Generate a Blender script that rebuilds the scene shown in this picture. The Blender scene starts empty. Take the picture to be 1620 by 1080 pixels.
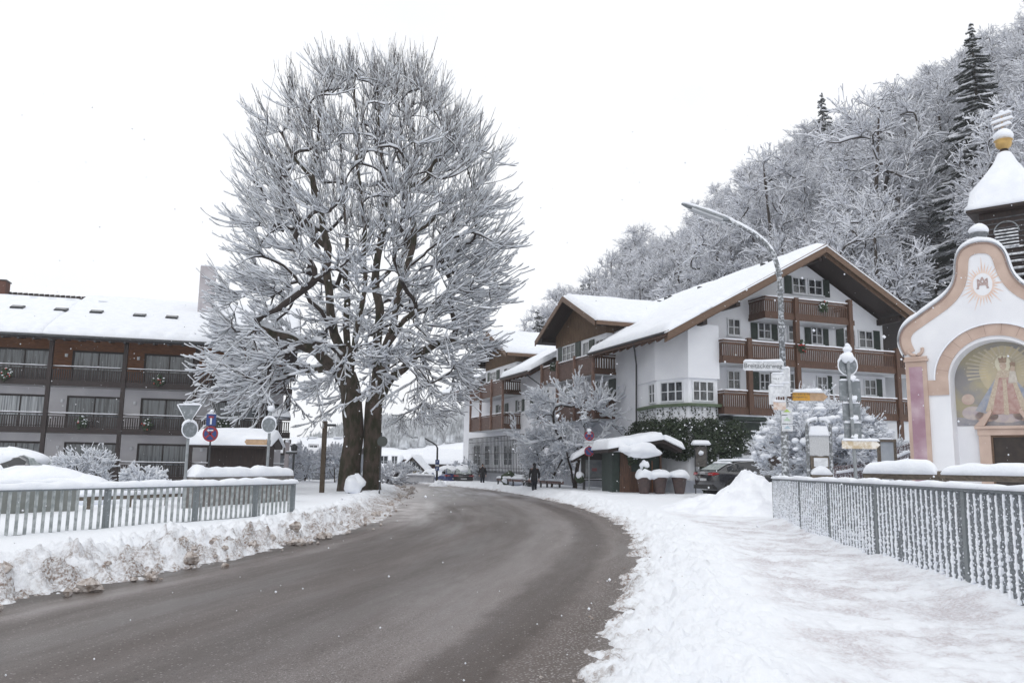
import bpy, bmesh, math, random
import numpy as np
from mathutils import Vector, Matrix
sc = bpy.context.scene
COL = sc.collection
R = math.radians
# ------------------------------------------------------------ camera
FPX, EYE = 1300.0, 1.65
PITCH = math.atan(195.5/FPX); ROLL = R(.85)
cp, sp_ = math.cos(PITCH), math.sin(PITCH); cr, sr_ = math.cos(ROLL), math.sin(ROLL)
F = np.array([0, cp, sp_]); R0 = np.array([1, 0, 0.]); U0 = np.array([0, -sp_, cp])
RT = cr*R0+sr_*U0; UP = -sr_*R0+cr*U0
EYEP = np.array([0, 0, EYE])
cam = bpy.data.cameras.new('camera'); camo = bpy.data.objects.new('camera', cam); COL.objects.link(camo)
cam.sensor_width = 36; cam.lens = 36*FPX/1620; cam.clip_end = 6000; cam.clip_start = .1
M = Matrix.Identity(4)
for i in range(3):
    M[i][0] = RT[i]; M[i][1] = UP[i]; M[i][2] = -F[i]; M[i][3] = EYEP[i]
camo.matrix_world = M
sc.camera = camo
# ------------------------------------------------------------ light
SUN_EL, SUN_AZ = R(50), R(200)
w = bpy.data.worlds.new('World'); sc.world = w; w.use_nodes = True
nt = w.node_tree; nt.nodes.clear()
def wn(t, **k):
    n = nt.nodes.new(t)
    for a, b in k.items(): setattr(n, a, b)
    return n
out = wn('ShaderNodeOutputWorld'); bg1 = wn('ShaderNodeBackground'); bg2 = wn('ShaderNodeBackground'); mix = wn('ShaderNodeMixShader')
sky = wn('ShaderNodeTexSky', sky_type='NISHITA', sun_disc=False, sun_elevation=SUN_EL, sun_rotation=SUN_AZ)
nt.links.new(sky.outputs[0], bg1.inputs[0]); bg1.inputs[1].default_value = .1
tc = wn('ShaderNodeTexCoord'); sep = wn('ShaderNodeSeparateXYZ'); nt.links.new(tc.outputs['Generated'], sep.inputs[0])
mr = wn('ShaderNodeMapRange'); nt.links.new(sep.outputs[2], mr.inputs[0])
mr.inputs[1].default_value = 0; mr.inputs[2].default_value = 1; mr.inputs[3].default_value = 1.10; mr.inputs[4].default_value = 1.24
nz = wn('ShaderNodeTexNoise'); mp = wn('ShaderNodeMapping'); mp.inputs['Scale'].default_value = (1, 1, 2.6)
nt.links.new(tc.outputs['Generated'], mp.inputs[0]); nt.links.new(mp.outputs[0], nz.inputs[0])
nz.inputs['Scale'].default_value = 1.7; nz.inputs['Detail'].default_value = 4; nz.inputs['Roughness'].default_value = .45
cr_ = wn('ShaderNodeValToRGB'); nt.links.new(nz.outputs[0], cr_.inputs[0])
cr_.color_ramp.elements[0].position = .38; cr_.color_ramp.elements[0].color = (.895, .91, .935, 1)
cr_.color_ramp.elements[1].position = .60; cr_.color_ramp.elements[1].color = (1.0, 1.01, 1.025, 1)
nt.links.new(cr_.outputs[0], bg2.inputs[0]); nt.links.new(mr.outputs[0], bg2.inputs[1])
nt.links.new(bg1.outputs[0], mix.inputs[1]); nt.links.new(bg2.outputs[0], mix.inputs[2]); mix.inputs[0].default_value = .96
nt.links.new(mix.outputs[0], out.inputs[0])
sl = bpy.data.lights.new('sun', 'SUN'); sl.energy = .55; sl.angle = R(25); sl.color = (1, .97, .93)
so = bpy.data.objects.new('sun', sl); COL.objects.link(so)
so.rotation_euler = (R(90)-SUN_EL, 0, R(180)-SUN_AZ)
sc.view_settings.view_transform = 'Standard'; sc.view_settings.look = 'None'
sc.cycles.volume_bounces = 3; sc.cycles.diffuse_bounces = 9; sc.cycles.max_bounces = 14
sc.view_settings.exposure = -.05; sc.view_settings.gamma = 1
# ------------------------------------------------------------ pixel helpers (photo pixels 1620x1080)
def ray(px, py):
    return F + RT*((px-810)/FPX) + UP*((540-py)/FPX)
def at(px, py, Y):                      # point on the ray at depth Y
    d = ray(px, py); return EYEP + d*(Y/d[1])
def hit(px, py, P0, N):
    d = ray(px, py); N = np.asarray(N, float)
    return EYEP + d*(np.dot(np.asarray(P0)-EYEP, N)/np.dot(d, N))
def gp(px, py, z=0.): return hit(px, py, (0, 0, z), (0, 0, 1))
def zat(px, py, Y): return at(px, py, Y)[2]
# ------------------------------------------------------------ noise
def _hash(ix, iy, s):
    h = (ix.astype(np.int64)*374761393 + iy.astype(np.int64)*668265263 + s*974634777) & 0xffffffff
    h = ((h ^ (h >> 13))*1274126177) & 0xffffffff
    h = h ^ (h >> 16)
    return (h & 0xffff)/65535.0
def vn(x, y, s=0):
    ix = np.floor(x); iy = np.floor(y); fx = x-ix; fy = y-iy
    fx = fx*fx*fx*(fx*(fx*6-15)+10); fy = fy*fy*fy*(fy*(fy*6-15)+10)
    a = _hash(ix, iy, s); b = _hash(ix+1, iy, s); c = _hash(ix, iy+1, s); d = _hash(ix+1, iy+1, s)
    return (a*(1-fx)+b*fx)*(1-fy)+(c*(1-fx)+d*fx)*fy
def fbm(x, y, o=4, s=0, g=.5):
    t = 0; a = 1; n = 0; x = np.asarray(x, float); y = np.asarray(y, float)
    for i in range(o):
        t = t+a*vn(x, y, s+i*17); n += a; a *= g; x = x*2.03+11.3; y = y*2.03-7.1
    return t/n
def ss(e0, e1, x):
    t = np.clip((x-e0)/(e1-e0), 0, 1); return t*t*(3-2*t)
# ------------------------------------------------------------ materials
MATS = {}
def mat(name, col, rough=.8, col2=None, scale=5, detail=4, bump=0, bscale=None, metal=0, fac=(.35, .65), stretch=None, spec=.5, snow=0, coat=0, emit=None):
    """noise-mixed principled; snow>0 lays snow on faces that look up"""
    if name in MATS: return MATS[name]
    m = bpy.data.materials.new(name); m.use_nodes = True; MATS[name] = m
    t = m.node_tree; b = t.nodes['Principled BSDF']; L = t.links.new
    b.inputs['Roughness'].default_value = rough; b.inputs['Metallic'].default_value = metal
    b.inputs['Specular IOR Level'].default_value = spec
    if coat: b.inputs['Coat Weight'].default_value = coat; b.inputs['Coat Roughness'].default_value = .08
    c = (*col, 1); tcn = t.nodes.new('ShaderNodeTexCoord'); src = tcn.outputs['Object']
    if stretch:
        mpn = t.nodes.new('ShaderNodeMapping'); mpn.inputs['Scale'].default_value = stretch; L(src, mpn.inputs[0]); src = mpn.outputs[0]
    n = t.nodes.new('ShaderNodeTexNoise'); n.inputs['Scale'].default_value = scale; n.inputs['Detail'].default_value = detail; L(src, n.inputs[0])
    col_out = None
    if col2:
        mx = t.nodes.new('ShaderNodeMix'); mx.data_type = 'RGBA'; mrn = t.nodes.new('ShaderNodeMapRange')
        mrn.inputs[1].default_value, mrn.inputs[2].default_value = fac
        L(n.outputs[0], mrn.inputs[0]); L(mrn.outputs[0], mx.inputs[0]); mx.inputs[6].default_value = c; mx.inputs[7].default_value = (*col2, 1)
        col_out = mx.outputs[2]
    if snow:
        g = t.nodes.new('ShaderNodeNewGeometry'); sx = t.nodes.new('ShaderNodeSeparateXYZ'); L(g.outputs['Normal'], sx.inputs[0])
        ad = t.nodes.new('ShaderNodeMath'); ad.operation = 'MULTIPLY_ADD'; L(n.outputs[0], ad.inputs[0]); ad.inputs[1].default_value = .9; L(sx.outputs[2], ad.inputs[2])
        m2 = t.nodes.new('ShaderNodeMapRange'); L(ad.outputs[0], m2.inputs[0]); m2.inputs[1].default_value = 1.15-snow; m2.inputs[2].default_value = 1.3-snow
        mx2 = t.nodes.new('ShaderNodeMix'); mx2.data_type = 'RGBA'; L(m2.outputs[0], mx2.inputs[0])
        if col_out: L(col_out, mx2.inputs[6])
        else: mx2.inputs[6].default_value = c
        mx2.inputs[7].default_value = (.86, .88, .92, 1); col_out = mx2.outputs[2]
    if col_out: L(col_out, b.inputs['Base Color'])
    else: b.inputs['Base Color'].default_value = c
    if bump:
        n2 = n
        if bscale:
            n2 = t.nodes.new('ShaderNodeTexNoise'); n2.inputs['Scale'].default_value = bscale; n2.inputs['Detail'].default_value = 5; L(src, n2.inputs[0])
        bp = t.nodes.new('ShaderNodeBump'); bp.inputs['Strength'].default_value = bump; bp.inputs['Distance'].default_value = .05
        L(n2.outputs[0], bp.inputs['Height']); L(bp.outputs[0], b.inputs['Normal'])
    if emit: b.inputs['Emission Color'].default_value = (*emit, 1); b.inputs['Emission Strength'].default_value = 1
    return m
SNOW = mat('snow', (.86, .885, .93), .75, (.80, .83, .89), 3, 5, .35, 18, spec=.2)
PLAST = mat('plaster', (.83, .845, .88), .9, (.76, .775, .82), .8, 6, .15, 40)
PLAST2 = mat('plaster_dull', (.64, .63, .65), .9, (.54, .53, .56), .8, 6, .1, 40)
PLINTH = mat('plinth_grey', (.30, .31, .34), .9, (.25, .26, .29), 2, 6)
WOOD = mat('wood_brown', (.108, .052, .030), .6, (.058, .028, .017), 6, 6, .3, stretch=(3, 3, .4))
WOODV = mat('wood_verge', (.17, .105, .068), .65, (.11, .066, .043), 4, 6, .2, stretch=(1, 1, 6))
CLAD = mat('wood_cladding', (.20, .125, .072), .7, (.10, .06, .035), 5, 6, .3, stretch=(6, 6, .3))
DWOOD = mat('wood_dark', (.035, .02, .016), .65, (.018, .011, .01), 5, 5, .2, stretch=(4, 4, .5))
RWOOD = mat('wood_red_brown', (.22, .09, .035), .65, (.13, .05, .022), 4, 6, .2, stretch=(1, 1, 8))
GREYWOOD = mat('wood_weathered', (.16, .13, .10), .8, (.09, .075, .06), 6, 6, .3, stretch=(1, 4, 4))
SHUT = mat('shutter_green', (.018, .035, .026), .55, (.010, .022, .017), 6)
WHITE = mat('white_paint', (.72, .74, .77), .5, (.62, .64, .67), 3)
IRON = mat('iron_dark', (.06, .065, .07), .5, (.04, .04, .045), 9, metal=.3)
GREYM = mat('galvanised', (.30, .32, .34), .5, (.22, .24, .25), 8, metal=.4)
SIGNBACK = mat('sign_back', (.17, .19, .205), .5, (.36, .38, .41), 9, 6, fac=(.5, .8), metal=.1)
FROST = mat('frosted_steel', (.23, .25, .27), .6, (.78, .80, .84), 22, 6, .5, 30, fac=(.46, .60))
POSTM = mat('fence_post_grey', (.17, .19, .20), .5, (.5, .53, .56), 14, 6, .2, fac=(.62, .78))
TILE = mat('roof_tile', (.06, .045, .045), .8, (.03, .024, .025), 12, 5, .6)
RED = mat('sign_red', (.33, .02, .03), .45, (.24, .02, .03), 8)
BLUE = mat('sign_blue', (.012, .045, .20), .45, (.02, .05, .17), 8)
YELLOW = mat('sign_yellow', (.62, .33, .04), .5, (.55, .28, .04), 8)
TAN = mat('sign_tan', (.50, .34, .21), .7, (.40, .27, .17), 8)
BLACKT = mat('lettering', (.04, .045, .05), .6, (.12, .13, .14), 20)
COPPER = mat('green_copper', (.10, .14, .08), .6, (.06, .09, .05), 5)
STONE = mat('stone', (.2, .19, .18), .85, (.12, .11, .105), 6, 5, .4)
CURT2 = None
def glassmat(name, base, c2, scale, stretch, rough=.12):
    return mat(name, base, rough, c2, scale, 5, stretch=stretch, fac=(.42, .62), spec=.8)
GLASS = glassmat('window_glass', (.015, .018, .022), (.09, .10, .11), 2.2, (3, 3, .8))
CURT = glassmat('curtained_glass', (.17, .19, .205), (.035, .042, .048), 1.7, (7, 7, .35))
CURT2 = glassmat('white_curtain_glass', (.50, .53, .56), (.16, .18, .20), 1.3, (8, 8, .3))
# ------------------------------------------------------------ mesh builder
def mesh_np(name, V, Fq, m, parent=None, smooth=False, attrs=None, uv=None):
    V = np.asarray(V, np.float32); Fq = np.asarray(Fq, np.int32); k = Fq.shape[1]
    me = bpy.data.meshes.new(name)
    me.vertices.add(len(V)); me.vertices.foreach_set('co', V.ravel())
    me.loops.add(Fq.size); me.loops.foreach_set('vertex_index', Fq.ravel())
    me.polygons.add(len(Fq)); me.polygons.foreach_set('loop_start', np.arange(0, Fq.size, k, dtype=np.int32))
    me.polygons.foreach_set('loop_total', np.full(len(Fq), k, np.int32))
    if smooth: me.polygons.foreach_set('use_smooth', np.ones(len(Fq), bool))
    if attrs:
        for an, av in attrs.items():
            a = me.attributes.new(an, 'FLOAT', 'POINT'); a.data.foreach_set('value', np.asarray(av, np.float32))
    if uv is not None:
        u = me.uv_layers.new(name='UVMap'); u.data.foreach_set('uv', np.asarray(uv, np.float32)[Fq.ravel()].ravel())
    me.update(calc_edges=True)
    me.materials.append(m)
    o = bpy.data.objects.new(name, me); COL.objects.link(o)
    if parent: o.parent = parent
    return o
class MB:
    def __init__(s): s.v = []; s.f = []
    def add(s, vs, fs):
        b = len(s.v); s.v += [tuple(map(float, x)) for x in vs]; s.f += [tuple(b+i for i in q) for q in fs]; return s
    def obox(s, c, ax, ay, az):
        c, ax, ay, az = [np.asarray(q, float) for q in (c, ax, ay, az)]
        vs = [c+i*ax+j*ay+k*az for k in (-1, 1) for j in (-1, 1) for i in (-1, 1)]
        fs = [(0, 2, 3, 1), (4, 5, 7, 6), (0, 1, 5, 4), (2, 6, 7, 3), (0, 4, 6, 2), (1, 3, 7, 5)]
        if np.dot(np.cross(ax, ay), az) < 0: fs = [q[::-1] for q in fs]
        return s.add(vs, fs)
    def box(s, x0, x1, y0, y1, z0, z1):
        return s.obox(((x0+x1)/2, (y0+y1)/2, (z0+z1)/2), ((x1-x0)/2, 0, 0), (0, (y1-y0)/2, 0), (0, 0, (z1-z0)/2))
    def beam(s, p0, p1, w, h, up=(0, 0, 1)):
        p0 = np.asarray(p0, float); p1 = np.asarray(p1, float); d = p1-p0; up = np.asarray(up, float)
        r = np.cross(d, up); r = r/np.linalg.norm(r); u = np.cross(r, d); u = u/np.linalg.norm(u)
        return s.obox((p0+p1)/2, d/2, r*w/2, u*h/2)
    def prism(s, poly, ext):
        poly = [np.asarray(p, float) for p in poly]; e = np.asarray(ext, float); n = len(poly)
        nn = sum((np.cross(poly[i]-poly[0], poly[(i+1) % n]-poly[0]) for i in range(n)), np.zeros(3))
        if np.dot(nn, e) > 0: poly = poly[::-1]
        vs = poly+[p+e for p in poly]
        fs = [tuple(range(n)), tuple(range(2*n-1, n-1, -1))]+[(i, i+n, (i+1) % n+n, (i+1) % n) for i in range(n)]
        return s.add(vs, fs)
    def tube(s, pts, rad, n=8, cap=True):
        pts = [np.asarray(p, float) for p in pts]
        if not hasattr(rad, '__len__'): rad = [rad]*len(pts)
        rings = []
        ref = None
        for i, p in enumerate(pts):
            d = pts[min(i+1, len(pts)-1)]-pts[max(i-1, 0)]; d = d/(np.linalg.norm(d)+1e-9)
            if ref is None: ref = np.array([1, 0, 0]) if abs(d[0]) < .8 else np.array([0, 1, 0])
            a = np.cross(d, ref); a /= np.linalg.norm(a)+1e-9; b = np.cross(d, a); ref = -b if False else ref
            rings.append([p+rad[i]*(math.cos(2*math.pi*k/n)*a+math.sin(2*math.pi*k/n)*b) for k in range(n)])
        vs = [q for r_ in rings for q in r_]; m_ = len(pts)
        fs = [(i*n+k, i*n+(k+1) % n, (i+1)*n+(k+1) % n, (i+1)*n+k) for i in range(m_-1) for k in range(n)]
        if cap: fs += [tuple(range(n-1, -1, -1)), tuple((m_-1)*n+k for k in range(n))]
        return s.add(vs, fs)
    def cyl(s, p0, p1, r0, r1=None, n=12): return s.tube([p0, p1], [r0, r0 if r1 is None else r1], n)
    def lathe(s, c, prof, n=16):
        c = np.asarray(c, float)
        vs = [c+np.array([r*math.cos(2*math.pi*k/n), r*math.sin(2*math.pi*k/n), z]) for r, z in prof for k in range(n)]; m_ = len(prof)
        fs = [(i*n+k, i*n+(k+1) % n, (i+1)*n+(k+1) % n, (i+1)*n+k) for i in range(m_-1) for k in range(n)]
        fs += [tuple(range(n-1, -1, -1)), tuple((m_-1)*n+k for k in range(n))]
        return s.add(vs, fs)
    def lump(s, c, rx, ry, rz, seed=0, amp=.15, nu=12, nv=8):
        rg = random.Random(seed); ph = [rg.uniform(0, 6.3) for _ in range(6)]; vs = []
        for j in range(nv+1):
            th = math.pi*j/nv
            for i in range(nu):
                a = 2*math.pi*i/nu
                k = 1+amp*(math.sin(2*a+ph[0]+th)+math.sin(3*a+ph[1]-2*th)*.6+math.sin(5*th+ph[2]+a)*.5)
                vs.append((c[0]+rx*k*math.sin(th)*math.cos(a), c[1]+ry*k*math.sin(th)*math.sin(a), c[2]-rz*k*math.cos(th)))
        return s.add(vs, [(j*nu+i, j*nu+(i+1) % nu, (j+1)*nu+(i+1) % nu, (j+1)*nu+i) for j in range(nv) for i in range(nu)])
    def cap(s, p0, p1, w, h, seed=0, step=.15, amp=.25):
        """snow lying along a rail: rounded, uneven top"""
        p0 = np.asarray(p0, float); p1 = np.asarray(p1, float); L = np.linalg.norm(p1-p0); n = max(3, min(240, int(L/step)))
        d = (p1-p0)/L; r = np.cross(d, (0, 0, 1)); r /= np.linalg.norm(r); K = 7; vs = []
        for i in range(n+1):
            t = i/n; e = min(1, (min(t, 1-t)*L/(w*.8+1e-6))); e = math.sqrt(max(0.02, 1-(1-e)**2))
            nzv = float(fbm(t*L/.5+seed*7.7, seed*1.3, 3)); nz2 = float(fbm(t*L/.4+seed*3.1, 9+seed, 2))
            hh = h*e*(1+amp*(nzv*2-1)*1.6); ww = w/2*(1+amp*.6*(nz2*2-1))*(.6+.4*e)
            p = p0+(p1-p0)*t
            for k in range(K):
                a = math.pi*k/(K-1)
                vs.append(p+r*ww*math.cos(a)+np.array([0, 0, hh*abs(math.sin(a))**.6-(.012 if k in (0, K-1) else 0)]))
        fs = [(i*K+k, i*K+(k+1) % K, (i+1)*K+(k+1) % K, (i+1)*K+k) for i in range(n) for k in range(K)]
        fs += [tuple(range(K-1, -1, -1)), tuple(n*K+k for k in range(K))]
        return s.add(vs, fs)
    def slab(s, c4, th, nx, ny, seed=0, amp=.25, edge=.35, under=.02, scallop=None):
        """snow slab on the quad c4 (bl, br, tr, tl), thickness th, rounded borders"""
        c4 = [np.asarray(p, float) for p in c4]; vs = []; fs = []
        n = np.cross(c4[1]-c4[0], c4[3]-c4[0]); n /= np.linalg.norm(n)
        if n[2] < 0: n = -n
        Lx = np.linalg.norm(c4[1]-c4[0]); Ly = np.linalg.norm(c4[3]-c4[0])
        for top in (1, 0):
            for j in range(ny+1):
                v = j/ny; v = v if not top else v
                for i in range(nx+1):
                    u = i/nx
                    p = (c4[0]*(1-u)+c4[1]*u)*(1-v)+(c4[3]*(1-u)+c4[2]*u)*v
                    if top:
                        dd = min(u, 1-u)*Lx; de = min(v, 1-v)*Ly; e = min(1, min(dd, de)/edge); e = math.sqrt(max(0, 1-(1-e)**2))
                        nn_ = float(fbm(u*Lx*.6+seed*5, v*Ly*.6+seed, 4))-.5
                        f_ = e*(1+amp*2*nn_)
                        if scallop and v < .5:
                            sc_ = abs(math.sin(math.pi*(u*Lx)/scallop))**.8; f_ *= 1-(1-sc_)*max(0, 1-v*Ly/1.2)*.9
                        hv = th*f_+.03
                        p = p+np.array([0, 0, hv])
                    else: p = p-n*under
                    vs.append(p)
        W = nx+1; B = (nx+1)*(ny+1)
        flip = np.cross(c4[1]-c4[0], c4[3]-c4[0])[2] < 0
        for j in range(ny):
            for i in range(nx):
                a = j*W+i; q = (a, a+1, a+W+1, a+W); fs.append(q if not flip else q[::-1]); q2 = tuple(B+x for x in q); fs.append(q2[::-1] if not flip else q2)
        rim = [i for i in range(nx+1)]+[j*W+nx for j in range(1, ny+1)]+[ny*W+i for i in range(nx-1, -1, -1)]+[j*W for j in range(ny-1, 0, -1)]
        for k in range(len(rim)):
            a, b = rim[k], rim[(k+1) % len(rim)]; q = (a, B+a, B+b, b); fs.append(q if not flip else q[::-1])
        return s.add(vs, fs)
    def build(s, name, m, parent=None, smooth=False, loc=None):
        me = bpy.data.meshes.new(name); me.from_pydata(s.v, [], s.f); me.update()
        if smooth: me.polygons.foreach_set('use_smooth', [True]*len(me.polygons))
        me.materials.append(m)
        o = bpy.data.objects.new(name, me); COL.objects.link(o)
        if parent: o.parent = parent
        if loc is not None: o.location = loc
        return o
def tag(o, label=None, cat=None, group=None, kind=None):
    if label: o['label'] = label
    if cat: o['category'] = cat
    if group: o['group'] = group
    if kind: o['kind'] = kind
    return o
def thing(name, label, cat, loc=(0, 0, 0), rz=0, group=None, kind=None):
    o = bpy.data.objects.new(name, None); COL.objects.link(o); o.empty_display_size = .3
    o.location = loc; o.rotation_euler = (0, 0, rz); return tag(o, label, cat, group, kind)
def text_mesh(name, txt, size, m, parent, loc, rot, ext=.004, align='CENTER'):
    c = bpy.data.curves.new('t', 'FONT'); c.body = txt; c.size = size; c.extrude = ext; c.align_x = align; c.align_y = 'CENTER'
    o = bpy.data.objects.new('t', c); COL.objects.link(o); dg = bpy.context.evaluated_depsgraph_get()
    me = bpy.data.meshes.new_from_object(o.evaluated_get(dg)); bpy.data.objects.remove(o)
    me.name = name; me.materials.clear(); me.materials.append(m)
    o = bpy.data.objects.new(name, me); COL.objects.link(o); o.parent = parent; o.location = loc; o.rotation_euler = rot; return o
def children(o): return [c for c in COL.objects if c.parent == o]
KIDS = None
def copy_tree(o, loc=None, rz=None, scale=None):
    c = o.copy(); COL.objects.link(c)
    if loc is not None: c.location = loc
    if rz is not None: c.rotation_euler = (0, 0, rz)
    if scale is not None: c.scale = scale if hasattr(scale, '__len__') else (scale,)*3
    for ch in o.children:
        d = ch.copy(); COL.objects.link(d); d.parent = c
        for g in ch.children:
            e = g.copy(); COL.objects.link(e); e.parent = d
    return c
# ------------------------------------------------------------ terrain
ROADL = [(-9.5, -12), (-7.6, 0), (-6.3, 6), gp(0, 955)[:2], gp(150, 930)[:2], gp(300, 900)[:2], gp(420, 874)[:2], gp(520, 850)[:2], gp(585, 832)[:2], gp(612, 818)[:2], gp(622, 806)[:2], gp(636, 793)[:2], gp(652, 780)[:2], gp(655, 772)[:2], (-8.6, 62), (-14, 69), (-24, 74), (-45, 80)]
ROADR = [(-3.0, -12), (-1.1, 0), (-.2, 4), gp(880, 1080)[:2], gp(925, 1020)[:2], gp(955, 975)[:2], gp(983, 920)[:2], gp(998, 875)[:2], gp(992, 845)[:2], gp(965, 822)[:2], gp(925, 806)[:2], gp(868, 791)[:2], gp(800, 778.5)[:2], gp(745, 771)[:2], (-6.5, 69), (-14, 75.5), (-24, 81), (-45, 87)]
ROADL = np.array([tuple(p) for p in ROADL], float); ROADR = np.array([tuple(p) for p in ROADR], float)
def resample(P, n):
    P = np.asarray(P, float)
    for _ in range(2):   # Chaikin
        Q = [P[0]]
        for a, b in zip(P[:-1], P[1:]): Q += [a*.75+b*.25, a*.25+b*.75]
        Q.append(P[-1]); P = np.array(Q)
    s = np.r_[0, np.cumsum(np.linalg.norm(np.diff(P, axis=0), axis=1))]
    t = np.linspace(0, s[-1], n); return np.c_[np.interp(t, s, P[:, 0]), np.interp(t, s, P[:, 1])]
RL, RR = resample(ROADL, 90), resample(ROADR, 90)
POLY = np.r_[RL, RR[::-1]]
def seg_dist(x, y, P):
    d = np.full(x.shape, 1e9)
    for a, b in zip(P[:-1], P[1:]):
        v = b-a; L2 = v @ v+1e-12; t = np.clip(((x-a[0])*v[0]+(y-a[1])*v[1])/L2, 0, 1)
        d = np.minimum(d, (x-a[0]-t*v[0])**2+(y-a[1]-t*v[1])**2)
    return np.sqrt(d)
def inside(x, y, P):
    c = np.zeros(x.shape, bool); n = len(P)
    for i in range(n):
        a, b = P[i], P[(i+1) % n]
        if a[1] == b[1]: continue
        k = ((a[1] > y) != (b[1] > y)) & (x < (b[0]-a[0])*(y-a[1])/(b[1]-a[1])+a[0]); c ^= k
    return c
HU, HV = -42., (.75, .30)
SIL = [(-900, 700), (600, 715), (735, 690), (800, 610), (860, 470), (945, 415), (1045, 285), (1100, 250), (1160, 222), (1270, 155), (1340, 105), (1430, 90), (1500, 45), (1580, 5), (1700, -60), (2400, -120)]
def sil_tan(k):    # elevation tangent (per metre of depth) of the wood's skyline at lateral ratio k
    px = 810+np.asarray(k)*FPX; y = np.interp(px, [a for a, b in SIL], [b for a, b in SIL]); return (735+.0148*(px-810)-y)/FPX*1.02
def hill_h(x, y):
    h = HV[0]*x+HV[1]*y+HU; h = np.where(h > 0, h, 0)*ss(40, 62, y); h = h*ss(0, 12, h+4)
    h = 210*(1-np.exp(-h/210.)) if True else h
    h = np.minimum(h, np.clip(sil_tan(x/np.maximum(y, 1))*y*.97-17, 0, 200))
    h = h+3*(fbm(x/17., y/17., 3, 5)-.5)*ss(0, 10, h)
    return h
def ground_h(x, y, fine=True):
    x = np.asarray(x, float); y = np.asarray(y, float)
    dl = seg_dist(x, y, RL); dr = seg_dist(x, y, RR); ins = inside(x, y, POLY)
    d = np.minimum(dl, dr); right = dr < dl
    sd = np.where(ins, -d, d)+np.where(right, .16+(fbm(x/.35, y/.35, 4, 3, .6)-.5)*.34, (fbm(x/.5, y/.5, 3, 3)-.5)*.5)*ss(60, 10, y)   # ragged edge
    # base plateau
    base = np.where(right, .24, .26)+.12*ss(30, 42, y)*ss(0, 4, x)
    lump = fbm(x/.9, y/.9, 4, 21)-.5; chunk = fbm(x/.22, y/.22, 4, 31, .6)-.5; mid = fbm(x/.45, y/.45, 3, 33, .55)-.5
    rid = 1-np.abs(2*fbm(x/.30, y/.30, 3, 51)-1)
    h = -.07+np.clip(sd, 0, None)*0+(base+.07)*ss(-.05, np.where(right, 1.9, 2.1), sd)
    bankL = np.exp(-((sd-1.15)/.75)**2)*.15*(~right)*ss(80, 20, y)
    bankR = np.exp(-((sd-1.3)/.7)**2)*.06*right
    h = h+bankL+bankR
    rough = np.exp(-((sd-.9)/1.0)**2)*ss(-.05, .3, sd)
    rough = np.where(right, rough*.8, rough)
    h = h+rough*(.30*chunk+.24*mid+.22*lump+.10*(rid-.6))
    cell = fbm(x/.10, y/.10, 2, 133, .5)-.5; c2_ = np.clip(fbm(x/.17, y/.17, 2, 143)-.5, 0, 1)
    h = h+np.clip(rough, 0, 1)*np.where(right, .55, 1)*(.20*cell+.42*c2_)*ss(42, 25, y)
    off = ss(.0, 1.2, sd)
    h = h+off*(.10*(fbm(x/2.2, y/2.2, 3, 41)-.5)+.02*(fbm(x/.3, y/.3, 2, 45)-.5))
    # trampled path on the right, between road edge and fence
    path = right*ss(1.6, 2.6, sd)*ss(1.0, .4, np.abs(sd-3.1)-.6)*ss(30, 20, y)
    h = h-path*(.05+.07*np.clip(fbm(x/.20, y/.20, 2, 77)-.52, 0, 1)*2+.03*(fbm(x/.09, y/.09, 2, 78)-.5))
    drift = right*ss(3.6, 4.6, sd)*ss(26, 22, y)*.10*(1+1.5*(fbm(x/.8, y/.8, 2, 81)-.5))
    h = h+drift
    # far slush off the road on the inner left corner
    dirt = np.where(right, np.exp(-((sd-.10)/.42)**2)*1.0+np.exp(-((sd-.9)/.8)**2)*.16, np.exp(-((sd-.25)/.65)**2)*.75+.40*np.exp(-((sd-1.0)/.6)**2))
    dirt = dirt*(.42+2.0*np.clip(fbm(x/.45, y/.45, 5, 61, .62)-.36, 0, 1)+1.4*np.clip(cell, 0, 1))
    slush = ((~right) & (y > 24) & (y < 60))*ss(1.6, .3, sd); h = h*(1-.85*slush); h = np.where(ins & (sd < 0), -.07, h)
    hh = hill_h(x, y)
    return h+hh, np.clip(dirt+.5*slush*(fbm(x/.4, y/.4, 3, 91)), 0, 1), path
def gz(x, y): return float(ground_h(np.array([x]), np.array([y]))[0][0])
ang = np.r_[np.linspace(-180, -47, 40)[:-1], np.linspace(-47, 44, 860), np.linspace(44, 180, 40)[1:]]
rr = np.r_[np.geomspace(.8, 5.5, 24)[:-1], np.geomspace(5.5, 42, 560)[:-1], np.geomspace(42, 260, 130)[:-1], np.geomspace(260, 715, 20)]
A, RRm = np.meshgrid(R(1)*ang, rr); X = np.clip(RRm*np.sin(A), -515, 515); Y = np.clip(RRm*np.cos(A), -58, 715)
Z, D, PATH = ground_h(X, Y)
Z = np.where(RRm > 260, np.minimum(Z, 70), Z)
nr, na = X.shape; idx = np.arange(nr*na).reshape(nr, na)
FQ = np.stack([idx[:-1, :-1], idx[:-1, 1:], idx[1:, 1:], idx[1:, :-1]], -1).reshape(-1, 4)[:, ::-1]
gm = bpy.data.materials.new('snow_ground'); gm.use_nodes = True; t = gm.node_tree; b = t.nodes['Principled BSDF']; L = t.links.new
def N(t, ty, **k):
    n = t.nodes.new(ty)
    for a, v in k.items():
        if a.startswith('i_'): n.inputs[a[2:].replace('_', ' ')].default_value = v
        else: setattr(n, a, v)
    return n
def mixc(t, fac, a, b_):
    m_ = t.nodes.new('ShaderNodeMix'); m_.data_type = 'RGBA'
    for s_, v in ((0, fac), (6, a), (7, b_)):
        if hasattr(v, 'links') or isinstance(v, bpy.types.NodeSocket): t.links.new(v, m_.inputs[s_])
        else: m_.inputs[s_].default_value = v if s_ == 0 else (*v, 1)
    return m_.outputs[2]
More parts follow.
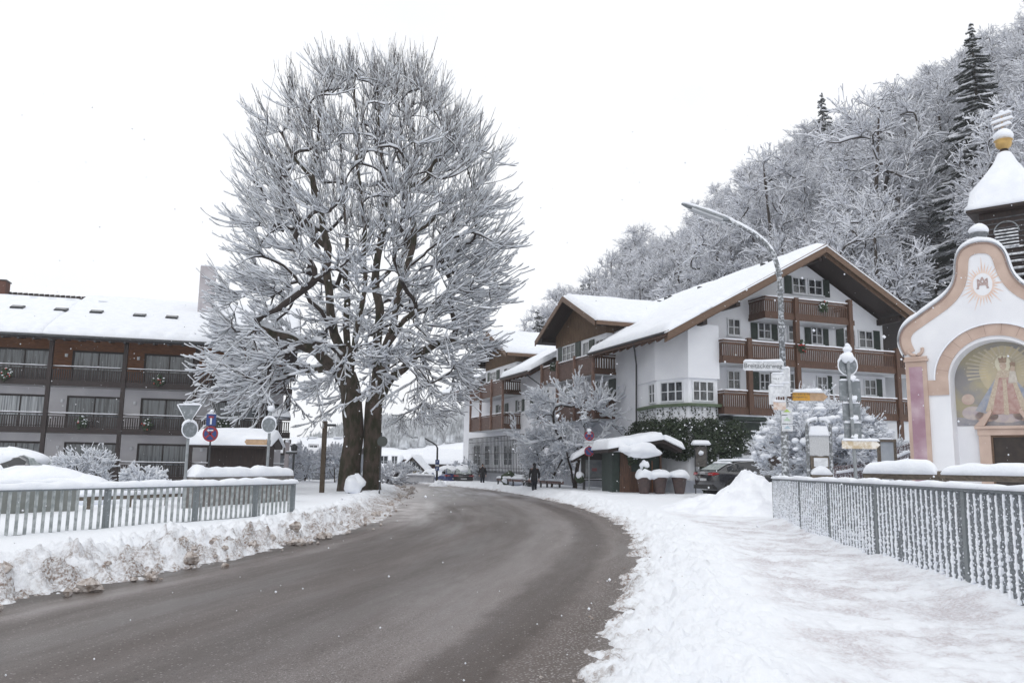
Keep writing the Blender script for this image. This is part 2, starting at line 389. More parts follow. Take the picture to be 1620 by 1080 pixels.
def maprange(t, v, a, b_, c=0., d=1.):
    m_ = t.nodes.new('ShaderNodeMapRange'); t.links.new(v, m_.inputs[0])
    for i_, q in enumerate((a, b_, c, d)): m_.inputs[i_+1].default_value = q
    return m_.outputs[0]
def math_(t, op, a, b_):
    m_ = t.nodes.new('ShaderNodeMath'); m_.operation = op
    for i_, v in enumerate((a, b_)):
        if isinstance(v, bpy.types.NodeSocket): t.links.new(v, m_.inputs[i_])
        else: m_.inputs[i_].default_value = v
    return m_.outputs[0]
geo = N(t, 'ShaderNodeNewGeometry').outputs['Position']
ad = N(t, 'ShaderNodeAttribute', attribute_name='dirt').outputs['Fac']; ap = N(t, 'ShaderNodeAttribute', attribute_name='path').outputs['Fac']
n1 = N(t, 'ShaderNodeTexNoise', i_Scale=5., i_Detail=6., i_Roughness=.65); L(geo, n1.inputs[0])
n2 = N(t, 'ShaderNodeTexNoise', i_Scale=1.4, i_Detail=8., i_Roughness=.7); L(geo, n2.inputs[0])
n3 = N(t, 'ShaderNodeTexNoise', i_Scale=26., i_Detail=5., i_Roughness=.7); L(geo, n3.inputs[0])
basec = mixc(t, n1.outputs[0], (.87, .89, .925), (.80, .83, .885))
dm = maprange(t, math_(t, 'ADD', ad, math_(t, 'MULTIPLY', math_(t, 'SUBTRACT', n1.outputs[0], .5), 1.1)), .30, .85)
dm2 = math_(t, 'MULTIPLY', dm, maprange(t, n3.outputs[0], .42, .58, .12, 1.))
c1 = mixc(t, dm2, basec, (.27, .205, .17))
pm = math_(t, 'MULTIPLY', ap, maprange(t, n2.outputs[0], .47, .62)); pm = math_(t, 'MULTIPLY', pm, maprange(t, n3.outputs[0], .40, .60))
c2 = mixc(t, math_(t, 'MULTIPLY', pm, .85), c1, (.30, .17, .15))
c3 = mixc(t, math_(t, 'MULTIPLY', ap, maprange(t, n2.outputs[0], .40, .62, .05, .62)), c2, (.60, .60, .64))
L(c3, b.inputs['Base Color']); b.inputs['Roughness'].default_value = .7; b.inputs['Specular IOR Level'].default_value = .25
bp = N(t, 'ShaderNodeBump', i_Strength=.8, i_Distance=.05); n4 = N(t, 'ShaderNodeTexNoise', i_Scale=11., i_Detail=5., i_Roughness=.65); L(geo, n4.inputs[0]); hh_ = math_(t, 'ADD', math_(t, 'MULTIPLY', n3.outputs[0], .35), math_(t, 'MULTIPLY', n4.outputs[0], math_(t, 'ADD', math_(t, 'MULTIPLY', ad, 2.2), .12))); L(hh_, bp.inputs['Height']); L(bp.outputs[0], b.inputs['Normal'])
g = mesh_np('ground', np.c_[X.ravel(), Y.ravel(), Z.ravel()], FQ, gm, smooth=True, attrs={'dirt': D.ravel(), 'path': PATH.ravel()})
tag(g, 'snow covered ground with ploughed banks and a trampled footpath', kind='structure')
# ------------------------------------------------------------ road
NU = 26; RLs, RRs = resample(ROADL, 260), resample(ROADR, 260)
u = np.linspace(0, 1, NU+1)
P = RLs[:, None, :]*(1-u[None, :, None])+RRs[:, None, :]*u[None, :, None]
ext = np.array([-.5, 1.5])
lo = RLs-(RRs-RLs)*.06; hi = RRs+(RRs-RLs)*.06
P = np.concatenate([lo[:, None], P, hi[:, None]], 1); uu = np.r_[-.06, u, 1.06]
cl = (RLs+RRs)/2; sl_ = np.r_[0, np.cumsum(np.linalg.norm(np.diff(cl, axis=0), axis=1))]
UVr = np.stack(np.broadcast_arrays(uu[None, :], sl_[:, None]), -1)
zc = .0+.0*uu; V = np.concatenate([P, np.broadcast_to((.03*np.sin(np.clip(uu, 0, 1)*np.pi)-.02)[None, :, None], P.shape[:2]+(1,))], -1)
idx = np.arange(V.shape[0]*V.shape[1]).reshape(V.shape[:2])
FQ = np.stack([idx[:-1, :-1], idx[:-1, 1:], idx[1:, 1:], idx[1:, :-1]], -1).reshape(-1, 4)
rm = bpy.data.materials.new('wet_asphalt'); rm.use_nodes = True; t = rm.node_tree; b = t.nodes['Principled BSDF']; L = t.links.new
geo = N(t, 'ShaderNodeNewGeometry').outputs['Position']; uvn = N(t, 'ShaderNodeUVMap'); sx = N(t, 'ShaderNodeSeparateXYZ'); L(uvn.outputs[0], sx.inputs[0])
fine = N(t, 'ShaderNodeTexNoise', i_Scale=55., i_Detail=4., i_Roughness=.8); L(geo, fine.inputs[0])
med = N(t, 'ShaderNodeTexNoise', i_Scale=1.3, i_Detail=6., i_Roughness=.6); L(geo, med.inputs[0])
mpn = N(t, 'ShaderNodeMapping'); mpn.inputs['Scale'].default_value = (9., .16, 1); L(uvn.outputs[0], mpn.inputs[0])
trk = N(t, 'ShaderNodeTexNoise', i_Scale=1., i_Detail=5., i_Roughness=.55); L(mpn.outputs[0], trk.inputs[0])
uw = math_(t, 'ADD', sx.outputs[0], math_(t, 'MULTIPLY', math_(t, 'SUBTRACT', med.outputs[0], .5), .10))
rp = N(t, 'ShaderNodeValToRGB'); L(uw, rp.inputs[0]); rp.color_ramp.interpolation = 'EASE'
WB = (1.06, .985, .955)
stops = [(.0, (.070, .056, .049)), (.05, (.105, .090, .083)), (.10, (.185, .170, .170)), (.145, (.105, .092, .088)), (.30, (.092, .080, .076)), (.42, (.118, .103, .099)), (.52, (.086, .074, .070)), (.62, (.112, .098, .094)), (.70, (.170, .156, .154)), (.79, (.185, .168, .165)), (.835, (.062, .045, .037)), (.90, (.058, .042, .034)), (.945, (.150, .130, .122)), (1.0, (.105, .080, .066))]
e_ = rp.color_ramp.elements; e_[0].position = stops[0][0]; e_[0].color = (*stops[0][1], 1); e_[1].position = stops[-1][0]; e_[1].color = (*stops[-1][1], 1)
for p_, c_ in stops[1:-1]: q_ = e_.new(p_); q_.color = (*[a_*b_ for a_, b_ in zip(c_, WB)], 1)
c = rp.outputs[0]
c = mixc(t, maprange(t, trk.outputs[0], .42, .60, 0, .38), c, (.078, .066, .061))
fn2 = N(t, 'ShaderNodeTexNoise', i_Scale=120., i_Detail=3., i_Roughness=.8); L(geo, fn2.inputs[0])
c = mixc(t, maprange(t, fine.outputs[0], .54, .40, 0, .55), c, (.045, .037, .034))
c = mixc(t, maprange(t, fn2.outputs[0], .60, .72, 0, .8), c, (.30, .28, .27))
vs_ = N(t, 'ShaderNodeTexVoronoi', i_Scale=34.); L(geo, vs_.inputs[0]); sv_ = N(t, 'ShaderNodeSeparateXYZ'); L(vs_.outputs['Color'], sv_.inputs[0])
c = mixc(t, math_(t, 'MULTIPLY', maprange(t, sv_.outputs[0], .78, .82), maprange(t, vs_.outputs['Distance'], .36, .26, 0, .75)), c, (.36, .34, .335))
c = mixc(t, math_(t, 'MULTIPLY', maprange(t, sv_.outputs[1], .80, .84), maprange(t, vs_.outputs['Distance'], .40, .28, 0, .8)), c, (.028, .022, .02))
gr = N(t, 'ShaderNodeTexVoronoi', i_Scale=30.); L(geo, gr.inputs[0]); gr2 = N(t, 'ShaderNodeTexVoronoi', i_Scale=70.); L(geo, gr2.inputs[0])
gz_ = math_(t, 'MULTIPLY', maprange(t, uw, .50, .72), maprange(t, uw, .86, .80))
speck = math_(t, 'MULTIPLY', maprange(t, gr2.outputs['Distance'], .34, .22), maprange(t, fine.outputs[0], .40, .55))
c = mixc(t, math_(t, 'MULTIPLY', math_(t, 'MULTIPLY', gz_, speck), maprange(t, med.outputs[0], .30, .60, .25, .95)), c, (.50, .49, .51))
edge = maprange(t, uw, .91, .97)
clump = math_(t, 'MULTIPLY', edge, maprange(t, gr.outputs['Distance'], .38, .20)); c = mixc(t, clump, c, (.40, .38, .385))
c = mixc(t, math_(t, 'MULTIPLY', edge, maprange(t, fine.outputs[0], .50, .62)), c, (.075, .05, .038))
far = math_(t, 'MULTIPLY', maprange(t, sx.outputs[1], 46., 58.), maprange(t, trk.outputs[0], .44, .60, 0., .75)); c = mixc(t, far, c, (.50, .49, .52))  # sky reflection on the far stretch put into the colour as pale streaks
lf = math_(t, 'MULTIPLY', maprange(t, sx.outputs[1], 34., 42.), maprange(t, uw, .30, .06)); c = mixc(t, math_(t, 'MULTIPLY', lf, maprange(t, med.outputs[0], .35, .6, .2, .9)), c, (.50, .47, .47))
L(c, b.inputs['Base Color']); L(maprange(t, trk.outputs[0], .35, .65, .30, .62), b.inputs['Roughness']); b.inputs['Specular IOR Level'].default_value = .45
bp = N(t, 'ShaderNodeBump', i_Strength=.55, i_Distance=.012); L(fine.outputs[0], bp.inputs['Height']); L(bp.outputs[0], b.inputs['Normal'])
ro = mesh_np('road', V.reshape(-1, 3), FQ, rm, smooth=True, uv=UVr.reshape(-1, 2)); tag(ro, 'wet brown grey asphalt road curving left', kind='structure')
# frozen clods thrown up beside the road
mb = MB(); rg = random.Random(4)
clod = mat('dirty_snow', (.62, .58, .56), .85, (.20, .15, .12), 14, 5, .6, 30, fac=(.35, .7))
for k in range(420):
    left = rg.random() < .62; i = rg.randrange(12, 70); Pp = RLs[i*3] if left else RRs[i*3]; Q = RRs[i*3] if left else RLs[i*3]; dv = (Pp-Q)/np.linalg.norm(Pp-Q)
    o_ = abs(rg.gauss(0, .6))-.25 if left else abs(rg.gauss(0, .35))-.2; p = Pp+dv*o_+np.array([rg.uniform(-.2, .2), rg.uniform(-.2, .2)]); r_ = rg.choice([.02, .03, .03, .04, .05, .07])*(1.4 if left and o_ > 0 else .8)
    r_ = r_ if left else rg.uniform(.008, .02)
    if rg.random() < .03 and left: r_ = .13
    z = max(gz(*p), .0); mb.lump((p[0], p[1], z+r_*.35), r_*rg.uniform(.8, 1.4), r_, r_*.75, k, .22, 7, 5)
tag(mb.build('snow_clods', clod, smooth=False), 'frozen dirty clods scattered along the ploughed road edges', 'snow clods', kind='stuff')
# ------------------------------------------------------------ windows and railings
def V3(*a): return np.array(a, float)
Z3 = V3(0, 0, 1)
def window(par, o, r, n, w, h, cols=2, rows=2, shut=(0, 0), fm=None, gm_=None, fw=.07, shw=None, sill=True, recess=.0, name='window'):
    """o = bottom centre on the wall, r = right, n = outward normal"""
    o, r, n = np.asarray(o, float), np.asarray(r, float), np.asarray(n, float); fm = fm or WHITE; gm_ = gm_ or GLASS
    f = MB(); c = o+Z3*h/2
    for s_ in (-1, 1): f.obox(c+r*s_*(w/2-fw/2)+n*.03, r*fw/2, n*.05, Z3*h/2)
    for z in (fw/2, h-fw/2): f.obox(o+Z3*z+n*.03, r*(w/2-fw), n*.046, Z3*fw/2)
    for i in range(1, cols):
        tk = .035 if not (cols == 4 and i == 2) else .05
        f.obox(c+r*(-w/2+w*i/cols)+n*.026, r*tk, n*.03, Z3*(h/2-fw))
    for j in range(1, rows):
        f.obox(o+Z3*(h*j/rows)+n*.026, r*(w/2-fw), n*.027, Z3*.02)
    if sill: f.obox(o-Z3*.035+n*.07, r*(w/2+.06), n*.09, Z3*.035)
    wo = f.build(name, fm, par)
    g_ = MB().obox(c+n*.012, r*(w/2-.01), n*.006, Z3*(h/2-.01)).build('pane', gm_, wo)
    sw = shw or w/2
    for s_, k in ((-1, shut[0]), (1, shut[1])):
        if k:
            q = MB(); cc = c+r*s_*(w/2+sw/2+.03)+n*.04
            q.obox(cc, r*(sw/2), n*.02, Z3*(h/2+.04))
            for j in range(2):
                q.obox(cc+Z3*(h*(-.24+.48*j))+n*.018, r*(sw/2-.08), n*.012, Z3*(h*.19))
            q.build('shutter', SHUT, par)
    return wo
def railing(par, p0, p1, ht, m, step=.16, bw=.07, name='railing', snow=True, slats=.62, solid=False, gapz=(.22, .16)):
    p0, p1 = np.asarray(p0, float), np.asarray(p1, float); L = np.linalg.norm(p1-p0); d = (p1-p0)/L; n = np.cross(d, Z3)
    b = MB()
    b.beam(p0+Z3*(ht-.05), p1+Z3*(ht-.05), .11, .09); b.beam(p0+Z3*(ht-.2), p1+Z3*(ht-.2), .06, .12); b.beam(p0+Z3*.1, p1+Z3*.1, .07, .22)
    if solid: b.beam(p0+Z3*(ht/2-.02), p1+Z3*(ht/2-.02), .04, ht-.35)
    else:
        k = int(L/step)
        for i in range(k):
            q = p0+d*(L*(i+.5)/k); b.obox(q+Z3*(ht*.47), d*bw/2, n*.02, Z3*(ht*.5-.17))
    o = b.build(name, m, par)
    if snow: MB().cap(p0+Z3*(ht-.005), p1+Z3*(ht-.005), .12, .07, seed=int(L*7) % 13).build('rail_snow', SNOW, o, smooth=True)
    return o
def wreath(par, c, r=.28, red=True, seed=1, n_=(0, -1, 0)):
    rg = random.Random(seed); f = MB(); s = MB(); q = MB()
    for k in range(46):
        a = rg.uniform(0, 6.28); rr_ = r*rg.uniform(.1, 1); p = np.asarray(c)+V3(rr_*math.cos(a), rg.uniform(-.1, .1), rr_*math.sin(a)*1.1)
        f.lump(p, .07, .05, .07, k, .3, 5, 4)
        if rg.random() < .3: s.lump(p+V3(0, 0, .06), .06, .05, .035, k, .2, 5, 4)
        if rg.random() < .12: q.lump(p+V3(0, -.08, 0), .045, .045, .045, k, .05, 6, 4)
    o = f.build('greenery', mat('evergreen', (.02, .035, .018), .8, (.04, .06, .03), 14), par); s.build('snow', SNOW, o)
    if red: q.build('baubles', mat('bauble', (.35, .02, .02), .3), o)
# ------------------------------------------------------------ chalet hotel on the right
HA = R(20); HO = V3(8.75, 44, 0)
hotel = thing('chalet_hotel', 'large white alpine chalet with brown balconies, green shutters and deep roof snow', 'hotel', HO, HA)
hv = V3(math.cos(HA), math.sin(HA), 0); hu = V3(-math.sin(HA), math.cos(HA), 0)
def HL(p): d = np.asarray(p)-HO; return V3(d @ hv, d @ hu, d[2])          # world -> hotel frame
def hx(px, py, y=0.): return HL(hit(px, py, HO+hu*y, hu))                  # pixel on a plane parallel to the gable front
def hs(px, py, x=0.): return HL(hit(px, py, HO+hv*x, hv))                  # pixel on a plane parallel to the long side
RZ, RT_, ELEFT, ERIGHT, EZ = 14.15, 8.6, -1.7, 18.9, 8.5
sL = (RZ-EZ)/(RT_-ELEFT); sR = (RZ-EZ)/(ERIGHT-RT_)
def rz(t): return RZ-sL*(RT_-t) if t < RT_ else RZ-sR*(t-RT_)
# walls
w_ = MB(); ex = V3(0, 39, 0)
wt = lambda t: rz(t)-.42
w_.prism([(0, 0, .2), (14.5, 0, .2), (14.5, 0, wt(14.5)), (RT_, 0, wt(RT_)), (0, 0, wt(0))], ex)
hw = w_.build('wall', PLAST, hotel)
MB().box(-.06, -.003, 3.9, 39.05, -.3, 1.15).build('plinth', PLINTH, hotel)
# front verge roof
rf = MB(); y0, y1 = -2.2, 41.5
def slope(t0, t1, ya, yb, th=.22, m=rf): m.prism([(t0, ya, rz(t0)), (t1, ya, rz(t1)), (t1, ya, rz(t1)-th), (t0, ya, rz(t0)-th)], (0, yb-ya, 0))
G1, G2 = (7.0, 17.0, 12.0), (23.3, 33.3, 28.3)
slope(.25, RT_, y0, y1); slope(RT_, ERIGHT, y0, y1)
for ya, yb in ((y0, G1[0]+.2), (G1[1]-.2, G2[0]+.2), (G2[1]-.2, y1)): slope(ELEFT, .25, ya, yb)
roof = rf.build('roof', DWOOD, hotel)
# verge boards
vb = MB()
for (ta, tb) in ((ELEFT, RT_), (RT_, ERIGHT)):
    for yy, dz, hh in ((y0-.05, 0, .42), (y0+.22, -.33, .2)):
        vb.prism([(ta, yy, rz(ta)+.06+dz), (tb, yy, rz(tb)+.06+dz), (tb, yy, rz(tb)-hh+dz), (ta, yy, rz(ta)-hh+dz)], (0, .07, 0))
vb.build('verge_board', WOODV, roof)
ev = MB()
for ya, yb in ((y0, G1[0]), (G1[1], G2[0]), (G2[1], y1)):
    ev.beam((ELEFT-.04, ya, EZ-.1), (ELEFT-.04, yb, EZ-.1), .08, .26)
    k = int((yb-ya)/.8)
    for i in range(k):
        yy = ya+.4+(yb-ya)*i/k; ev.beam((ELEFT+.1, yy, EZ-.30), (0, yy, rz(0)-.30), .12, .16)
ev.beam((ERIGHT+.04, y0, EZ-.1), (ERIGHT+.04, y1, EZ-.1), .08, .26)
ev.build('eave_board', WOOD, roof)
pl = MB()   # purlins that carry the gable overhang
for t_ in (RT_, 3.0, 14.2, .9, 16.6): MB().beam((t_, y0+.5, rz(t_)-.62), (t_, .2, rz(t_)-.62), .26, .34).build('purlin', DWOOD, roof)
gu = MB(); gu.tube([(ELEFT-.12, y0+.1, EZ-.05), (ELEFT-.12, G1[0], EZ-.05)], .07, 8).build('gutter', IRON, roof); gu = MB(); gu.tube([(ELEFT-.12, 1.2, EZ-.08), (ELEFT+.2, 1.6, EZ-.5), (-.15, 3.9, EZ-.95), (-.12, 4.0, 5), (-.12, 4.0, 1)], .05, 8)
gu.build('downpipe', IRON, roof); gu = MB(); gu.tube([(ELEFT-.12, G1[1]+.2, EZ-.05), (ELEFT-.12, G2[0], EZ-.05)], .07, 8).build('gutter', IRON, roof); gu = MB(); gu.tube([(ELEFT-.1, 18, EZ-.1), (-.1, 18.8, EZ-.9), (-.1, 18.8, 1.2)], .05, 8)
gu.build('downpipe', IRON, roof)
sn = MB()
def RP(t, y, dz=0.): return (t, y, rz(t)+dz)
sn.slab([RP(.2, y1), RP(.2, y0-.1), RP(RT_+.05, y0-.1), RP(RT_+.05, y1)], .36, 90, 26, 1, .22, .3)
sn.slab([RP(ERIGHT+.05, y0-.1), RP(ERIGHT+.05, y1), RP(RT_-.05, y1), RP(RT_-.05, y0-.1)], .36, 90, 26, 2, .22, .3)
for k, (ya, yb) in enumerate(((y0-.1, G1[0]+.1), (G1[1]-.1, G2[0]+.1), (G2[1]-.1, y1))):
    sn.slab([RP(ELEFT-.12, yb), RP(ELEFT-.12, ya), RP(1.0, ya), RP(1.0, yb)], .38, 34, 12, 3+k, .3, .22)
sn.build('roof_snow', SNOW, roof, smooth=True)
vents = MB()
for px, py in ((601+0, 0),): pass
for q in [(1107, 454), (1054, 471), (1060, 468), (1207, 417), (1219, 411), (1043, 476)]:
    P0 = HO+hv*ELEFT+Z3*(EZ+.4); Nn = np.cross(hu, hv*1+Z3*sL); p = HL(hit(q[0], q[1], P0, Nn)); MB().box(p[0]-.13, p[0]+.13, p[1]-.1, p[1]+.1, p[2]-.3, p[2]+.02).build('snow_guard', IRON, roof)
# cross gables
for gi, (s0, s1, sc_) in enumerate((G1, G2)):
    AZ, EZ2, y_ = 13.0, 10.6, -1.25
    gr_ = (AZ-EZ2)/((s1-s0)/2)
    m1 = MB(); gz_ = lambda s: AZ-gr_*abs(s-sc_)
    a0, a1 = s0+1.0, s1-1.0
    m1.prism([(-.03, a0, 7.2), (-.03, a1, 7.2), (-.03, a1, 10.05), (-.03, a0, 10.05)], (.5, 0, 0)); m1.build('dormer_wall', PLAST, hotel)
    m1 = MB(); m1.prism([(-.10, a0, 10.05), (-.10, a1, 10.05), (-.10, a1, gz_(a1)-.2), (-.10, sc_, AZ-.2), (-.10, a0, gz_(a0)-.2)], (7, 0, 0))
    for i in range(int((a1-a0)/.19)):
        s_ = a0+.1+i*.19; m1.box(-.125, -.11, s_, s_+.045, 10.05, max(10.1, gz_(s_)-.3))
    m1.build('gable_cladding', CLAD, hotel)
    m1 = MB(); m1.prism([(y_, s0, EZ2), (y_, sc_, AZ), (y_, sc_, AZ-.2), (y_, s0, EZ2-.2)], (8, 0, 0)); m1.prism([(y_, s1, EZ2), (y_, sc_, AZ), (y_, sc_, AZ-.2), (y_, s1, EZ2-.2)], (8, 0, 0))
    for s_ in (s0+.8, s1-.8, sc_): m1.beam((y_+.2, s_, gz_(s_)-.4), (0, s_, gz_(s_)-.4), .2, .26)
    gr = m1.build('gable_roof', DWOOD, hotel)
    m1 = MB()
    for se in (s0, s1):
        m1.prism([(y_-.04, se, EZ2+.05), (y_-.04, sc_, AZ+.05), (y_-.04, sc_, AZ-.33), (y_-.04, se, EZ2-.33)], (-.07, 0, 0))
    m1.beam((y_, s0-.05, EZ2-.1), (6, s0-.05, EZ2-.1), .09, .3)
    m1.build('verge_board', WOODV, gr)
    m1 = MB()
    m1.slab([(y_-.1, s0-.1, EZ2), (6.6, s0-.1, EZ2), (6.6, sc_+.05, AZ), (y_-.1, sc_+.05, AZ)], .36, 30, 16, 11+gi, .22, .3)
    m1.slab([(6.6, s1+.1, EZ2), (y_-.1, s1+.1, EZ2), (y_-.1, sc_-.05, AZ), (6.6, sc_-.05, AZ)], .36, 30, 16, 14+gi, .22, .3)
    m1.build('roof_snow', SNOW, gr, smooth=True)
# corner bay
BAY = [(-.05, 3.7), (-.5, 1.0), (.24, -1.0), (2.04, -1.0), (2.5, .1), (.3, 3.7)]
b = MB(); b.prism([(x, y, 1.0) for x, y in BAY], (0, 0, 3.6)); b.prism([(x, y, 4.6) for x, y in BAY], (0, 0, 1.9))
bay = b.build('corner_bay', PLAST, hotel)
BX = [(-.12, 3.75), (-.6, 1.0), (.19, -1.12), (2.12, -1.12), (2.6, .1), (.3, 3.75)]
b = MB(); b.prism([(x, y, 6.35) for x, y in BX], (0, 0, 2.9)); b.build('upper_bay_wall', PLAST, hotel)
b = MB(); BB = [(-.2, 3.8), (-.72, .95), (.12, -1.25), (2.2, -1.25), (2.7, .1), (.3, 3.8)]
b.prism([(x, y, 4.85) for x, y in BB], (0, 0, .16)); b.build('copper_ledge', COPPER, hotel)
def face_window(a, c, z, w, h, cols, rows, **k):
    a = V3(a[0], a[1], 0); c = V3(c[0], c[1], 0); r = (c-a)/np.linalg.norm(c-a); n = np.cross(r, Z3)
    window(hotel, (a+c)/2+Z3*z, r, n, w, h, cols, rows, **k)
face_window(BAY[1], BAY[2], 5.12, 1.55, 1.1, 3, 2, sill=False); face_window(BAY[2], BAY[3], 5.12, 1.35, 1.1, 3, 2, sill=False)
a, c = np.array(BAY[0]), np.array(BAY[1]); face_window(a*.45+c*.55-0*a, c*1.0+0*a, 5.12, 1.0, 1.1, 2, 2, sill=False)
# windows of the gable front (photo pixels -> wall)
rX, nY = V3(1, 0, 0), V3(0, -1, 0)
def fwin(x0, y0_, x1, y1_, cols=2, rows=2, shut=(0, 0), shw=None, gm_=None, pl_=0.0, **k):
    a = hx(x0, y1_, pl_); c = hx(x1, y1_, pl_); tp = hx((x0+x1)/2, y0_, pl_); m_ = (a+c)/2; h = tp[2]-m_[2]
    return window(hotel, V3(m_[0], pl_, m_[2]), rX, nY, c[0]-a[0], h, cols, rows, shut, shw=shw, gm_=gm_, **k)
fwin(1150.5, 504, 1171, 531); fwin(1198.5, 509.6, 1219.5, 536.5, shut=(1, 1), shw=.42); fwin(1246, 512, 1258, 539, 1, 2); fwin(1283, 516, 1301, 545, shut=(1, 1), shw=.40)
fwin(1335, 521, 1353, 548, shut=(1, 0), shw=.52); fwin(1358, 523, 1381, 551, shut=(0, 1), shw=.5)
fwin(1252.5, 439, 1275, 465, shut=(1, 0), shw=.48); fwin(1278, 442, 1301, 467.5, shut=(0, 1), shw=.48)
fwin(1150.5, 586, 1171, 616); fwin(1201, 590, 1218, 618, shut=(1, 1), shw=.38); fwin(1246, 590, 1257, 616, 1, 2); fwin(1292, 595, 1309, 622, shut=(0, 1), shw=.3)
fwin(1340, 597, 1352, 625, shut=(1, 0), shw=.45); fwin(1367, 600, 1386, 626, shut=(0, 1), shw=.42)
fwin(1173, 698, 1205, 722, 2, 2, shut=(1, 1), shw=.55)
a = hx(1172.7, 694); c = hx(1211, 670); MB().box(a[0], c[0], -.14, -.01, a[2], c[2]+.02).build('roller_screen', SHUT, hotel)
MB().box(2.75, 5.4, -1.3, -.02, 4.22, 4.42).build('awning_box', SHUT, hotel)
q = MB(); q.cap((2.75, -1.2, 4.42), (5.4, -1.2, 4.42), .35, .06, 3); q.build('awning_snow', SNOW, hotel, smooth=True)
MB().box(5.2, 14.4, -.12, -.02, .3, 3.6).build('ground_floor_panelling', DWOOD, hotel)
# door lamp / small vents
# facade balconies
def slab_(x0, x1, y0_, y1_, z, name='balcony_floor'):
    o = MB().box(x0, x1, y0_, y1_, z-.16, z).build(name, WOOD, hotel); return o
def fbalc(x0, x1, y_, z, posts, ht=1.08):
    slab_(x0, x1, y_, -.02, z)
    railing(hotel, (x0+.03, y_+.05, z), (x1-.03, y_+.05, z), ht, WOOD, .13, .07)
    railing(hotel, (x0+.05, -.05, z), (x0+.05, y_+.12, z), ht, WOOD, .13, .07); railing(hotel, (x1-.05, y_+.12, z), (x1-.05, -.05, z), ht, WOOD, .13, .07)
    MB().box(x0-.02, x1+.02, y_-.03, y_, z-.2, z+.08).build('fascia', WOOD, hotel)
yb_ = -1.5
fbalc(1.75+.35, 16.0, yb_, 7.4, 0); fbalc(1.75+.35, 16.0, yb_, 4.68, 0); fbalc(4.85, 10.95, yb_-.02, 10.02, 0, 1.05)
MB().box(2.15, 15.9, yb_+.1, -.05, 4.46, 4.5).build('balcony_soffit', WHITE, hotel); MB().box(4.9, 10.9, yb_+.1, -.05, 9.8, 9.85).build('balcony_soffit', WHITE, hotel)
MB().box(2.15, 15.9, yb_+.1, -.05, 7.18, 7.23).build('balcony_soffit', WHITE, hotel)
for px, z0, z1 in ((1185, 4.5, 8.62), (1261.5, 4.3, 11.1), (1347, 7.2, 11.3), (1418.5, .3, 8.7)):
    t_ = hx(px, 560, yb_)[0]; MB().box(t_-.13, t_+.13, yb_-.12, yb_+.14, z0, z1).build('balcony_post', WOOD, hotel)
for px, py in ((1303, 486), (1268, 548)):
    p = hx(px, py, yb_-.15); wreath(hotel, p, .3, True, int(px))
# side balconies (plane x = -1.5)
rS, nS = V3(0, -1, 0), V3(-1, 0, 0)
for (sa, sb) in ((6.7, 15.2), (23.2, 32.0)):
    for z in (7.4, 4.68):
        sb2 = sb
        MB().box(-1.5, -.02, sa, sb2, z-.16, z).build('balcony_floor', WOOD, hotel)
        railing(hotel, (-1.45, sb2, z), (-1.45, sa, z), 1.08, mat('balcony_board', (.13, .075, .06), .7, (.08, .045, .035), 6), solid=True)
        railing(hotel, (-1.42, sa+.05, z), (-.05, sa+.05, z), 1.08, WOOD, .16, .09); railing(hotel, (-.05, sb2-.05, z), (-1.42, sb2-.05, z), 1.08, WOOD, .16, .09)
        MB().box(-1.4, -.05, sa+.1, sb2-.1, z-.22, z-.165).build('balcony_soffit', WHITE, hotel)
    n_ = 4
    for i in range(n_):
        s_ = sa+.1+(sb-sa-.2)*i/(n_-1); MB().box(-1.62, -1.46, s_-.08, s_+.08, 4.5 if i else 4.5, 8.65).build('balcony_post', mat('post_faded', (.22, .13, .10), .7, (.14, .08, .06), 5), hotel)
    wreath(hotel, (-1.7, (sa+sb)/2+1.8, 8.3), .26, False, 5)
def swin(x0, y0_, x1, y1_, cols=2, rows=2, shut=(0, 0), shw=.45, gm_=None, pl_=0.0, **k):
    a = hs(x0, y1_, pl_); c = hs(x1, y1_, pl_); tp = hs((x0+x1)/2, y0_, pl_); m_ = (a+c)/2
    return window(hotel, V3(pl_, m_[1], m_[2]), rS, nS, abs(c[1]-a[1]), tp[2]-m_[2], cols, rows, shut, shw=shw, gm_=gm_, **k)
swin(891, 546, 911, 572, 3, 2, (1, 1), .8, pl_=-.04); swin(923, 541, 933, 572, 1, 1, (0, 1), .7, gm_=CURT, pl_=-.04); swin(944, 536, 962, 560, 3, 2, pl_=-.04)
swin(845, 621, 862, 643, 3, 2, (1, 1), .7); swin(947, 603, 964, 640, 2, 2, (1, 1), .9, gm_=CURT); swin(893, 612, 905, 640, 2, 2, (1, 1), .7, gm_=CURT)
swin(955, 699, 968, 713, 2, 1); swin(776, 588, 786, 602, 2, 2, (1, 1), .7, pl_=-.04); swin(803, 581, 818, 598, 3, 2, (1, 0), .7, pl_=-.04)
swin(790, 640, 799, 657, 2, 2, (1, 1), .8); swin(820, 633, 826, 650, 1, 2, (1, 1), .5)
for x0, x1 in ((750, 761.5), (767, 776), (782, 791), (797.5, 811), (842, 852), (876, 886)):
    w0 = swin(x0, 703, x1, 737, 2, 3, fw=.12, gm_=CURT)
# iron trellis
tr = MB(); a = hs(741, 752, -.35); c = hs(831, 692, -.35); sa, sb = c[1], a[1]; zt, zb = a[2], 0
z0, z1 = hs(741, 748, -.35)[2], hs(741, 692.5, -.35)[2]; z0, z1 = 1.0, 4.05
for z in (z0, z0+.38, z0+1.6, z1-.42, z1): tr.beam((-.35, sa, z), (-.35, sb, z), .05, .05)
k = int((sb-sa)/.36)
for i in range(k+1):
    s_ = sa+(sb-sa)*i/k
    tr.beam((-.35, s_, z0), (-.35, s_, z1), .045, .045, up=(1, 0, 0))
for s_ in (sa, (sa+sb)/2, sb):
    for z in (z0+.1, z1-.1): tr.beam((-.35, s_, z), (-.02, s_, z), .05, .05)
tr.build('iron_trellis', IRON, hotel)
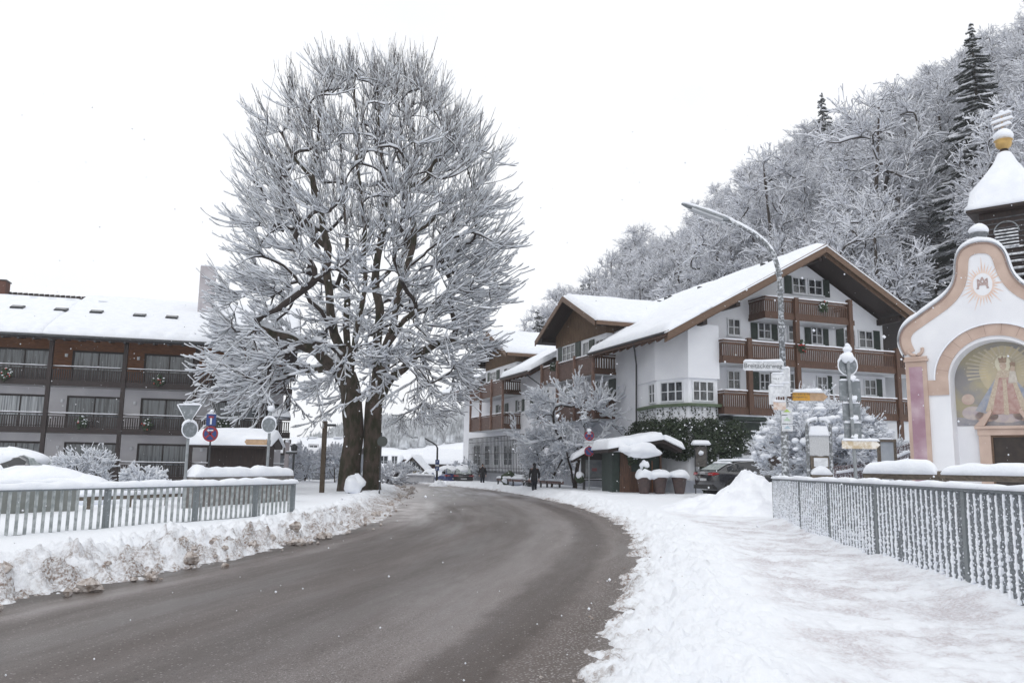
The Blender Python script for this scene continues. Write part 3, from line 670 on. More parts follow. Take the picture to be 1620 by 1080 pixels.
# ------------------------------------------------------------ balcony building on the left
LA = R(15.5); LO = V3(-29, 47, 0); lv = V3(math.cos(LA), math.sin(LA), 0); lu = V3(-math.sin(LA), math.cos(LA), 0)
left = thing('balcony_building', 'long three storey building with dark balconies, wide curtained windows and a snowy tiled roof', 'building', LO, LA)
def LL(p): d = np.asarray(p)-LO; return V3(d @ lv, d @ lu, d[2])
def lx(px, py, y=0.): return LL(hit(px, py, LO+lu*y, lu))
T0, T1, WY = -9.8, 15.4, 1.4
MB().box(T0, T1, WY, 18, .1, 6.0).build('wall', PLAST2, left); MB().box(T0, T1, WY, 18, 6.0, 8.75).build('timber_wall', RWOOD, left)
e0, ez, ry, rzz = -.75, 8.75, 9.5, 12.75
m1 = MB(); m1.prism([(T0-1, e0, ez), (T0-1, ry, rzz), (T0-1, ry, rzz-.3), (T0-1, e0, ez-.3)], (T1-T0+1.9, 0, 0)); m1.prism([(T0-1, 19.5, ez), (T0-1, ry, rzz), (T0-1, ry, rzz-.3), (T0-1, 19.5, ez-.3)], (T1-T0+1.9, 0, 0))
m1.prism([(T0, WY+.1, 8.4), (T0, 17.9, 8.4), (T0, ry, rzz-.3)], (T1-T0, 0, 0))
lr = m1.build('roof', TILE, left)
m1 = MB(); T1e = T1+.85
for i in range(80): m1.beam((T0-1+i*.33, ry-.02, rzz+.33-.3*(i*.33 < 99)), (T0-1+i*.33+.26, ry-.02, rzz+.36-.3), .2, .14)
m1.build('ridge_tiles', TILE, lr)
sl2 = (rzz-ez)/(ry-e0)
def LP(t_, y, dz=0.): return (t_, y, ez+(y-e0)*sl2+dz)
m1 = MB()
m1.slab([LP(T0-1, e0-.05), LP(2.0, e0-.05), LP(2.0, ry-1.6), LP(T0-1, ry-1.6)], .34, 80, 22, 31, .15, .35, scallop=1.33)
m1.slab([LP(1.7, e0-.05), LP(T1e, e0-.05), LP(T1e, ry-.05), LP(1.7, ry-.1)], .34, 90, 26, 32, .15, .35, scallop=1.33)
m1.slab([(T1e, 19.5, ez), (T0-1, 19.5, ez), (T0-1, ry+.2, rzz-.1), (T1e, ry+.2, rzz-.1)], .3, 30, 10, 33)
for k in range(26): m1.lump((T0+k*.55, ry-1.7+.5*math.sin(k*3.1), LP(0, ry-1.7)[2]+.08), .5, .5, .12, k)
m1.build('roof_snow', SNOW, lr, smooth=True)
m1 = MB(); m1.tube([(T0-1, e0-.1, ez-.12), (T1e, e0-.1, ez-.12)], .09, 8)
for i in range(33): m1.beam((T0+i*.8, e0-.02, ez-.3), (T0+i*.8, .6, ez-.1), .1, .14)
m1.build('gutter', IRON, lr)
Nrl = np.cross(lv, lu+Z3*sl2)
def lroof(px, py): return LL(hit(px, py, LO+lu*e0+Z3*(ez+.3), Nrl))
for px, py in ((28, 488), (97, 492), (153, 495.5), (221, 501), (272, 504)):
    p = lroof(px, py); a = V3(0, 1, sl2); a /= np.linalg.norm(a); n_ = np.cross(V3(1, 0, 0), a)
    o = MB().obox(p+n_*.06, (.36, 0, 0), a*.30, n_*.1).build('skylight', IRON, lr); MB().obox(p+n_*.17-a*.06, (.30, 0, 0), a*.19, n_*.015).build('pane', GLASS, o)
p = lroof(327, 496); q0 = lx(312, 496, p[1]); q1 = lx(341, 496, p[1]); tz = lx(327, 421, p[1])[2]
ch = MB().box(q0[0], q1[0]-.25, p[1], p[1]+1.6, p[2]-.8, tz).build('chimney', mat('chimney_plaster', (.52, .50, .52), .9, (.36, .33, .35), 1.2, 6, fac=(.4, .75)), lr)
MB().box(q0[0]+.02, q1[0]-.27, p[1]+.02, p[1]+1.58, tz, tz+.08).build('snow_cap', SNOW, ch)
p = lx(3, 472, ry-.4); z1 = lx(3, 446, ry-.4)[2]
ch = MB().box(p[0]-.9, p[0]+.28, ry-.9, ry+.1, p[2]-.8, z1).build('brick_chimney', mat('brick', (.16, .075, .055), .9, (.09, .045, .035), 30, 3), lr)
MB().box(p[0]-.96, p[0]+.34, ry-.96, ry+.16, z1, z1+.08).build('cap', IRON, ch)
DB = mat('balcony_dark', (.030, .019, .018), .6, (.018, .012, .012), 7)
cols = [-9.8, -5.8, -1.8, 2.2, 6.2, 10.2, 14.2]
for t_ in cols:
    MB().box(t_-.11, t_+.11, -.1, .12, 0, 8.6).build('column', DB, left)
for fl, zt_ in enumerate((1.52, 4.27, 7.0)):
    z = zt_-1.12
    MB().box(T0, T1+.5, .04, WY, z-.03, z+.05).build('balcony_floor', mat('concrete', (.36, .35, .36), .9), left)
    MB().box(T0, T1+.5, -.02, .04, z-.04, z+.3).build('fascia', DB, left)
    for i in range(len(cols)):
        xa = cols[i]+.11; xb = (cols[i+1]-.11) if i+1 < len(cols) else T1+.45
        b = MB(); b.box(xa, xb, -.03, .05, zt_-.07, zt_); b.box(xa, xb, -.0, .04, zt_-.22, zt_-.18); b.box(xa, xb, 0, .04, z+.36, z+.40)
        k = int((xb-xa)/.125)
        for j in range(k):
            xx = xa+(xb-xa)*(j+.5)/k; b.box(xx-.035, xx+.035, .0, .03, z+.3, zt_-.2)
        o = b.build('railing', DB, left); MB().cap((xa, .01, zt_), (xb, .01, zt_), .09, .035, i+fl).build('rail_snow', SNOW, o, smooth=True)
    # wall lights, windows
    for i in range(len(cols)):
        xa = cols[i]
        if i+1 < len(cols):
            wx = xa+2.28; ww = 2.9 if not (fl == 1 and i == 3) else 3.05
        else: continue
        window(left, (wx, WY, z+.02), rX, nY, ww, 2.2, 2, 1, fm=DB, gm_=CURT2 if (fl, i) in ((1, 2), (1, 1), (0, 1), (1, 0)) else CURT, fw=.11, sill=False)
        MB().lathe((xa+.5, WY-.08, z+1.9), [(.0, -.1), (.08, -.09), (.09, .09), (0, .1)], 8).build('wall_light', PLAST, left)
    rg = random.Random(fl)
window(left, (14.75, WY, 3.15+.02), rX, nY, .8, 2.1, 1, 1, fm=DB, gm_=CURT, fw=.1, sill=False)
for px, py, s in ((9, 592, 1), (250, 602, 2), (128, 668, 3), (232, 671, 5), (353, 672, 6)): wreath(left, lx(px, py, -.12), .33, s != 6, s)
# end wall balcony with flowers and the lean-to snow
m1 = MB(); m1.box(T1, T1+.5, .2, 2.2, 4.27, 4.35); m1.build('balcony_shelf', DB, left); MB().slab([(T1-.9, -.1, 4.42), (T1+.5, -.1, 4.42), (T1+.5, 1.3, 4.42), (T1-.9, 1.3, 4.42)], .5, 10, 8, 3).build('snow_heap', SNOW, left, smooth=True)
b = MB(); b.box(T1+.45, T1+.6, -.3, 1.4, 2.8, 3.0)
for k in range(3): b.beam((T1+.3, .1, z_ := (8.4, 5.7, 3.0)[k]), (T1+.3, .1, z_-.9), .2, .3, up=(1, 0, 0))
b.build('corbel', DB, left)
# parked furniture on a balcony
b = MB(); b.lathe((cols[3]+1.9, .8, 3.15), [(0, .0), (.22, .0), (.04, .05), (.04, .7), (.45, .72), (.45, .76), (0, .76)], 14); b.build('balcony_table', WHITE, left); 
# ------------------------------------------------------------ trees
BARK = mat('bark', (.075, .055, .042), .9, (.030, .022, .018), 7, 6, .9, 22, stretch=(3, 3, .7), snow=0)
MOSSY = mat('bark_mossy', (.085, .062, .05), .9, (.030, .030, .014), 2.2, 7, 1.0, 16, stretch=(2, 2, .8), fac=(.40, .62))
TWIG = mat('twig', (.045, .034, .030), .9, (.03, .022, .02), 6, snow=.0)
TWIGS = mat('twig_snowed', (.075, .065, .062), .9, (.05, .042, .04), 6, snow=.55)
FORSN = mat('hoar_snow', (.90, .915, .95), .85, (.80, .82, .88), 1.3, 3)
SNOWB = mat('branch_snow', (.88, .90, .935), .8, (.82, .85, .90), 3, 4)
for m_, f_ in ((FORSN, .22), (SNOWB, .22)):     # loose snow lets daylight through
    t = m_.node_tree; b = t.nodes['Principled BSDF']; tr_ = t.nodes.new('ShaderNodeBsdfTranslucent'); tr_.inputs[0].default_value = (.90, .92, .96, 1); mx_ = t.nodes.new('ShaderNodeMixShader'); mx_.inputs[0].default_value = f_
    t.links.new(b.outputs[0], mx_.inputs[1]); t.links.new(tr_.outputs[0], mx_.inputs[2]); t.links.new(mx_.outputs[0], t.nodes['Material Output'].inputs[0])
def tubes(P, Rr, sides):
    """P (N,K,3), Rr (N,K) -> verts, quads"""
    N_, K, _ = P.shape
    T = np.empty_like(P); T[:, 1:-1] = P[:, 2:]-P[:, :-2]; T[:, 0] = P[:, 1]-P[:, 0]; T[:, -1] = P[:, -1]-P[:, -2]
    T /= np.linalg.norm(T, axis=2, keepdims=True)+1e-9
    m = T.mean(1); ref = np.where(np.abs(m[:, 2:3]) > .75, np.array([[1., 0, 0]]), np.array([[0, 0, 1.]]))[:, None, :]
    A_ = np.cross(T, np.broadcast_to(ref, T.shape)); A_ /= np.linalg.norm(A_, axis=2, keepdims=True)+1e-9; B_ = np.cross(T, A_)
    a = np.arange(sides)*2*np.pi/sides
    V_ = P[:, :, None, :]+Rr[:, :, None, None]*(np.cos(a)[None, None, :, None]*A_[:, :, None, :]+np.sin(a)[None, None, :, None]*B_[:, :, None, :])
    i = np.arange(N_)[:, None, None]*K*sides; k = np.arange(K-1)[None, :, None]*sides; s = np.arange(sides)[None, None, :]; s2 = (s+1) % sides
    Fq = np.stack([i+k+s, i+k+s2, i+k+sides+s2, i+k+sides+s], -1).reshape(-1, 4)
    return V_.reshape(-1, 3), Fq
class Acc:
    def __init__(s): s.V = []; s.F = []; s.n = 0
    def add(s, V_, F_):
        if len(V_): s.V.append(V_); s.F.append(F_+s.n); s.n += len(V_)
    def build(s, name, m, parent=None, smooth=True):
        return mesh_np(name, np.concatenate(s.V), np.concatenate(s.F), m, parent, smooth)
def resamp(P, K):
    P = np.asarray(P, float); s = np.r_[0, np.cumsum(np.linalg.norm(np.diff(P, axis=0), axis=1))]; t = np.linspace(0, s[-1], K)
    return np.stack([np.interp(t, s, P[:, i]) for i in range(3)], -1)
def snow_on(P, Rr, rng, amount, rs, thin=.25, frac=1.0):
    """rounded snow sitting on top of branch segments; P (N,K,3)"""
    T = P[:, 1:]-P[:, :-1]; Ls = np.linalg.norm(T, axis=2)+1e-9; hz = np.sqrt(np.clip(1-(T[:, :, 2]/Ls)**2, 0, 1)); hz = np.concatenate([hz, hz[:, -1:]], 1)
    lump = .25+1.35*rng.random(P.shape[:2])
    rs_ = (rs*amount+Rr*.55)*lump*(thin+(1-thin)*hz**1.6); rs_[:, 0] *= .5
    if frac < 1: rs_ = rs_*(rng.random((P.shape[0], 1)) < frac)
    Q = P.copy(); Q[:, :, 2] += Rr*.8+rs_*.8
    return Q, rs_
def skeleton_tree(seed, leaders, targets, twig, name, label, cat, loc=(0, 0, 0), rtip=.016, expo=.43, rtrunk=None, bend_up=.25, snow_r=.045, group=None, bark=None, twigm=None, snowm=None, zmin=2.0, trunk_flare=.25, snow_frac=1., env=None, trunk_h=None):
    rng = np.random.default_rng(seed); P = []; par = []; paths = []; PA = np.zeros((60000, 3)); BL = np.zeros(60000)
    def add_path(start, pts):
        ids = [start] if start is not None else []
        for p in pts: PA[len(P)] = p; BL[len(P)] = 1e3*(p[2] < zmin); P.append(np.asarray(p, float)); par.append(ids[-1] if ids else -1); ids.append(len(P)-1)
        paths.append(ids); return ids
    for ld in leaders:
        pts = resamp(ld['pts'], ld.get('n', 14)); st = None
        if ld.get('on') is not None:
            src = paths[ld['on']]; A0 = np.array([P[i] for i in src]); st = src[int(np.argmin(np.linalg.norm(A0-pts[0], axis=1)))]
            pts[1:] += rng.normal(0, ld.get('wob', .08), (len(pts)-1, 3)); pts = pts[1:]
        add_path(st, pts)
    nl = len(paths); base = P[0]
    targets = targets[np.argsort(np.linalg.norm(targets-np.array([0, 0, trunk_h or 6.]), axis=1))]
    tp = []
    for tg in targets:
        A0 = PA[:len(P)]; d = np.linalg.norm(A0-tg, axis=1); rb = np.linalg.norm((A0-base)*np.array([1, 1, .6]), axis=1); tb = np.linalg.norm((tg-base)*np.array([1, 1, .6]))
        cost = d+.55*np.maximum(0, rb-tb)+.35*np.maximum(0, A0[:, 2]-tg[2])*0.6+BL[:len(P)]
        i = int(np.argmin(cost)); L_ = d[i]
        if L_ < .15: continue
        pd = P[i]-P[par[i]] if par[i] >= 0 else np.array([0, 0, 1.]); pd = pd/(np.linalg.norm(pd)+1e-9)
        c_ = P[i]+pd*L_*.38+np.array([0, 0, bend_up*L_*.8])+rng.normal(0, .035*L_, 3); n = max(2, int(L_/.5)+1); t_ = np.linspace(0, 1, n+1)[1:, None]
        pts = (1-t_)**2*P[i]+2*t_*(1-t_)*c_+t_**2*tg; tp.append(len(paths)); add_path(i, pts)
    Pn = np.array(P); par_ = np.array(par); cnt = np.zeros(len(P)); haschild = np.zeros(len(P), bool)
    for q in range(len(P)-1, -1, -1):
        if cnt[q] == 0: cnt[q] = 1
        if par_[q] >= 0: cnt[par_[q]] += cnt[q]
    # cumulative along a chain counts every node once only: use leaf counts
    cnt = np.zeros(len(P)); ch = [[] for _ in P]
    for q, p_ in enumerate(par):
        if p_ >= 0: ch[p_].append(q)
    for q in range(len(P)-1, -1, -1): cnt[q] = max(1, sum(cnt[c] for c in ch[q])) if ch[q] else 1
    rad = rtip*cnt**expo
    if rtrunk:
        k_ = rtrunk/rad[paths[0][2]]; rad = rtip+(rad-rtip)*k_ if k_ else rad
    root = thing(name, label, cat, loc, 0, group)
    wood, sn = Acc(), Acc(); tr = Acc()
    for pi, ids in enumerate(paths):
        pts = Pn[ids]; rr_ = rad[ids].copy()
        if pi >= nl or leaders[pi].get('on') is not None: rr_[0] = min(rr_[0], rr_[1]*1.15)
        if pi < nl:
            K = max(6, len(ids)*2); r2 = np.interp(np.linspace(0, 1, K), np.linspace(0, 1, len(ids)), rr_); p2 = resamp(pts, K)
            if leaders[pi].get('on') is None:
                hgt = p2[:, 2]-p2[0, 2]; r2 = r2*(1+trunk_flare*np.exp(-hgt/.7)); V_, F_ = tubes(p2[None], r2[None], 18)
                dd = V_-np.repeat(p2, 18, 0); an = np.arctan2(dd[:, 1], dd[:, 0]); V_ = V_+dd*(.10*np.sin(an*5+V_[:, 2]*.5+seed)+.06*np.sin(an*9-V_[:, 2]*.8))[:, None]; tr.add(V_, F_)
            else:
                V_, F_ = tubes(p2[None], r2[None], 9); (tr if r2[0] > .12 else wood).add(V_, F_)
                Q, q_ = snow_on(p2[None], r2[None], rng, 1, snow_r, .0); V_, F_ = tubes(Q, q_*.9, 6); sn.add(V_, F_)
        else:
            V_, F_ = tubes(pts[None], rr_[None], 5); wood.add(V_, F_)
            Q, q_ = snow_on(pts[None], rr_[None], rng, 1, snow_r, .12); V_, F_ = tubes(Q, q_, 5); sn.add(V_, F_)
    # twigs
    bp_, bd_ = [], []
    for pi in tp:
        pts = Pn[paths[pi]]
        if len(pts) < 2: continue
        m_ = twig['per']; tt = rng.uniform(twig.get('from', .15), 1, m_); tt[0] = 1.0; f_ = tt*(len(pts)-1); i0 = np.minimum(f_.astype(int), len(pts)-2); fr = (f_-i0)[:, None]
        bp_.append(pts[i0]*(1-fr)+pts[i0+1]*fr); bd_.append((pts[i0+1]-pts[i0])/(np.linalg.norm(pts[i0+1]-pts[i0], axis=1, keepdims=True)+1e-9))
    B = np.concatenate(bp_); Dr = np.concatenate(bd_)
    cen = env['c'] if env else np.array([0, 0, trunk_h or 6.])
    def spawn(B, Dr, ln, spread, up, K, curl):
        n = len(B); o_ = B-cen; o_ /= np.linalg.norm(o_, axis=1, keepdims=True)+1e-9
        d = Dr*.8+rng.normal(0, spread, (n, 3))+o_*twig.get('out', .45)+np.array([0, 0, up]); d /= np.linalg.norm(d, axis=1, keepdims=True)+1e-9
        l_ = ln*rng.uniform(.5, 1.25, n); t_ = np.linspace(0, 1, K); side = rng.normal(0, .10, (n, 3))
        Pp = B[:, None]+d[:, None]*(l_[:, None]*t_)[:, :, None]+side[:, None]*(l_[:, None]*t_**2)[:, :, None]
        Pp[:, :, 2] += (curl*l_[:, None]*t_**2); return Pp, d
    T1_, d1 = spawn(B, Dr, twig['len'], twig['spread'], twig['up'], 5, twig.get('curl', .15))
    r1 = np.linspace(twig['r'], twig['r']*.5, 5)[None]*np.ones((len(T1_), 1)); V_, F_ = tubes(T1_, r1, 3); tw = Acc(); tw.add(V_, F_)
    Q, q_ = snow_on(T1_, r1, rng, 1, twig['snow'], twig.get('thin', .35), snow_frac); V_, F_ = tubes(Q, q_, 4); sn.add(V_, F_)
    m_ = twig['sub']; ii = np.repeat(np.arange(len(T1_)), m_); kk = rng.integers(1, 5, len(ii)); B2 = T1_[ii, kk]; D2 = T1_[ii, kk]-T1_[ii, kk-1]; D2 /= np.linalg.norm(D2, axis=1, keepdims=True)+1e-9
    T2_, d2 = spawn(B2, D2, twig['len']*.45, twig['spread']*1.15, twig['up']*1.1, 3, twig.get('curl', .15))
    r2 = np.linspace(twig['r']*.7, twig['r']*.45, 3)[None]*np.ones((len(T2_), 1)); V_, F_ = tubes(T2_, r2, 3); tw.add(V_, F_)
    Q, q_ = snow_on(T2_, r2, rng, 1, twig['snow']*.95, twig.get('thin', .35), snow_frac); V_, F_ = tubes(Q, q_, 3); sn.add(V_, F_)
    tr.build('trunk', bark or BARK, root); cr2 = wood; cr2.add(np.concatenate(tw.V), np.concatenate(tw.F)); crn = cr2.build('crown', twigm or TWIG, root, False)
    sn.build('branch_snow', snowm or SNOWB, crn, True)
    return root
# --- the two big roadside trees whose crowns merge: traced heads in metres at depth ~40
TD = 40.
def TP(px, py, dy=0.): p = at(px, py, TD+dy); return p
b1 = gp(551, 777, .22); TD = b1[1]; b2 = at(588, 773, TD+.7); b2[2] = .2
def crown_targets(seed, n, side):
    """points in a broad crown, given in photo silhouette (half widths at heights) and rounded in depth"""
    rng = np.random.default_rng(seed); out_ = []
    ys = [112, 128, 165, 200, 260, 330, 400, 480, 560, 620, 665]
    xl = [540, 465, 418, 402, 388, 382, 374, 350, 335, 325, 335]
    xr = [625, 680, 715, 755, 782, 798, 804, 788, 765, 735, 685]
    while len(out_) < n:
        y = rng.uniform(112, 665); a, b_ = np.interp(y, ys, xl), np.interp(y, ys, xr); xm = 578; u_ = rng.uniform(-1, 1); ph = rng.uniform(-1, 1)
        r_ = math.hypot(u_, ph)
        if r_ > 1 or rng.random() > .12+.88*r_**1.6: continue
        if ph < 0 and rng.random() < .35: continue
        if y > 520 and r_ < .35+.4*(y-520)/145: continue
        # hollow underside in the middle
        x = xm+u_*((b_-xm) if u_ > 0 else (xm-a)); hw = (b_-a)/2/FPX*TD*.85
        if y > 600 and x > 560 and rng.random() < .4: continue
        if (side < 0) != (x+rng.normal(0, 45) < 590): continue
        out_.append(TP(x, y, ph*hw*1.0))
    return np.array(out_)
def lead(pts, on=None, n=10, wob=.12): return dict(pts=[np.asarray(p) for p in pts], on=on, n=n, wob=wob)
def loc_(L_, b): return [dict(l, pts=[p-b for p in l['pts']]) for l in L_]
TWG = dict(per=6, len=1.3, spread=.27, up=.12, r=.016, sub=3, snow=.040, curl=.24, thin=.15, out=.75)
t1 = [lead([b1-Z3*.3, TP(553, 740), TP(560, 690), TP(556, 620), TP(552, 590)], None, 12),
      lead([TP(553, 597), TP(535, 540, .5), TP(520, 480, 1), TP(518, 400, 1.2), TP(508, 320, 1.5), TP(500, 240, 1), TP(490, 150, 1)], 0, 14),
      lead([TP(556, 605), TP(560, 540, -.6), TP(575, 470, -.9), TP(578, 400, -1), TP(572, 320, -1), TP(566, 230, -.8), TP(560, 110, -.5)], 0, 14),
      lead([TP(553, 590), TP(548, 520, 1), TP(545, 440, 1.6), TP(548, 350, 2), TP(540, 260, 2.5), TP(535, 160, 2.8)], 0, 12),
      lead([TP(548, 600), TP(505, 560, -1), TP(460, 530, -2), TP(410, 520, -3), TP(370, 545, -3.5), TP(330, 590, -4), TP(300, 628, -4)], 0, 14),
      lead([TP(533, 535, .5), TP(495, 470, 0), TP(455, 425, -1), TP(410, 400, -1.5), TP(375, 420, -1.6)], 1, 10),
      lead([TP(518, 400, 1.2), TP(480, 345, 1), TP(440, 310, 0), TP(400, 300, 0)], 1, 10),
      lead([TP(508, 320, 1.5), TP(470, 250, 2), TP(430, 190, 2.5), TP(410, 160, 2)], 1, 10),
      lead([TP(545, 560), TP(500, 585, 2.5), TP(450, 590, 4), TP(400, 610, 5)], 0, 10)]
t2 = [lead([b2-Z3*.3, TP(588, 735), TP(590, 680), TP(592, 640), TP(597, 605)], None, 12),
      lead([TP(596, 610), TP(618, 560, -.6), TP(625, 500, -1), TP(640, 430, -1.3), TP(655, 390, -1.5), TP(650, 300, -1.5), TP(655, 200, -1.3)], 0, 14),
      lead([TP(597, 615), TP(600, 540, .8), TP(598, 450, 1), TP(605, 370, 1.2), TP(608, 280, 1.5), TP(600, 180, 1.2), TP(598, 100, 1)], 0, 14),
      lead([TP(594, 640), TP(625, 590, 0), TP(660, 560, .5), TP(700, 540, 1), TP(745, 545, 1)], 0, 12),
      lead([TP(622, 540, -.8), TP(635, 505, -1.5), TP(665, 488, -2.3), TP(700, 478, -3), TP(740, 482, -3.6), TP(775, 490, -4)], 1, 12, .06),
      lead([TP(640, 430, -1.3), TP(690, 385, -1.8), TP(735, 370, -2), TP(780, 380, -2)], 1, 10),
      lead([TP(650, 300, -1.5), TP(695, 250, -1), TP(740, 235, 0), TP(770, 240, 0)], 1, 10),
      lead([TP(600, 450, 1), TP(650, 380, 2.5), TP(700, 330, 3.5), TP(750, 310, 4)], 2, 10),
      lead([TP(608, 280, 1.5), TP(640, 190, 2), TP(670, 130, 2)], 2, 10)]
print('b1', b1, 'b2', b2)
ta, tb = crown_targets(5, 440, -1)-b1, crown_targets(6, 440, 1)-b2
cen1 = dict(c=TP(578, 420)-b1); cen2 = dict(c=TP(590, 420)-b2)
skeleton_tree(1, loc_(t1, b1), ta, TWG, 'broadleaf_tree', 'huge bare snow laden tree with thick mossy trunk beside the snow capped stone', 'tree', b1, rtip=.014, expo=.46, rtrunk=.50, group='pair of big roadside trees', bark=MOSSY, zmin=5.2, env=cen1, trunk_h=8, trunk_flare=.3)
skeleton_tree(2, loc_(t2, b2), tb, TWG, 'broadleaf_tree', 'huge bare snow laden tree nearest the dark round sign, its trunk patched with snow', 'tree', b2, rtip=.014, expo=.46, rtrunk=.43, group='pair of big roadside trees', bark=MOSSY, zmin=4.0, env=cen2, trunk_h=8, trunk_flare=.25)
# --- small ornamental tree and shrubs
def ball_targets(seed, n, rx, ry, z0, z1, low=.3):
    rng = np.random.default_rng(seed); o = []
    while len(o) < n:
        p = rng.uniform(-1, 1, 3)
        if p @ p > 1 or rng.random() > .25+.75*(p @ p): continue
        o.append([p[0]*rx, p[1]*ry, (z0+z1)/2+p[2]*(z1-z0)/2])
    return np.array(o)
def small_tree(seed, px, py, d, h, rx, n, label, cat='tree', z0=.8, r=.1, stems=1, snow=.05, per=8, ln=.7, name='bare_tree', group=None, sub=3, spread=.5, ry=None, up=.05):
    base = at(px, py, d); base = V3(base[0], d, gz(base[0], d)-.05); rg = random.Random(seed); L_ = []
    for s_ in range(stems):
        a = rg.uniform(0, 6.3); q = .25*rx*(s_ > 0 or stems > 1)
        L_.append(lead([V3(q*.4*math.cos(a), q*.4*math.sin(a), 0), V3(q*math.cos(a)*.9, q*math.sin(a), h*.25), V3(q*2*math.cos(a), q*2*math.sin(a), h*.5)], None, 6) if not s_ else lead([V3(L_[0]['pts'][0][0], L_[0]['pts'][0][1], .12), V3(q*math.cos(a), q*math.sin(a), h*.28), V3(q*2.2*math.cos(a), q*2.2*math.sin(a), h*.55)], 0, 7, .03))
    tg = ball_targets(seed, n, rx, ry or rx, z0, h)
    return skeleton_tree(seed, L_, tg, dict(per=per, len=ln, spread=spread, up=up, r=.007, sub=sub, snow=snow, thin=.5, curl=.1), name, label, cat, base, rtip=.009, expo=.42, rtrunk=r, zmin=.15*h if stems > 1 else .22*h, snow_r=snow*1.2, trunk_h=h*.4, trunk_flare=.1, group=group)
small_tree(21, 905, 768, 50, 6.4, 3.5, 105, 'small spreading bare tree thick with snow before the trellised hotel wall', z0=1.2, r=.13, stems=3, snow=.05, per=8, ln=.7, name='ornamental_tree')
small_tree(22, 868, 768, 51.5, 3.6, 1.7, 90, 'low bushy young tree white with snow behind the walking figure', r=.05, stems=4, snow=.04, per=9, ln=.6, name='young_tree', cat='shrub')
small_tree(23, 128, 760, 30, 1.75, .95, 70, 'bare shrub with thin snowy twigs beside the mounded snow covered car', cat='shrub', z0=.2, r=.03, stems=4, snow=.028, per=8, ln=.35, name='snowy_shrub')
small_tree(24, 228, 760, 30, 1.1, .85, 60, 'low rounded shrub bearing clumps of snow behind the railing', cat='shrub', z0=.15, r=.03, stems=4, snow=.045, per=8, ln=.25, name='snowy_shrub')
small_tree(25, 484, 758, 62, 2.4, 1.2, 34, 'feathery white shrub in front of the pale grey house', cat='shrub', z0=.2, r=.04, stems=4, snow=.05, per=8, ln=.6, name='snowy_shrub')
small_tree(26, 530, 762, 60, 2.4, 1.2, 40, 'dense snowy bush between the wooden footpath post and the big trees', cat='shrub', z0=.2, r=.04, stems=4, snow=.07, per=8, ln=.5, name='snowy_shrub')
def snow_bush(seed, px, py, d, w, h, label, n=150, name='snowy_bush', lump=.21, ry=None, dens=4.2):
    """bush buried under rounded clumps of snow, dark stems and twigs under them"""
    o = small_tree(seed, px, py, d, h, w/2, n, label, 'bush', z0=.35, r=.05, stems=5, snow=.035, per=8, ln=.35, name=name, ry=ry)
    rg = random.Random(seed); mb = MB(); rng = np.random.default_rng(seed)
    for k in range(int(n*dens)):
        while True:
            p = rng.uniform(-1, 1, 3)
            if .3 < p @ p < 1: break
        if p[2] < -.2 and rg.random() < .7: continue
        if fbm(np.array(p[0]*1.7+seed), np.array(p[2]*1.7+p[1]), 2, seed) < .42: continue
        p = p*(.82+.36*float(vn(np.array(p[0]*2.+3*seed), np.array(p[2]*2.+p[1]*2), 9)))
        r_ = lump*rg.uniform(.2, 1.0)**1.3*(1 if p[2] > .1 else .6)
        mb.lump((p[0]*w/2, p[1]*(ry or w/2), h*.52+p[2]*h*.48), r_*rg.uniform(.8, 1.5), r_*rg.uniform(.8, 1.4), r_*.62, k, .2, 8, 6)
    mb.build('snow_clumps', SNOW, o, smooth=True); return o
snow_bush(31, 1300, 770, 33, 5.4, 4.1, 'broad bush buried in rounded snow clumps behind the frosted notice board', 300)
snow_bush(32, 1292, 770, 34.5, 1.7, 5.0, 'tall snow crowned shrub rising above the yellow arrow sign', 70, lump=.3)
snow_bush(33, 1398, 770, 34, 3.0, 3.0, 'brown twigged bush dusted with snow between the sign stack and the chapel', 130, lump=.13)
# ------------------------------------------------------------ forest prototypes
def forest_proto(seed, h, rx, n, zlow, lean=0.):
    rg = random.Random(seed); L_ = [lead([V3(0, 0, -.5), V3(.1, 0, h*.3), V3(lean*.5, .2, h*.6), V3(lean, 0, h*.93)], None, 16)]
    L_[0]['n'] = 16
    rng = np.random.default_rng(seed); tg = []
    while len(tg) < n:
        p = rng.uniform(-1, 1, 3)
        if p @ p > 1 or rng.random() > .35+.65*(p @ p): continue
        tg.append([p[0]*rx+lean*.5, p[1]*rx, h*(zlow+1)/2+p[2]*h*(1-zlow)/2])
    return skeleton_tree(seed, L_, np.array(tg), dict(per=9, len=1.35, spread=.5, up=.0, r=.014, sub=3, snow=.046, thin=.6, curl=-.10), 'forest_tree', 'x', 'tree', (0, 0, 0), rtip=.024, expo=.43, rtrunk=.33, zmin=h*.25, snow_r=.06, snow_frac=.8, trunk_h=h*.5, trunk_flare=.1, snowm=FORSN, bark=BARK, bend_up=.12)
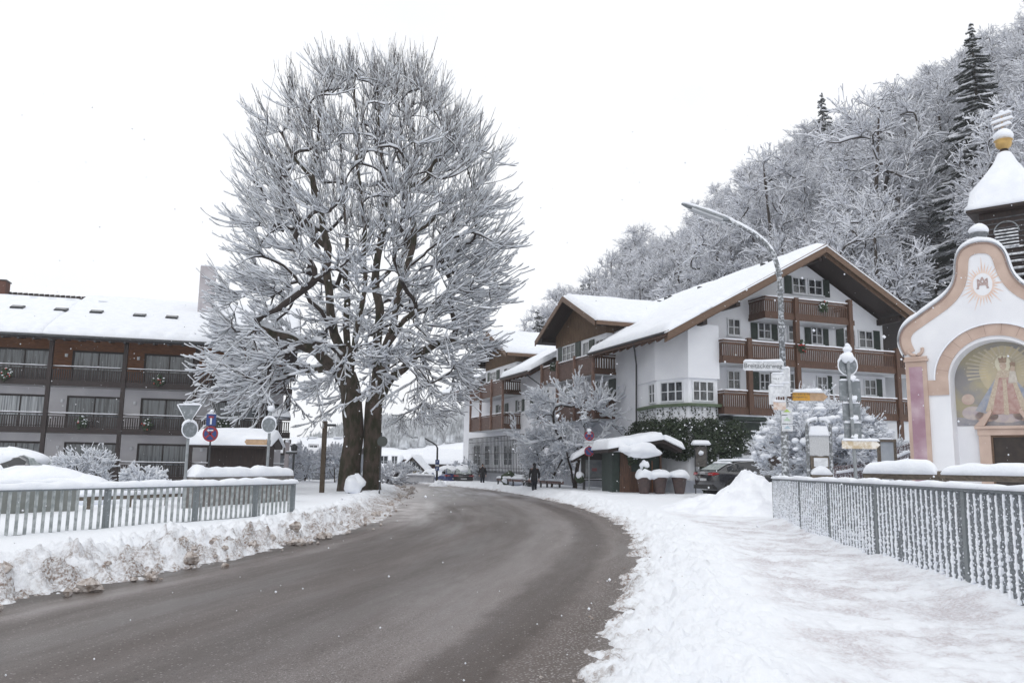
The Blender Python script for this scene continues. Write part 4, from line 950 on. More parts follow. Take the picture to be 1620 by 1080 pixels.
def spruce_proto(seed, h, w, name='spruce_tree'):
    rng = np.random.default_rng(seed); root = thing(name, 'x', 'tree'); tk = MB(); tk.tube([V3(0, 0, -.5), V3(0, 0, h*.5), V3(0, 0, h)], [h*.014, h*.009, .02], 7); tk.build('trunk', BARK, root)
    nb = int(h*13); z = h*(.10+.90*np.linspace(0, 1, nb)**.9); a = np.arange(nb)*2.399+rng.normal(0, .5, nb); z = np.clip(z+rng.normal(0, .22, nb), .5, h); ln = w/2*np.clip(1-z/h, 0, 1)**.85*rng.uniform(.5, 1.15, nb)+.15
    t_ = np.linspace(0, 1, 9); dirv = np.stack([np.cos(a), np.sin(a)], -1)
    P_ = np.zeros((nb, 9, 3)); P_[:, :, :2] = dirv[:, None]*(ln[:, None]*t_)[:, :, None]; P_[:, :, 2] = z[:, None]-ln[:, None]*(rng.uniform(.3, .72, (nb, 1))*t_**1.3-.14*t_**3)
    needles, snw = [], []
    for k in range(1, 9):
        for s_ in (-1, 1):
            for rep in range(2):
                Bp = P_[:, k]*(1-.5*rep/1)+P_[:, k-1]*.5*rep; l2 = ln*(.34*(1-.55*t_[k])+.05)*rng.uniform(.7, 1.2, nb)
                perp = np.stack([-dirv[:, 1], dirv[:, 0]], -1)*s_; d = dirv*.55+perp*.8; d /= np.linalg.norm(d, axis=1, keepdims=True)
                E_ = Bp.copy(); E_[:, :2] += d*l2[:, None]; E_[:, 2] -= l2*.42+rng.normal(0, .04, nb)
                wv = np.stack([-d[:, 1], d[:, 0]], -1)*(l2*.16+.03)[:, None]; Mp = (Bp*.45+E_*.55); a1 = Mp.copy(); a1[:, :2] += wv; a1[:, 2] -= .05; a2 = Mp.copy(); a2[:, :2] -= wv; a2[:, 2] -= .05
                needles.append(np.stack([Bp, a1, E_, a2], 1))
                msk = rng.random(nb) < .72; up_ = np.array([0, 0, .07]); sc_ = 1.05
                cS = (Bp+E_)/2; q = np.stack([cS+(x-cS)*sc_*rng.uniform(.5, 1.0, (nb, 1))+up_ for x in (Bp, a1, E_, a2)], 1)[msk]; snw.append(q)
    PS = P_[:, 1:].copy(); PS[:, :, 2] += .10; RS = (.07+.10*(1-t_[1:]))[None]*np.clip(ln, .5, 4)[:, None]*.45*(.5+rng.random((nb, 8))); RS *= (rng.random((nb, 1)) < .8); tv_, tf_ = tubes(PS, RS, 5)
    Nn = np.concatenate(needles); F_ = np.arange(len(Nn)*4).reshape(-1, 4); G = mat('spruce_needles', (.022, .036, .026), .8, (.012, .020, .015), 5)
    cr_o = mesh_np('crown', Nn.reshape(-1, 3), F_, G, root); Sn = np.concatenate(snw); Sv = Sn.reshape(-1, 3); up_ = mesh_np('branch_snow', np.concatenate([Sv, tv_]), np.concatenate([np.arange(len(Sv)).reshape(-1, 4), tf_+len(Sv)]), FORSN, cr_o)
    return root
protos = [forest_proto(101, 21, 4.2, 115, .36, 1.0), forest_proto(102, 24, 3.6, 115, .45, -1.2), forest_proto(103, 18, 4.4, 115, .25, .5), forest_proto(104, 22, 3.0, 90, .48, 2.2)]
sprs = [spruce_proto(201, 26, 11), spruce_proto(202, 17, 7.0)]
PH = [21, 24, 18, 22]
FG = 'bare snow covered trees of the hillside wood'
rg = random.Random(77); placed = []; n = 0
for p in protos: p.hide_render = False
def put(proto, x, y, s, label, group, rz=None):
    global n
    o = copy_tree(proto, (x, y, gz(x, y)-.3), rg.uniform(0, 6.28) if rz is None else rz, s); tag(o, label, 'tree', group); n += 1; return o
cands = []
for k in range(9000):
    yy = 62+(rg.random()**.9)*150; kx = rg.uniform(.03, .74); cands.append((kx*yy, yy))
cands.sort(key=lambda c: c[1])
cnt_ = 0
for x, y in cands:
    if cnt_ >= 285: break
    h0 = gz(x, y)
    if h0 < 3.5: continue
    md = 3.6+(y-62)*.018
    if any((x-a)**2+(y-b_)**2 < md**2 for a, b_ in placed): continue
    kx = x/y; px = 810+kx*FPX; top = float(sil_tan(kx))*y+EYE
    if 1395 < px < 1520 and y < 84: continue
    if 1468 < px < 1612 and y < 88: continue
    avail = top-h0
    if avail < 9: continue
    i = rg.randrange(4); s = min(rg.uniform(.8, 1.12), avail/PH[i]*rg.uniform(.92, 1.0))
    if s < .45: continue
    placed.append((x, y)); put(protos[i], x, y, s*1.0, 'bare tree white with snow in the steep hillside wood', FG); cnt_ += 1
print('forest', cnt_)
# single spruces that stand out
def spruce_at(px, ptop, d, proto, hp, label, group=None, wide=1.):
    x = at(px, ptop+60, d)[0]; z0 = gz(x, d); tz = zat(px, ptop, d); s = (tz-z0)/hp; o = copy_tree(proto, (x, d, z0-.2), rg.uniform(0, 6), (s*wide, s*wide, s)); tag(o, label, 'tree', group); return o
spruce_at(1540, 36, 78, sprs[0], 26, 'tallest dark spruce with snow on its boughs, left of the chapel turret', wide=1.05)
spruce_at(1602, 150, 95, sprs[0], 26, 'dark spruce behind the chapel turret at the right edge')
spruce_at(1302, 146, 150, sprs[1], 17, 'small dark spruce tip on the skyline above the hotel gable')
spruce_at(933, 432, 150, sprs[1], 17, 'dark spruce at the left foot of the wood, above the wooden gable')
spruce_at(922, 441, 158, sprs[1], 17, 'shorter dark spruce beside the leftmost spruce of the wood')
spruce_at(850, 488, 140, sprs[1], 17, 'slim spruce standing clear behind the hotel roofs, left of its wooden gable')
spruce_at(857, 497, 146, sprs[1], 17, 'lower spruce half hidden behind the slim one beyond the hotel roofs')
spruce_at(1090, 395, 118, sprs[1], 17, 'dark young spruce just above the main hotel roof')
spruce_at(1392, 300, 88, sprs[1], 17, 'snowy spruce among bare trees behind the hotel gable', wide=1.3)
spruce_at(836, 703, 55, sprs[1], 17, 'little snowy spruce against the iron trellis of the hotel', wide=1.1)
for p in protos+sprs:      # the built prototypes themselves stand in the wood too
    pass
def place_proto(p, x, y, s, lab): p.location = (x, y, gz(x, y)-.3); p.scale = (s, s, s); tag(p, lab, 'tree', FG)
pxs = [(1375, 92, 84), (1235, 235, 92), (1130, 300, 100), (1420, 200, 98)]
for p, (px, py, d), hp in zip(protos, pxs, PH):
    x = at(px, py+200, d)[0]; s = min(1.5, (zat(px, py, d)-gz(x, d))/hp); print('proto', px, s); place_proto(p, x, d, s, 'bare tree white with snow in the steep hillside wood')
tag(protos[0], 'broad bare tree with snowy crown rising highest above the hotel gable', 'tree', FG)
for p, (px, pt, d) in zip(sprs, ((1612, 60, 110), (1480, 330, 100))):
    x = at(px, pt+60, d)[0]; hp = 26 if p is sprs[0] else 17; s = (zat(px, pt, d)-gz(x, d))/hp; p.location = (x, d, gz(x, d)-.2); p.scale = (s, s, s)
tag(sprs[0], 'far dark spruce high on the slope at the right edge', 'tree'); tag(sprs[1], 'snowy spruce on the slope between tall spruce and hotel gable', 'tree')
# ------------------------------------------------------------ far wooded hills across the valley
def far_ridge(name, d, pts, depth, seed, lab):
    xs = np.linspace(pts[0][0], pts[-1][0], 90); tops = np.interp(xs, [a for a, b in pts], [b for a, b in pts]); V_ = []; rows = 14
    for j in range(rows+1):
        v = j/rows
        for x_, y_ in zip(xs, tops):
            p = at(x_, y_, d); z = max(.2, p[2])*math.sin(min(1, v*1.25)*math.pi/2)*(1 if v < .8 else 1); dd = d*(.62+.38*v); xx = x_*0+(x_-810)/FPX*dd
            V_.append((xx, dd, z*(1+.1*float(vn(np.array(xx/40.), np.array(dd/40.), seed)))-.4))
    W_ = len(xs); idx = np.arange(len(V_)).reshape(rows+1, W_); Fq = np.stack([idx[:-1, :-1], idx[:-1, 1:], idx[1:, 1:], idx[1:, :-1]], -1).reshape(-1, 4)
    o = mesh_np(name, V_, Fq, SNOW, smooth=True); tag(o, lab, kind='structure'); Va = np.array(V_).reshape(rows+1, W_, 3)
    rng = np.random.default_rng(seed); n_ = 5200; ui = rng.uniform(0, W_-1.01, n_); vj = rng.uniform(3, rows-.01, n_); i0, j0 = ui.astype(int), vj.astype(int); fu, fv = (ui-i0)[:, None], (vj-j0)[:, None]
    B_ = (Va[j0, i0]*(1-fu)+Va[j0, i0+1]*fu)*(1-fv)+(Va[j0+1, i0]*(1-fu)+Va[j0+1, i0+1]*fu)*fv; hh = rng.uniform(5, 11, n_); rr_ = hh*rng.uniform(.16, .3, n_)
    a = np.arange(5)*2*np.pi/5; ring = np.stack([np.cos(a), np.sin(a), np.zeros(5)], -1); Vv = np.concatenate([B_[:, None]+ring[None]*rr_[:, None, None]*rng.uniform(.7, 1.3, (n_, 5, 1)), (B_+np.stack([rng.normal(0, .3, n_), rng.normal(0, .3, n_), hh], -1))[:, None]], 1)
    k = np.arange(n_)[:, None]*6; Ft = np.stack([k+np.arange(5)[None], k+(np.arange(5)+1)[None] % 5, np.broadcast_to(k+5, (n_, 5))], -1).reshape(-1, 3)
    o2 = mesh_np('far_forest', Vv.reshape(-1, 3), Ft, mat('far_trees', (.10, .11, .12), .9, (.55, .58, .62), .25, 4, fac=(.35, .65))); tag(o2, 'snow dusted forest with haze painted into its pale colour on '+lab.split(' on ')[-1], 'forest', kind='stuff')  # pale second tone is snow plus distance haze put into the colour
far_ridge('hills', 620, [(430, 735), (500, 712), (560, 692), (610, 684), (650, 690), (700, 680), (760, 664), (840, 640), (1000, 600)], 200, 7, 'low wooded hills across the valley on the far side')
# ------------------------------------------------------------ railings beside the road
def bar_fence(name, label, A, B, ztop_a, ztop_b, zbot, npost, posts_t, sp, bar, post_w, capw, caph, barm, railm, seed, group=None, frost=False):
    A, B = V3(A[0], A[1], 0), V3(B[0], B[1], 0); d = B-A; L_ = np.linalg.norm(d); d /= L_; n = np.cross(d, Z3); root = thing(name, label, 'railing', A, 0, group)
    top = lambda t: ztop_a+(ztop_b-ztop_a)*t/L_
    b = MB(); b.beam(Z3*top(0), d*L_+Z3*top(L_), .10, .05); b.build('top_rail', railm, root)
    b = MB(); b.beam(Z3*(zbot+.02), d*L_+Z3*(zbot+.02), .06, .04); b.build('bottom_rail', railm, root)
    MB().cap(Z3*(top(0)+.02)-d*.1, d*(L_+.1)+Z3*(top(L_)+.02), capw, caph, seed, .12, .35).build('rail_snow', SNOW, root, smooth=True)
    for k, t_ in enumerate(posts_t): 
        MB().obox(d*t_+Z3*((top(t_)+zbot-.25)/2), d*post_w/2, n*.05, Z3*((top(t_)-zbot+.25)/2-.03)).build('post', POSTM, root)
    segs = [0]+[t for t in posts_t]+[L_]
    for a_, c_ in zip(segs[:-1], segs[1:]):
        if c_-a_ < .3: continue
        b = MB(); k = max(1, round((c_-a_)/sp))
        for i in range(1, k):
            t_ = a_+(c_-a_)*i/k; b.obox(d*t_+Z3*((top(t_)+zbot)/2), d*bar[0]/2, n*bar[1]/2, Z3*((top(t_)-zbot)/2-.01))
        pn_ = b.build('bar_panel', barm, root)
        if frost:
            f = MB(); rgf = random.Random(int(a_*100))
            for i in range(1, k):
                t_ = a_+(c_-a_)*i/k; zs = np.arange(zbot, top(t_)-.03, .022)
                if rgf.random() < .04: zs = zs[len(zs)//2:]
                pts = [d*(t_+rgf.uniform(-.008, .008))+n*(bar[1]/2+.004)+Z3*z for z in zs]; rd = [.012+.012*rgf.random()*(1.8-1.2*(z/zbot if 0 else (z-zbot)/(top(t_)-zbot))) for z in zs]
                f.tube(pts, rd, 5)
                for q in range(int(46)):   # rime feathers creeping over the bar's flat face, thicker low down
                    v_ = rgf.random()**1.7; zz_ = zbot+v_*(top(t_)-zbot)*.97; o_ = bar[1]*(.5-rgf.random()**1.3*.95); r_ = rgf.uniform(.006, .016)
                    f.lump(d*(t_+bar[0]/2+.001)+n*o_+Z3*zz_, .007, r_*1.4, r_*rgf.uniform(.6, 1.3), q, .3, 5, 4)
            f.build('rime', SNOW, pn_)
    return root
fa = gp(1226, 822, .22); fb = gp(1612, 962, .22); dirf = (fb-fa)/np.linalg.norm(fb-fa); fe = fa+dirf*(np.linalg.norm(fb-fa)+4.5)
def zt_at(px, py, P): return zat(px, py, P[1])
zta = zat(1226, 757, fa[1]); ztb = zat(1612, 777, fb[1]); Lf = np.linalg.norm(fe-fa); zte = zta+(ztb-zta)*Lf/np.linalg.norm(fb-fa)
def tf(px):    # distance along the fence at photo column px (at rail height)
    nrm = np.cross(dirf, Z3); p = hit(px, 765, fa, nrm); return float((p-fa) @ dirf)
FROST2 = mat('bar_steel', (.17, .185, .20), .55, (.36, .385, .41), 55, 6, .3, fac=(.45, .7), metal=.1)
bar_fence('footpath_railing', 'grey metal railing caked with frost beside the snowy footpath', fa, fe, zta, zte, .12, 5, [.05]+[tf(p) for p in (1268, 1314, 1388, 1527)]+[Lf-2.2, Lf-.1], .2, (.035, .10), .11, .17, .07, FROST2, POSTM, 3, frost=True)
la = gp(-40, 843, .33); lb = gp(464, 808, .30); dirl = (lb-la)/np.linalg.norm(lb-la); la = la-dirl*7.5; Ll = np.linalg.norm(lb-la)
zla, zlb = zat(0, 773, gp(0, 838, .33)[1]), zat(464, 765, lb[1])
def tl(px): p = hit(px, 790, la, np.cross(dirl, Z3)); return float((p-la) @ dirl)
LBAR = mat('bar_grey_left', (.26, .285, .285), .5, (.44, .465, .47), 9, 3, fac=(.4, .6), metal=.2, snow=.2)
bar_fence('bridge_railing', 'grey bar railing capped with thick snow behind the dirty roadside bank', la, lb, zla, zlb, .2, 4, [.05, 2.5, 5.0]+[tl(p) for p in (-30, 170, 310, 404)]+[Ll-.06], .18, (.038, .05), .10, .26, .13, LBAR, POSTM, 5)
# second parapet and rails on the far side of the stream
def wall_(name, label, cat, p0, p1, zt, th, m, caph, capw, seed, zb=.0):
    root = thing(name, label, cat, (p0[0], p0[1], 0)); q1 = V3(p1[0]-p0[0], p1[1]-p0[1], 0)
    MB().beam(Z3*(zt+zb)/2, q1+Z3*(zt+zb)/2, th, zt-zb).build('wall', m, root)
    MB().cap(Z3*zt-q1*.002, q1*1.002+Z3*zt, capw, caph, seed, .15, .3).build('wall_snow', SNOW, root, smooth=True); return root
p0 = at(300, 752, 24.5); p1 = at(458, 745, 30); wall_('stream_parapet', 'rough stone parapet with a rolled crest of snow behind the left railing', 'wall', p0, p1, 1.18, .4, STONE, .3, .6, 2)
p0 = at(-60, 800, 20); p1 = at(118, 800, 22.5); wall_('concrete_wall', 'low grey concrete wall seen between the bars at the left edge', 'wall', p0, p1, 1.0, .25, mat('grey_concrete', (.20, .21, .20), .9, (.15, .16, .15), 3), .1, .3, 4)
rr0 = at(120, 800, 23.5); rr1 = at(440, 790, 30.5); root = thing('log_rail', 'low weathered log rail with snow seen through the left railing', 'rail', (rr0[0], rr0[1], 0))
q = V3(rr1[0]-rr0[0], rr1[1]-rr0[1], 0); MB().tube([Z3*.55, q+Z3*.6], .07, 8).build('log', GREYWOOD, root); MB().cap(Z3*.6, q+Z3*.65, .16, .14, 8).build('rail_snow', SNOW, root, smooth=True)
for k in range(6): MB().cyl(q*(k+.3)/6.+Z3*-.1, q*(k+.3)/6.+Z3*.56, .06, n=8).build('post', GREYWOOD, root)
# snow covered log rail on the right, in front of the chapel
r0, r1 = at(1367, 750, 15.5), at(1366+330, 752, 13.2)
root = thing('log_barrier', 'weathered wooden log barrier under a deep cushion of snow before the chapel', 'barrier', (r0[0], r0[1], 0)); z0 = r0[2]; q = V3(r1[0]-r0[0], r1[1]-r0[1], 0)
MB().tube([Z3*z0, q*.5+Z3*(z0+.0), q+Z3*z0], [.075, .085, .08], 10).build('log', GREYWOOD, root)
MB().cap(Z3*(z0+.03), q*.395+Z3*(z0+.03), .24, .24, 3, .06, .22).build('rail_snow', SNOW, root, smooth=True); MB().cap(q*.41+Z3*(z0+.03), q+Z3*(z0+.03), .24, .17, 7, .06, .25).build('rail_snow', SNOW, root, smooth=True)
for f_ in (.02, .42, .9): MB().cyl(q*f_+Z3*-.1, q*f_+Z3*(z0-.02), .085, n=9).build('post', GREYWOOD, root)
# snow heap behind the right railing near the edge
m1 = MB(); p = at(1580, 775, 10.6); m1.lump((0, 0, 0), .9, .35, .28, 5, .1, 24, 14); o = m1.build('snow_heap', SNOW, smooth=True, loc=(p[0]+.1, p[1], p[2]-.12)); 
bpy.data.objects.remove(o)
# ------------------------------------------------------------ poles and signs
def worn_marks(n, size, m, par, loc, rot, ext=.002):
    """a row of small worn strokes where frosted lettering is too faint to read"""
    b = MB(); rgm = random.Random(n); w_ = size*.55
    for k in range(n):
        x = (k-(n-1)/2)*w_; h_ = size*rgm.choice((.26, .26, .36)); b.box(x-w_*.32, x+w_*.32, -h_, -h_+size*.08, -ext, ext) if rgm.random() < .5 else None
        b.box(x-w_*.30, x-w_*.12, -size*.26, h_, -ext, ext)
        if rgm.random() < .6: b.box(x+w_*.10, x+w_*.26, -size*.26, size*.22, -ext, ext)
    o = b.build('faded_lettering', m, par); o.location = loc; o.rotation_euler = rot; return o
def pole(par, h, r=.038, m=None, name='pole', lean=(0, 0), x=0, y=0, n=10): return MB().cyl((x, y, -.3), (x+lean[0], y+lean[1], h), r, r, n).build(name, m or GREYM, par)
def disc(par, z, r, m, y=-.05, th=.012, x=0, name='sign_plate', yaw=0, snow=True, rim=True):
    b = MB(); n = 28; c_, s_ = math.cos(yaw), math.sin(yaw)
    f = lambda a, yy, rr: (x+rr*math.cos(a)*c_-yy*s_, rr*math.cos(a)*s_+yy*c_, z+rr*math.sin(a))
    vs = [f(2*math.pi*k/n, y-th, r) for k in range(n)]+[f(2*math.pi*k/n, y+th, r) for k in range(n)]
    b.add(vs, [tuple(range(n)), tuple(range(2*n-1, n-1, -1))]+[(k, k+n, (k+1) % n+n, (k+1) % n) for k in range(n)])
    o = b.build(name, m, par)
    if rim: MB().tube([f(2*math.pi*k/n, y-th, r) for k in range(n+1)], .016, 6, False).build('frost_rim', SNOW if snow else m, o)
    if snow: MB().tube([f(math.pi*(.12+.76*k/10), y, r+.012) for k in range(11)], [.02+.03*math.sin(math.pi*k/10) for k in range(11)], 7).build('snow_cap', SNOW, o, smooth=True)
    return o
def snowball(par, x, y, z, r, seed=1, name='snow_cap'): return MB().lump((x, y, z), r, r, r*.9, seed, .12, 10, 8).build(name, SNOW, par, smooth=True)
def plate(par, x0, x1, z0, z1, m, y=-.06, th=.012, name='sign_plate', yaw=0., ox=0., snow=.035, pts=None, tilt=0):
    c_, s_ = math.cos(yaw), math.sin(yaw); T_ = lambda x, yy, z: (ox+(x-ox)*c_-yy*s_, (x-ox)*s_+yy*c_, z+(x-x0)*tilt)
    poly = pts or [(x0, z0), (x1, z0), (x1, z1), (x0, z1)]
    b = MB(); b.prism([T_(x, y-th, z) for x, z in poly], np.array(T_(0, y+th, 0))-np.array(T_(0, y-th, 0))); o = b.build(name, m, par)
    if snow: MB().cap(T_(x0+.01, y, z1-.004), T_(x1-.01, y, z1-.004), .06, snow, int(abs(x0*31+z0*17)) % 11, .05, .3).build('snow_cap', SNOW, o, smooth=True)
    return o
def place(px, py, d, z=None): p = at(px, py, d); return V3(p[0], d, gz(p[0], d) if z is None else z)
# left: yield sign seen from behind with a round plate below
def signpost(px, pbot, d, label, name='signpost', group=None):
    p = place(px, pbot, d); return thing(name, label, 'sign', p, math.atan2(-p[0], p[1])*0, group), p
S, p = signpost(293, 755, 24.5, 'grey backs of a triangular give way sign above a round sign', group='roadside sign poles')
zt = lambda px, py, d=24.5: zat(px, py, d)-p[2]
dx = at(300, 650, 24.5)[0]-p[0]; h = zt(300, 637); pole(S, h, .045, lean=(0, 0))
w2 = .36; zc_ = zt(297, 640); o = plate(S, -w2, w2, zc_-.62, zc_, SIGNBACK, pts=[(-w2, zc_), (0, zc_-.62), (w2, zc_)], snow=.04)
MB().tube([(-w2, -.07, zc_), (0, -.07, zc_-.62), (w2, -.07, zc_)], .02, 6).build('frost_rim', SNOW, o)
disc(S, zt(297, 679), .25, SIGNBACK, yaw=.9)
# dead end + no stopping
S, p = signpost(329, 752, 33, 'blue dead end sign above a round no stopping sign on a dark pole', group='roadside sign poles')
k = 33/FPX; z_ = lambda py: zat(329, py, 33)-p[2]
pole(S, z_(652), .035, IRON); o = plate(S, -.19, .19, z_(673), z_(654), BLUE, snow=.03); q = MB(); q.box(-.035, .035, -.085, -.078, z_(671), z_(660)); q.build('white_bar', WHITE, o); q = MB(); q.box(-.10, .10, -.088, -.08, z_(661), z_(658)); q.build('red_bar', RED, o)
snowball(S, 0, -.05, z_(650), .08, 3)
def nostop(S, zc_, r, cross=2, arrow=True, yaw=0.):
    o = disc(S, zc_, r, RED, snow=False, rim=False); disc(S, zc_, r*.78, BLUE, y=-.066, th=.006, name='blue_field', snow=False, rim=False).parent = o
    for a_ in ((.785, -.785) if cross == 2 else (-.785,)):
        d_ = V3(math.cos(a_), 0, math.sin(a_)); MB().obox(V3(0, -.078, zc_), d_*r*.8, V3(0, .003, 0), np.cross(d_, V3(0, 1, 0))*r*.11).build('red_stroke', RED, o)
    if arrow: MB().obox(V3(0.03, -.086, zc_+r*.45), V3(r*.28, 0, 0), V3(0, .003, 0), Z3*.022).build('arrow', WHITE, o); MB().prism([V3(-r*.45, -.089, zc_+r*.45), V3(-r*.2, -.089, zc_+r*.62), V3(-r*.2, -.089, zc_+r*.28)], (0, .006, 0)).build('arrow_head', WHITE, o)
nostop(S, z_(686), .31)
# round back with wooden arrow board
S, p = signpost(422, 755, 30, 'round sign back and tan wooden arrow board on a galvanised pole', group='roadside sign poles'); z_ = lambda py: zat(424, py, 30)-p[2]
pole(S, z_(650), .05); disc(S, z_(672), .28, SIGNBACK, yaw=-.2); snowball(S, 0, 0, z_(646), .12, 5)
zz = z_(699); plate(S, -.86, -.06, zz-.1, zz+.1, TAN, pts=[(-.86, zz), (-.78, zz-.11), (-.05, zz-.11), (-.05, zz+.11), (-.78, zz+.11)], snow=.03)
MB().lathe((0, 0, zz-.1), [(.065, 0), (.075, .03), (.075, .15), (.065, .18)], 12).build('clamp', GREYM, S)
# wooden footpath post
p = place(509, 778, 39); S = thing('footpath_post', 'tall brown wooden guidepost with one short board near the big tree', 'guidepost', p); z_ = lambda py: zat(510, py, 39)-p[2]
MB().box(-.10, .10, -.09, .09, -.3, z_(666)).build('post', mat('post_wood', (.09, .065, .045), .8, (.06, .045, .03), 9, stretch=(4, 4, .6)), S); plate(S, .1, .52, z_(674), z_(670), IRON, y=0, th=.02, snow=.02); snowball(S, 0, 0, z_(664), .1, 4)
# dark round back by the trunk
p = place(600, 780, 38.5); S = thing('signpost', 'dark round sign back on a thin pole right of the tree trunks', 'sign', p, 0, 'roadside sign poles'); z_ = lambda py: zat(604, py, 38.5)-p[2]
pole(S, z_(684), .035, IRON); disc(S, z_(698), .23, mat('dark_back', (.07, .08, .075), .6), x=.06, snow=False)
# stone with snow
p = place(560, 781, 38.3); S = thing('snow_capped_stone', 'round stone under a ball of snow at the foot of the big tree', 'stone', p); MB().lump((0, 0, .2), .36, .34, .34, 3, .1).build('stone', STONE, S, smooth=True); MB().lump((0, -.02, .36), .46, .5, .42, 5, .2, 16, 10).build('snow_cap', SNOW, S, smooth=True)
# lantern post and pale post near the building's end
p = place(463, 752, 44); S = thing('lantern_post', 'small dark lantern on a post with a name board near the building corner', 'lamp', p); z_ = lambda py: zat(463, py, 44)-p[2]
pole(S, z_(714), .06, IRON); MB().lathe((0, 0, z_(714)), [(.05, 0), (.16, .05), (.19, .28), (.06, .4), (.0, .42)], 8).build('lantern', IRON, S); plate(S, -.42, .2, z_(718), z_(714), IRON, y=-.08, snow=.03); snowball(S, 0, 0, z_(707)+.05, .12, 2)
p = place(452, 752, 46); S = thing('pale_post', 'slim pale post standing before the lean-to snow at the building corner', 'post', p); MB().box(-.1, .1, -.1, .1, -.2, zat(454, 699, 46)-p[2]).build('post', mat('pale_wood', (.34, .31, .32), .8), S); snowball(S, 0, 0, zat(454, 698, 46)-p[2], .13, 3)
# ------------------------------------------------------------ timber shed in front of the balcony building
d = 34.5; p = place(368, 752, d); S = thing('timber_shed', 'dark timber shed with a thick smooth slab of roof snow behind the round signs', 'shed', p, R(6)); kk = d/FPX
z_ = lambda py: zat(368, py, d)-p[2]; xa, xb = (330-368)*kk, (416-368)*kk
b = MB(); b.box(xa, xb, 0, 2.0, -.2, z_(703)); 
for i in range(16): b.box(xa+(xb-xa)*i/16, xa+(xb-xa)*i/16+.025, -.012, -.001, -.2, z_(703))
b.build('wall', DWOOD, S); xr0, xr1 = (306-368)*kk, (426-368)*kk
b = MB(); b.prism([(xr0, -.6, z_(704)), (xr1, -.6, z_(704)), (xr1, 1.1, z_(688)), (xr0, 1.1, z_(688))], (0, .02, -.12)); b.prism([(xr0, 2.6, z_(704)), (xr1, 2.6, z_(704)), (xr1, 1.1, z_(688)), (xr0, 1.1, z_(688))], (0, -.02, -.12)); r_ = b.build('roof', DWOOD, S)
b = MB(); b.slab([(xr0-.1, -.72, z_(704)), (xr1+.1, -.72, z_(704)), (xr1+.1, 1.15, z_(687)), (xr0-.1, 1.15, z_(687))], .34, 40, 20, 5, .15, .35); b.slab([(xr1+.1, 2.7, z_(704)), (xr0-.1, 2.7, z_(704)), (xr0-.1, 1.1, z_(687)), (xr1+.1, 1.1, z_(687))], .34, 30, 12, 6, .15, .35); b.build('roof_snow', SNOW, r_, smooth=True)
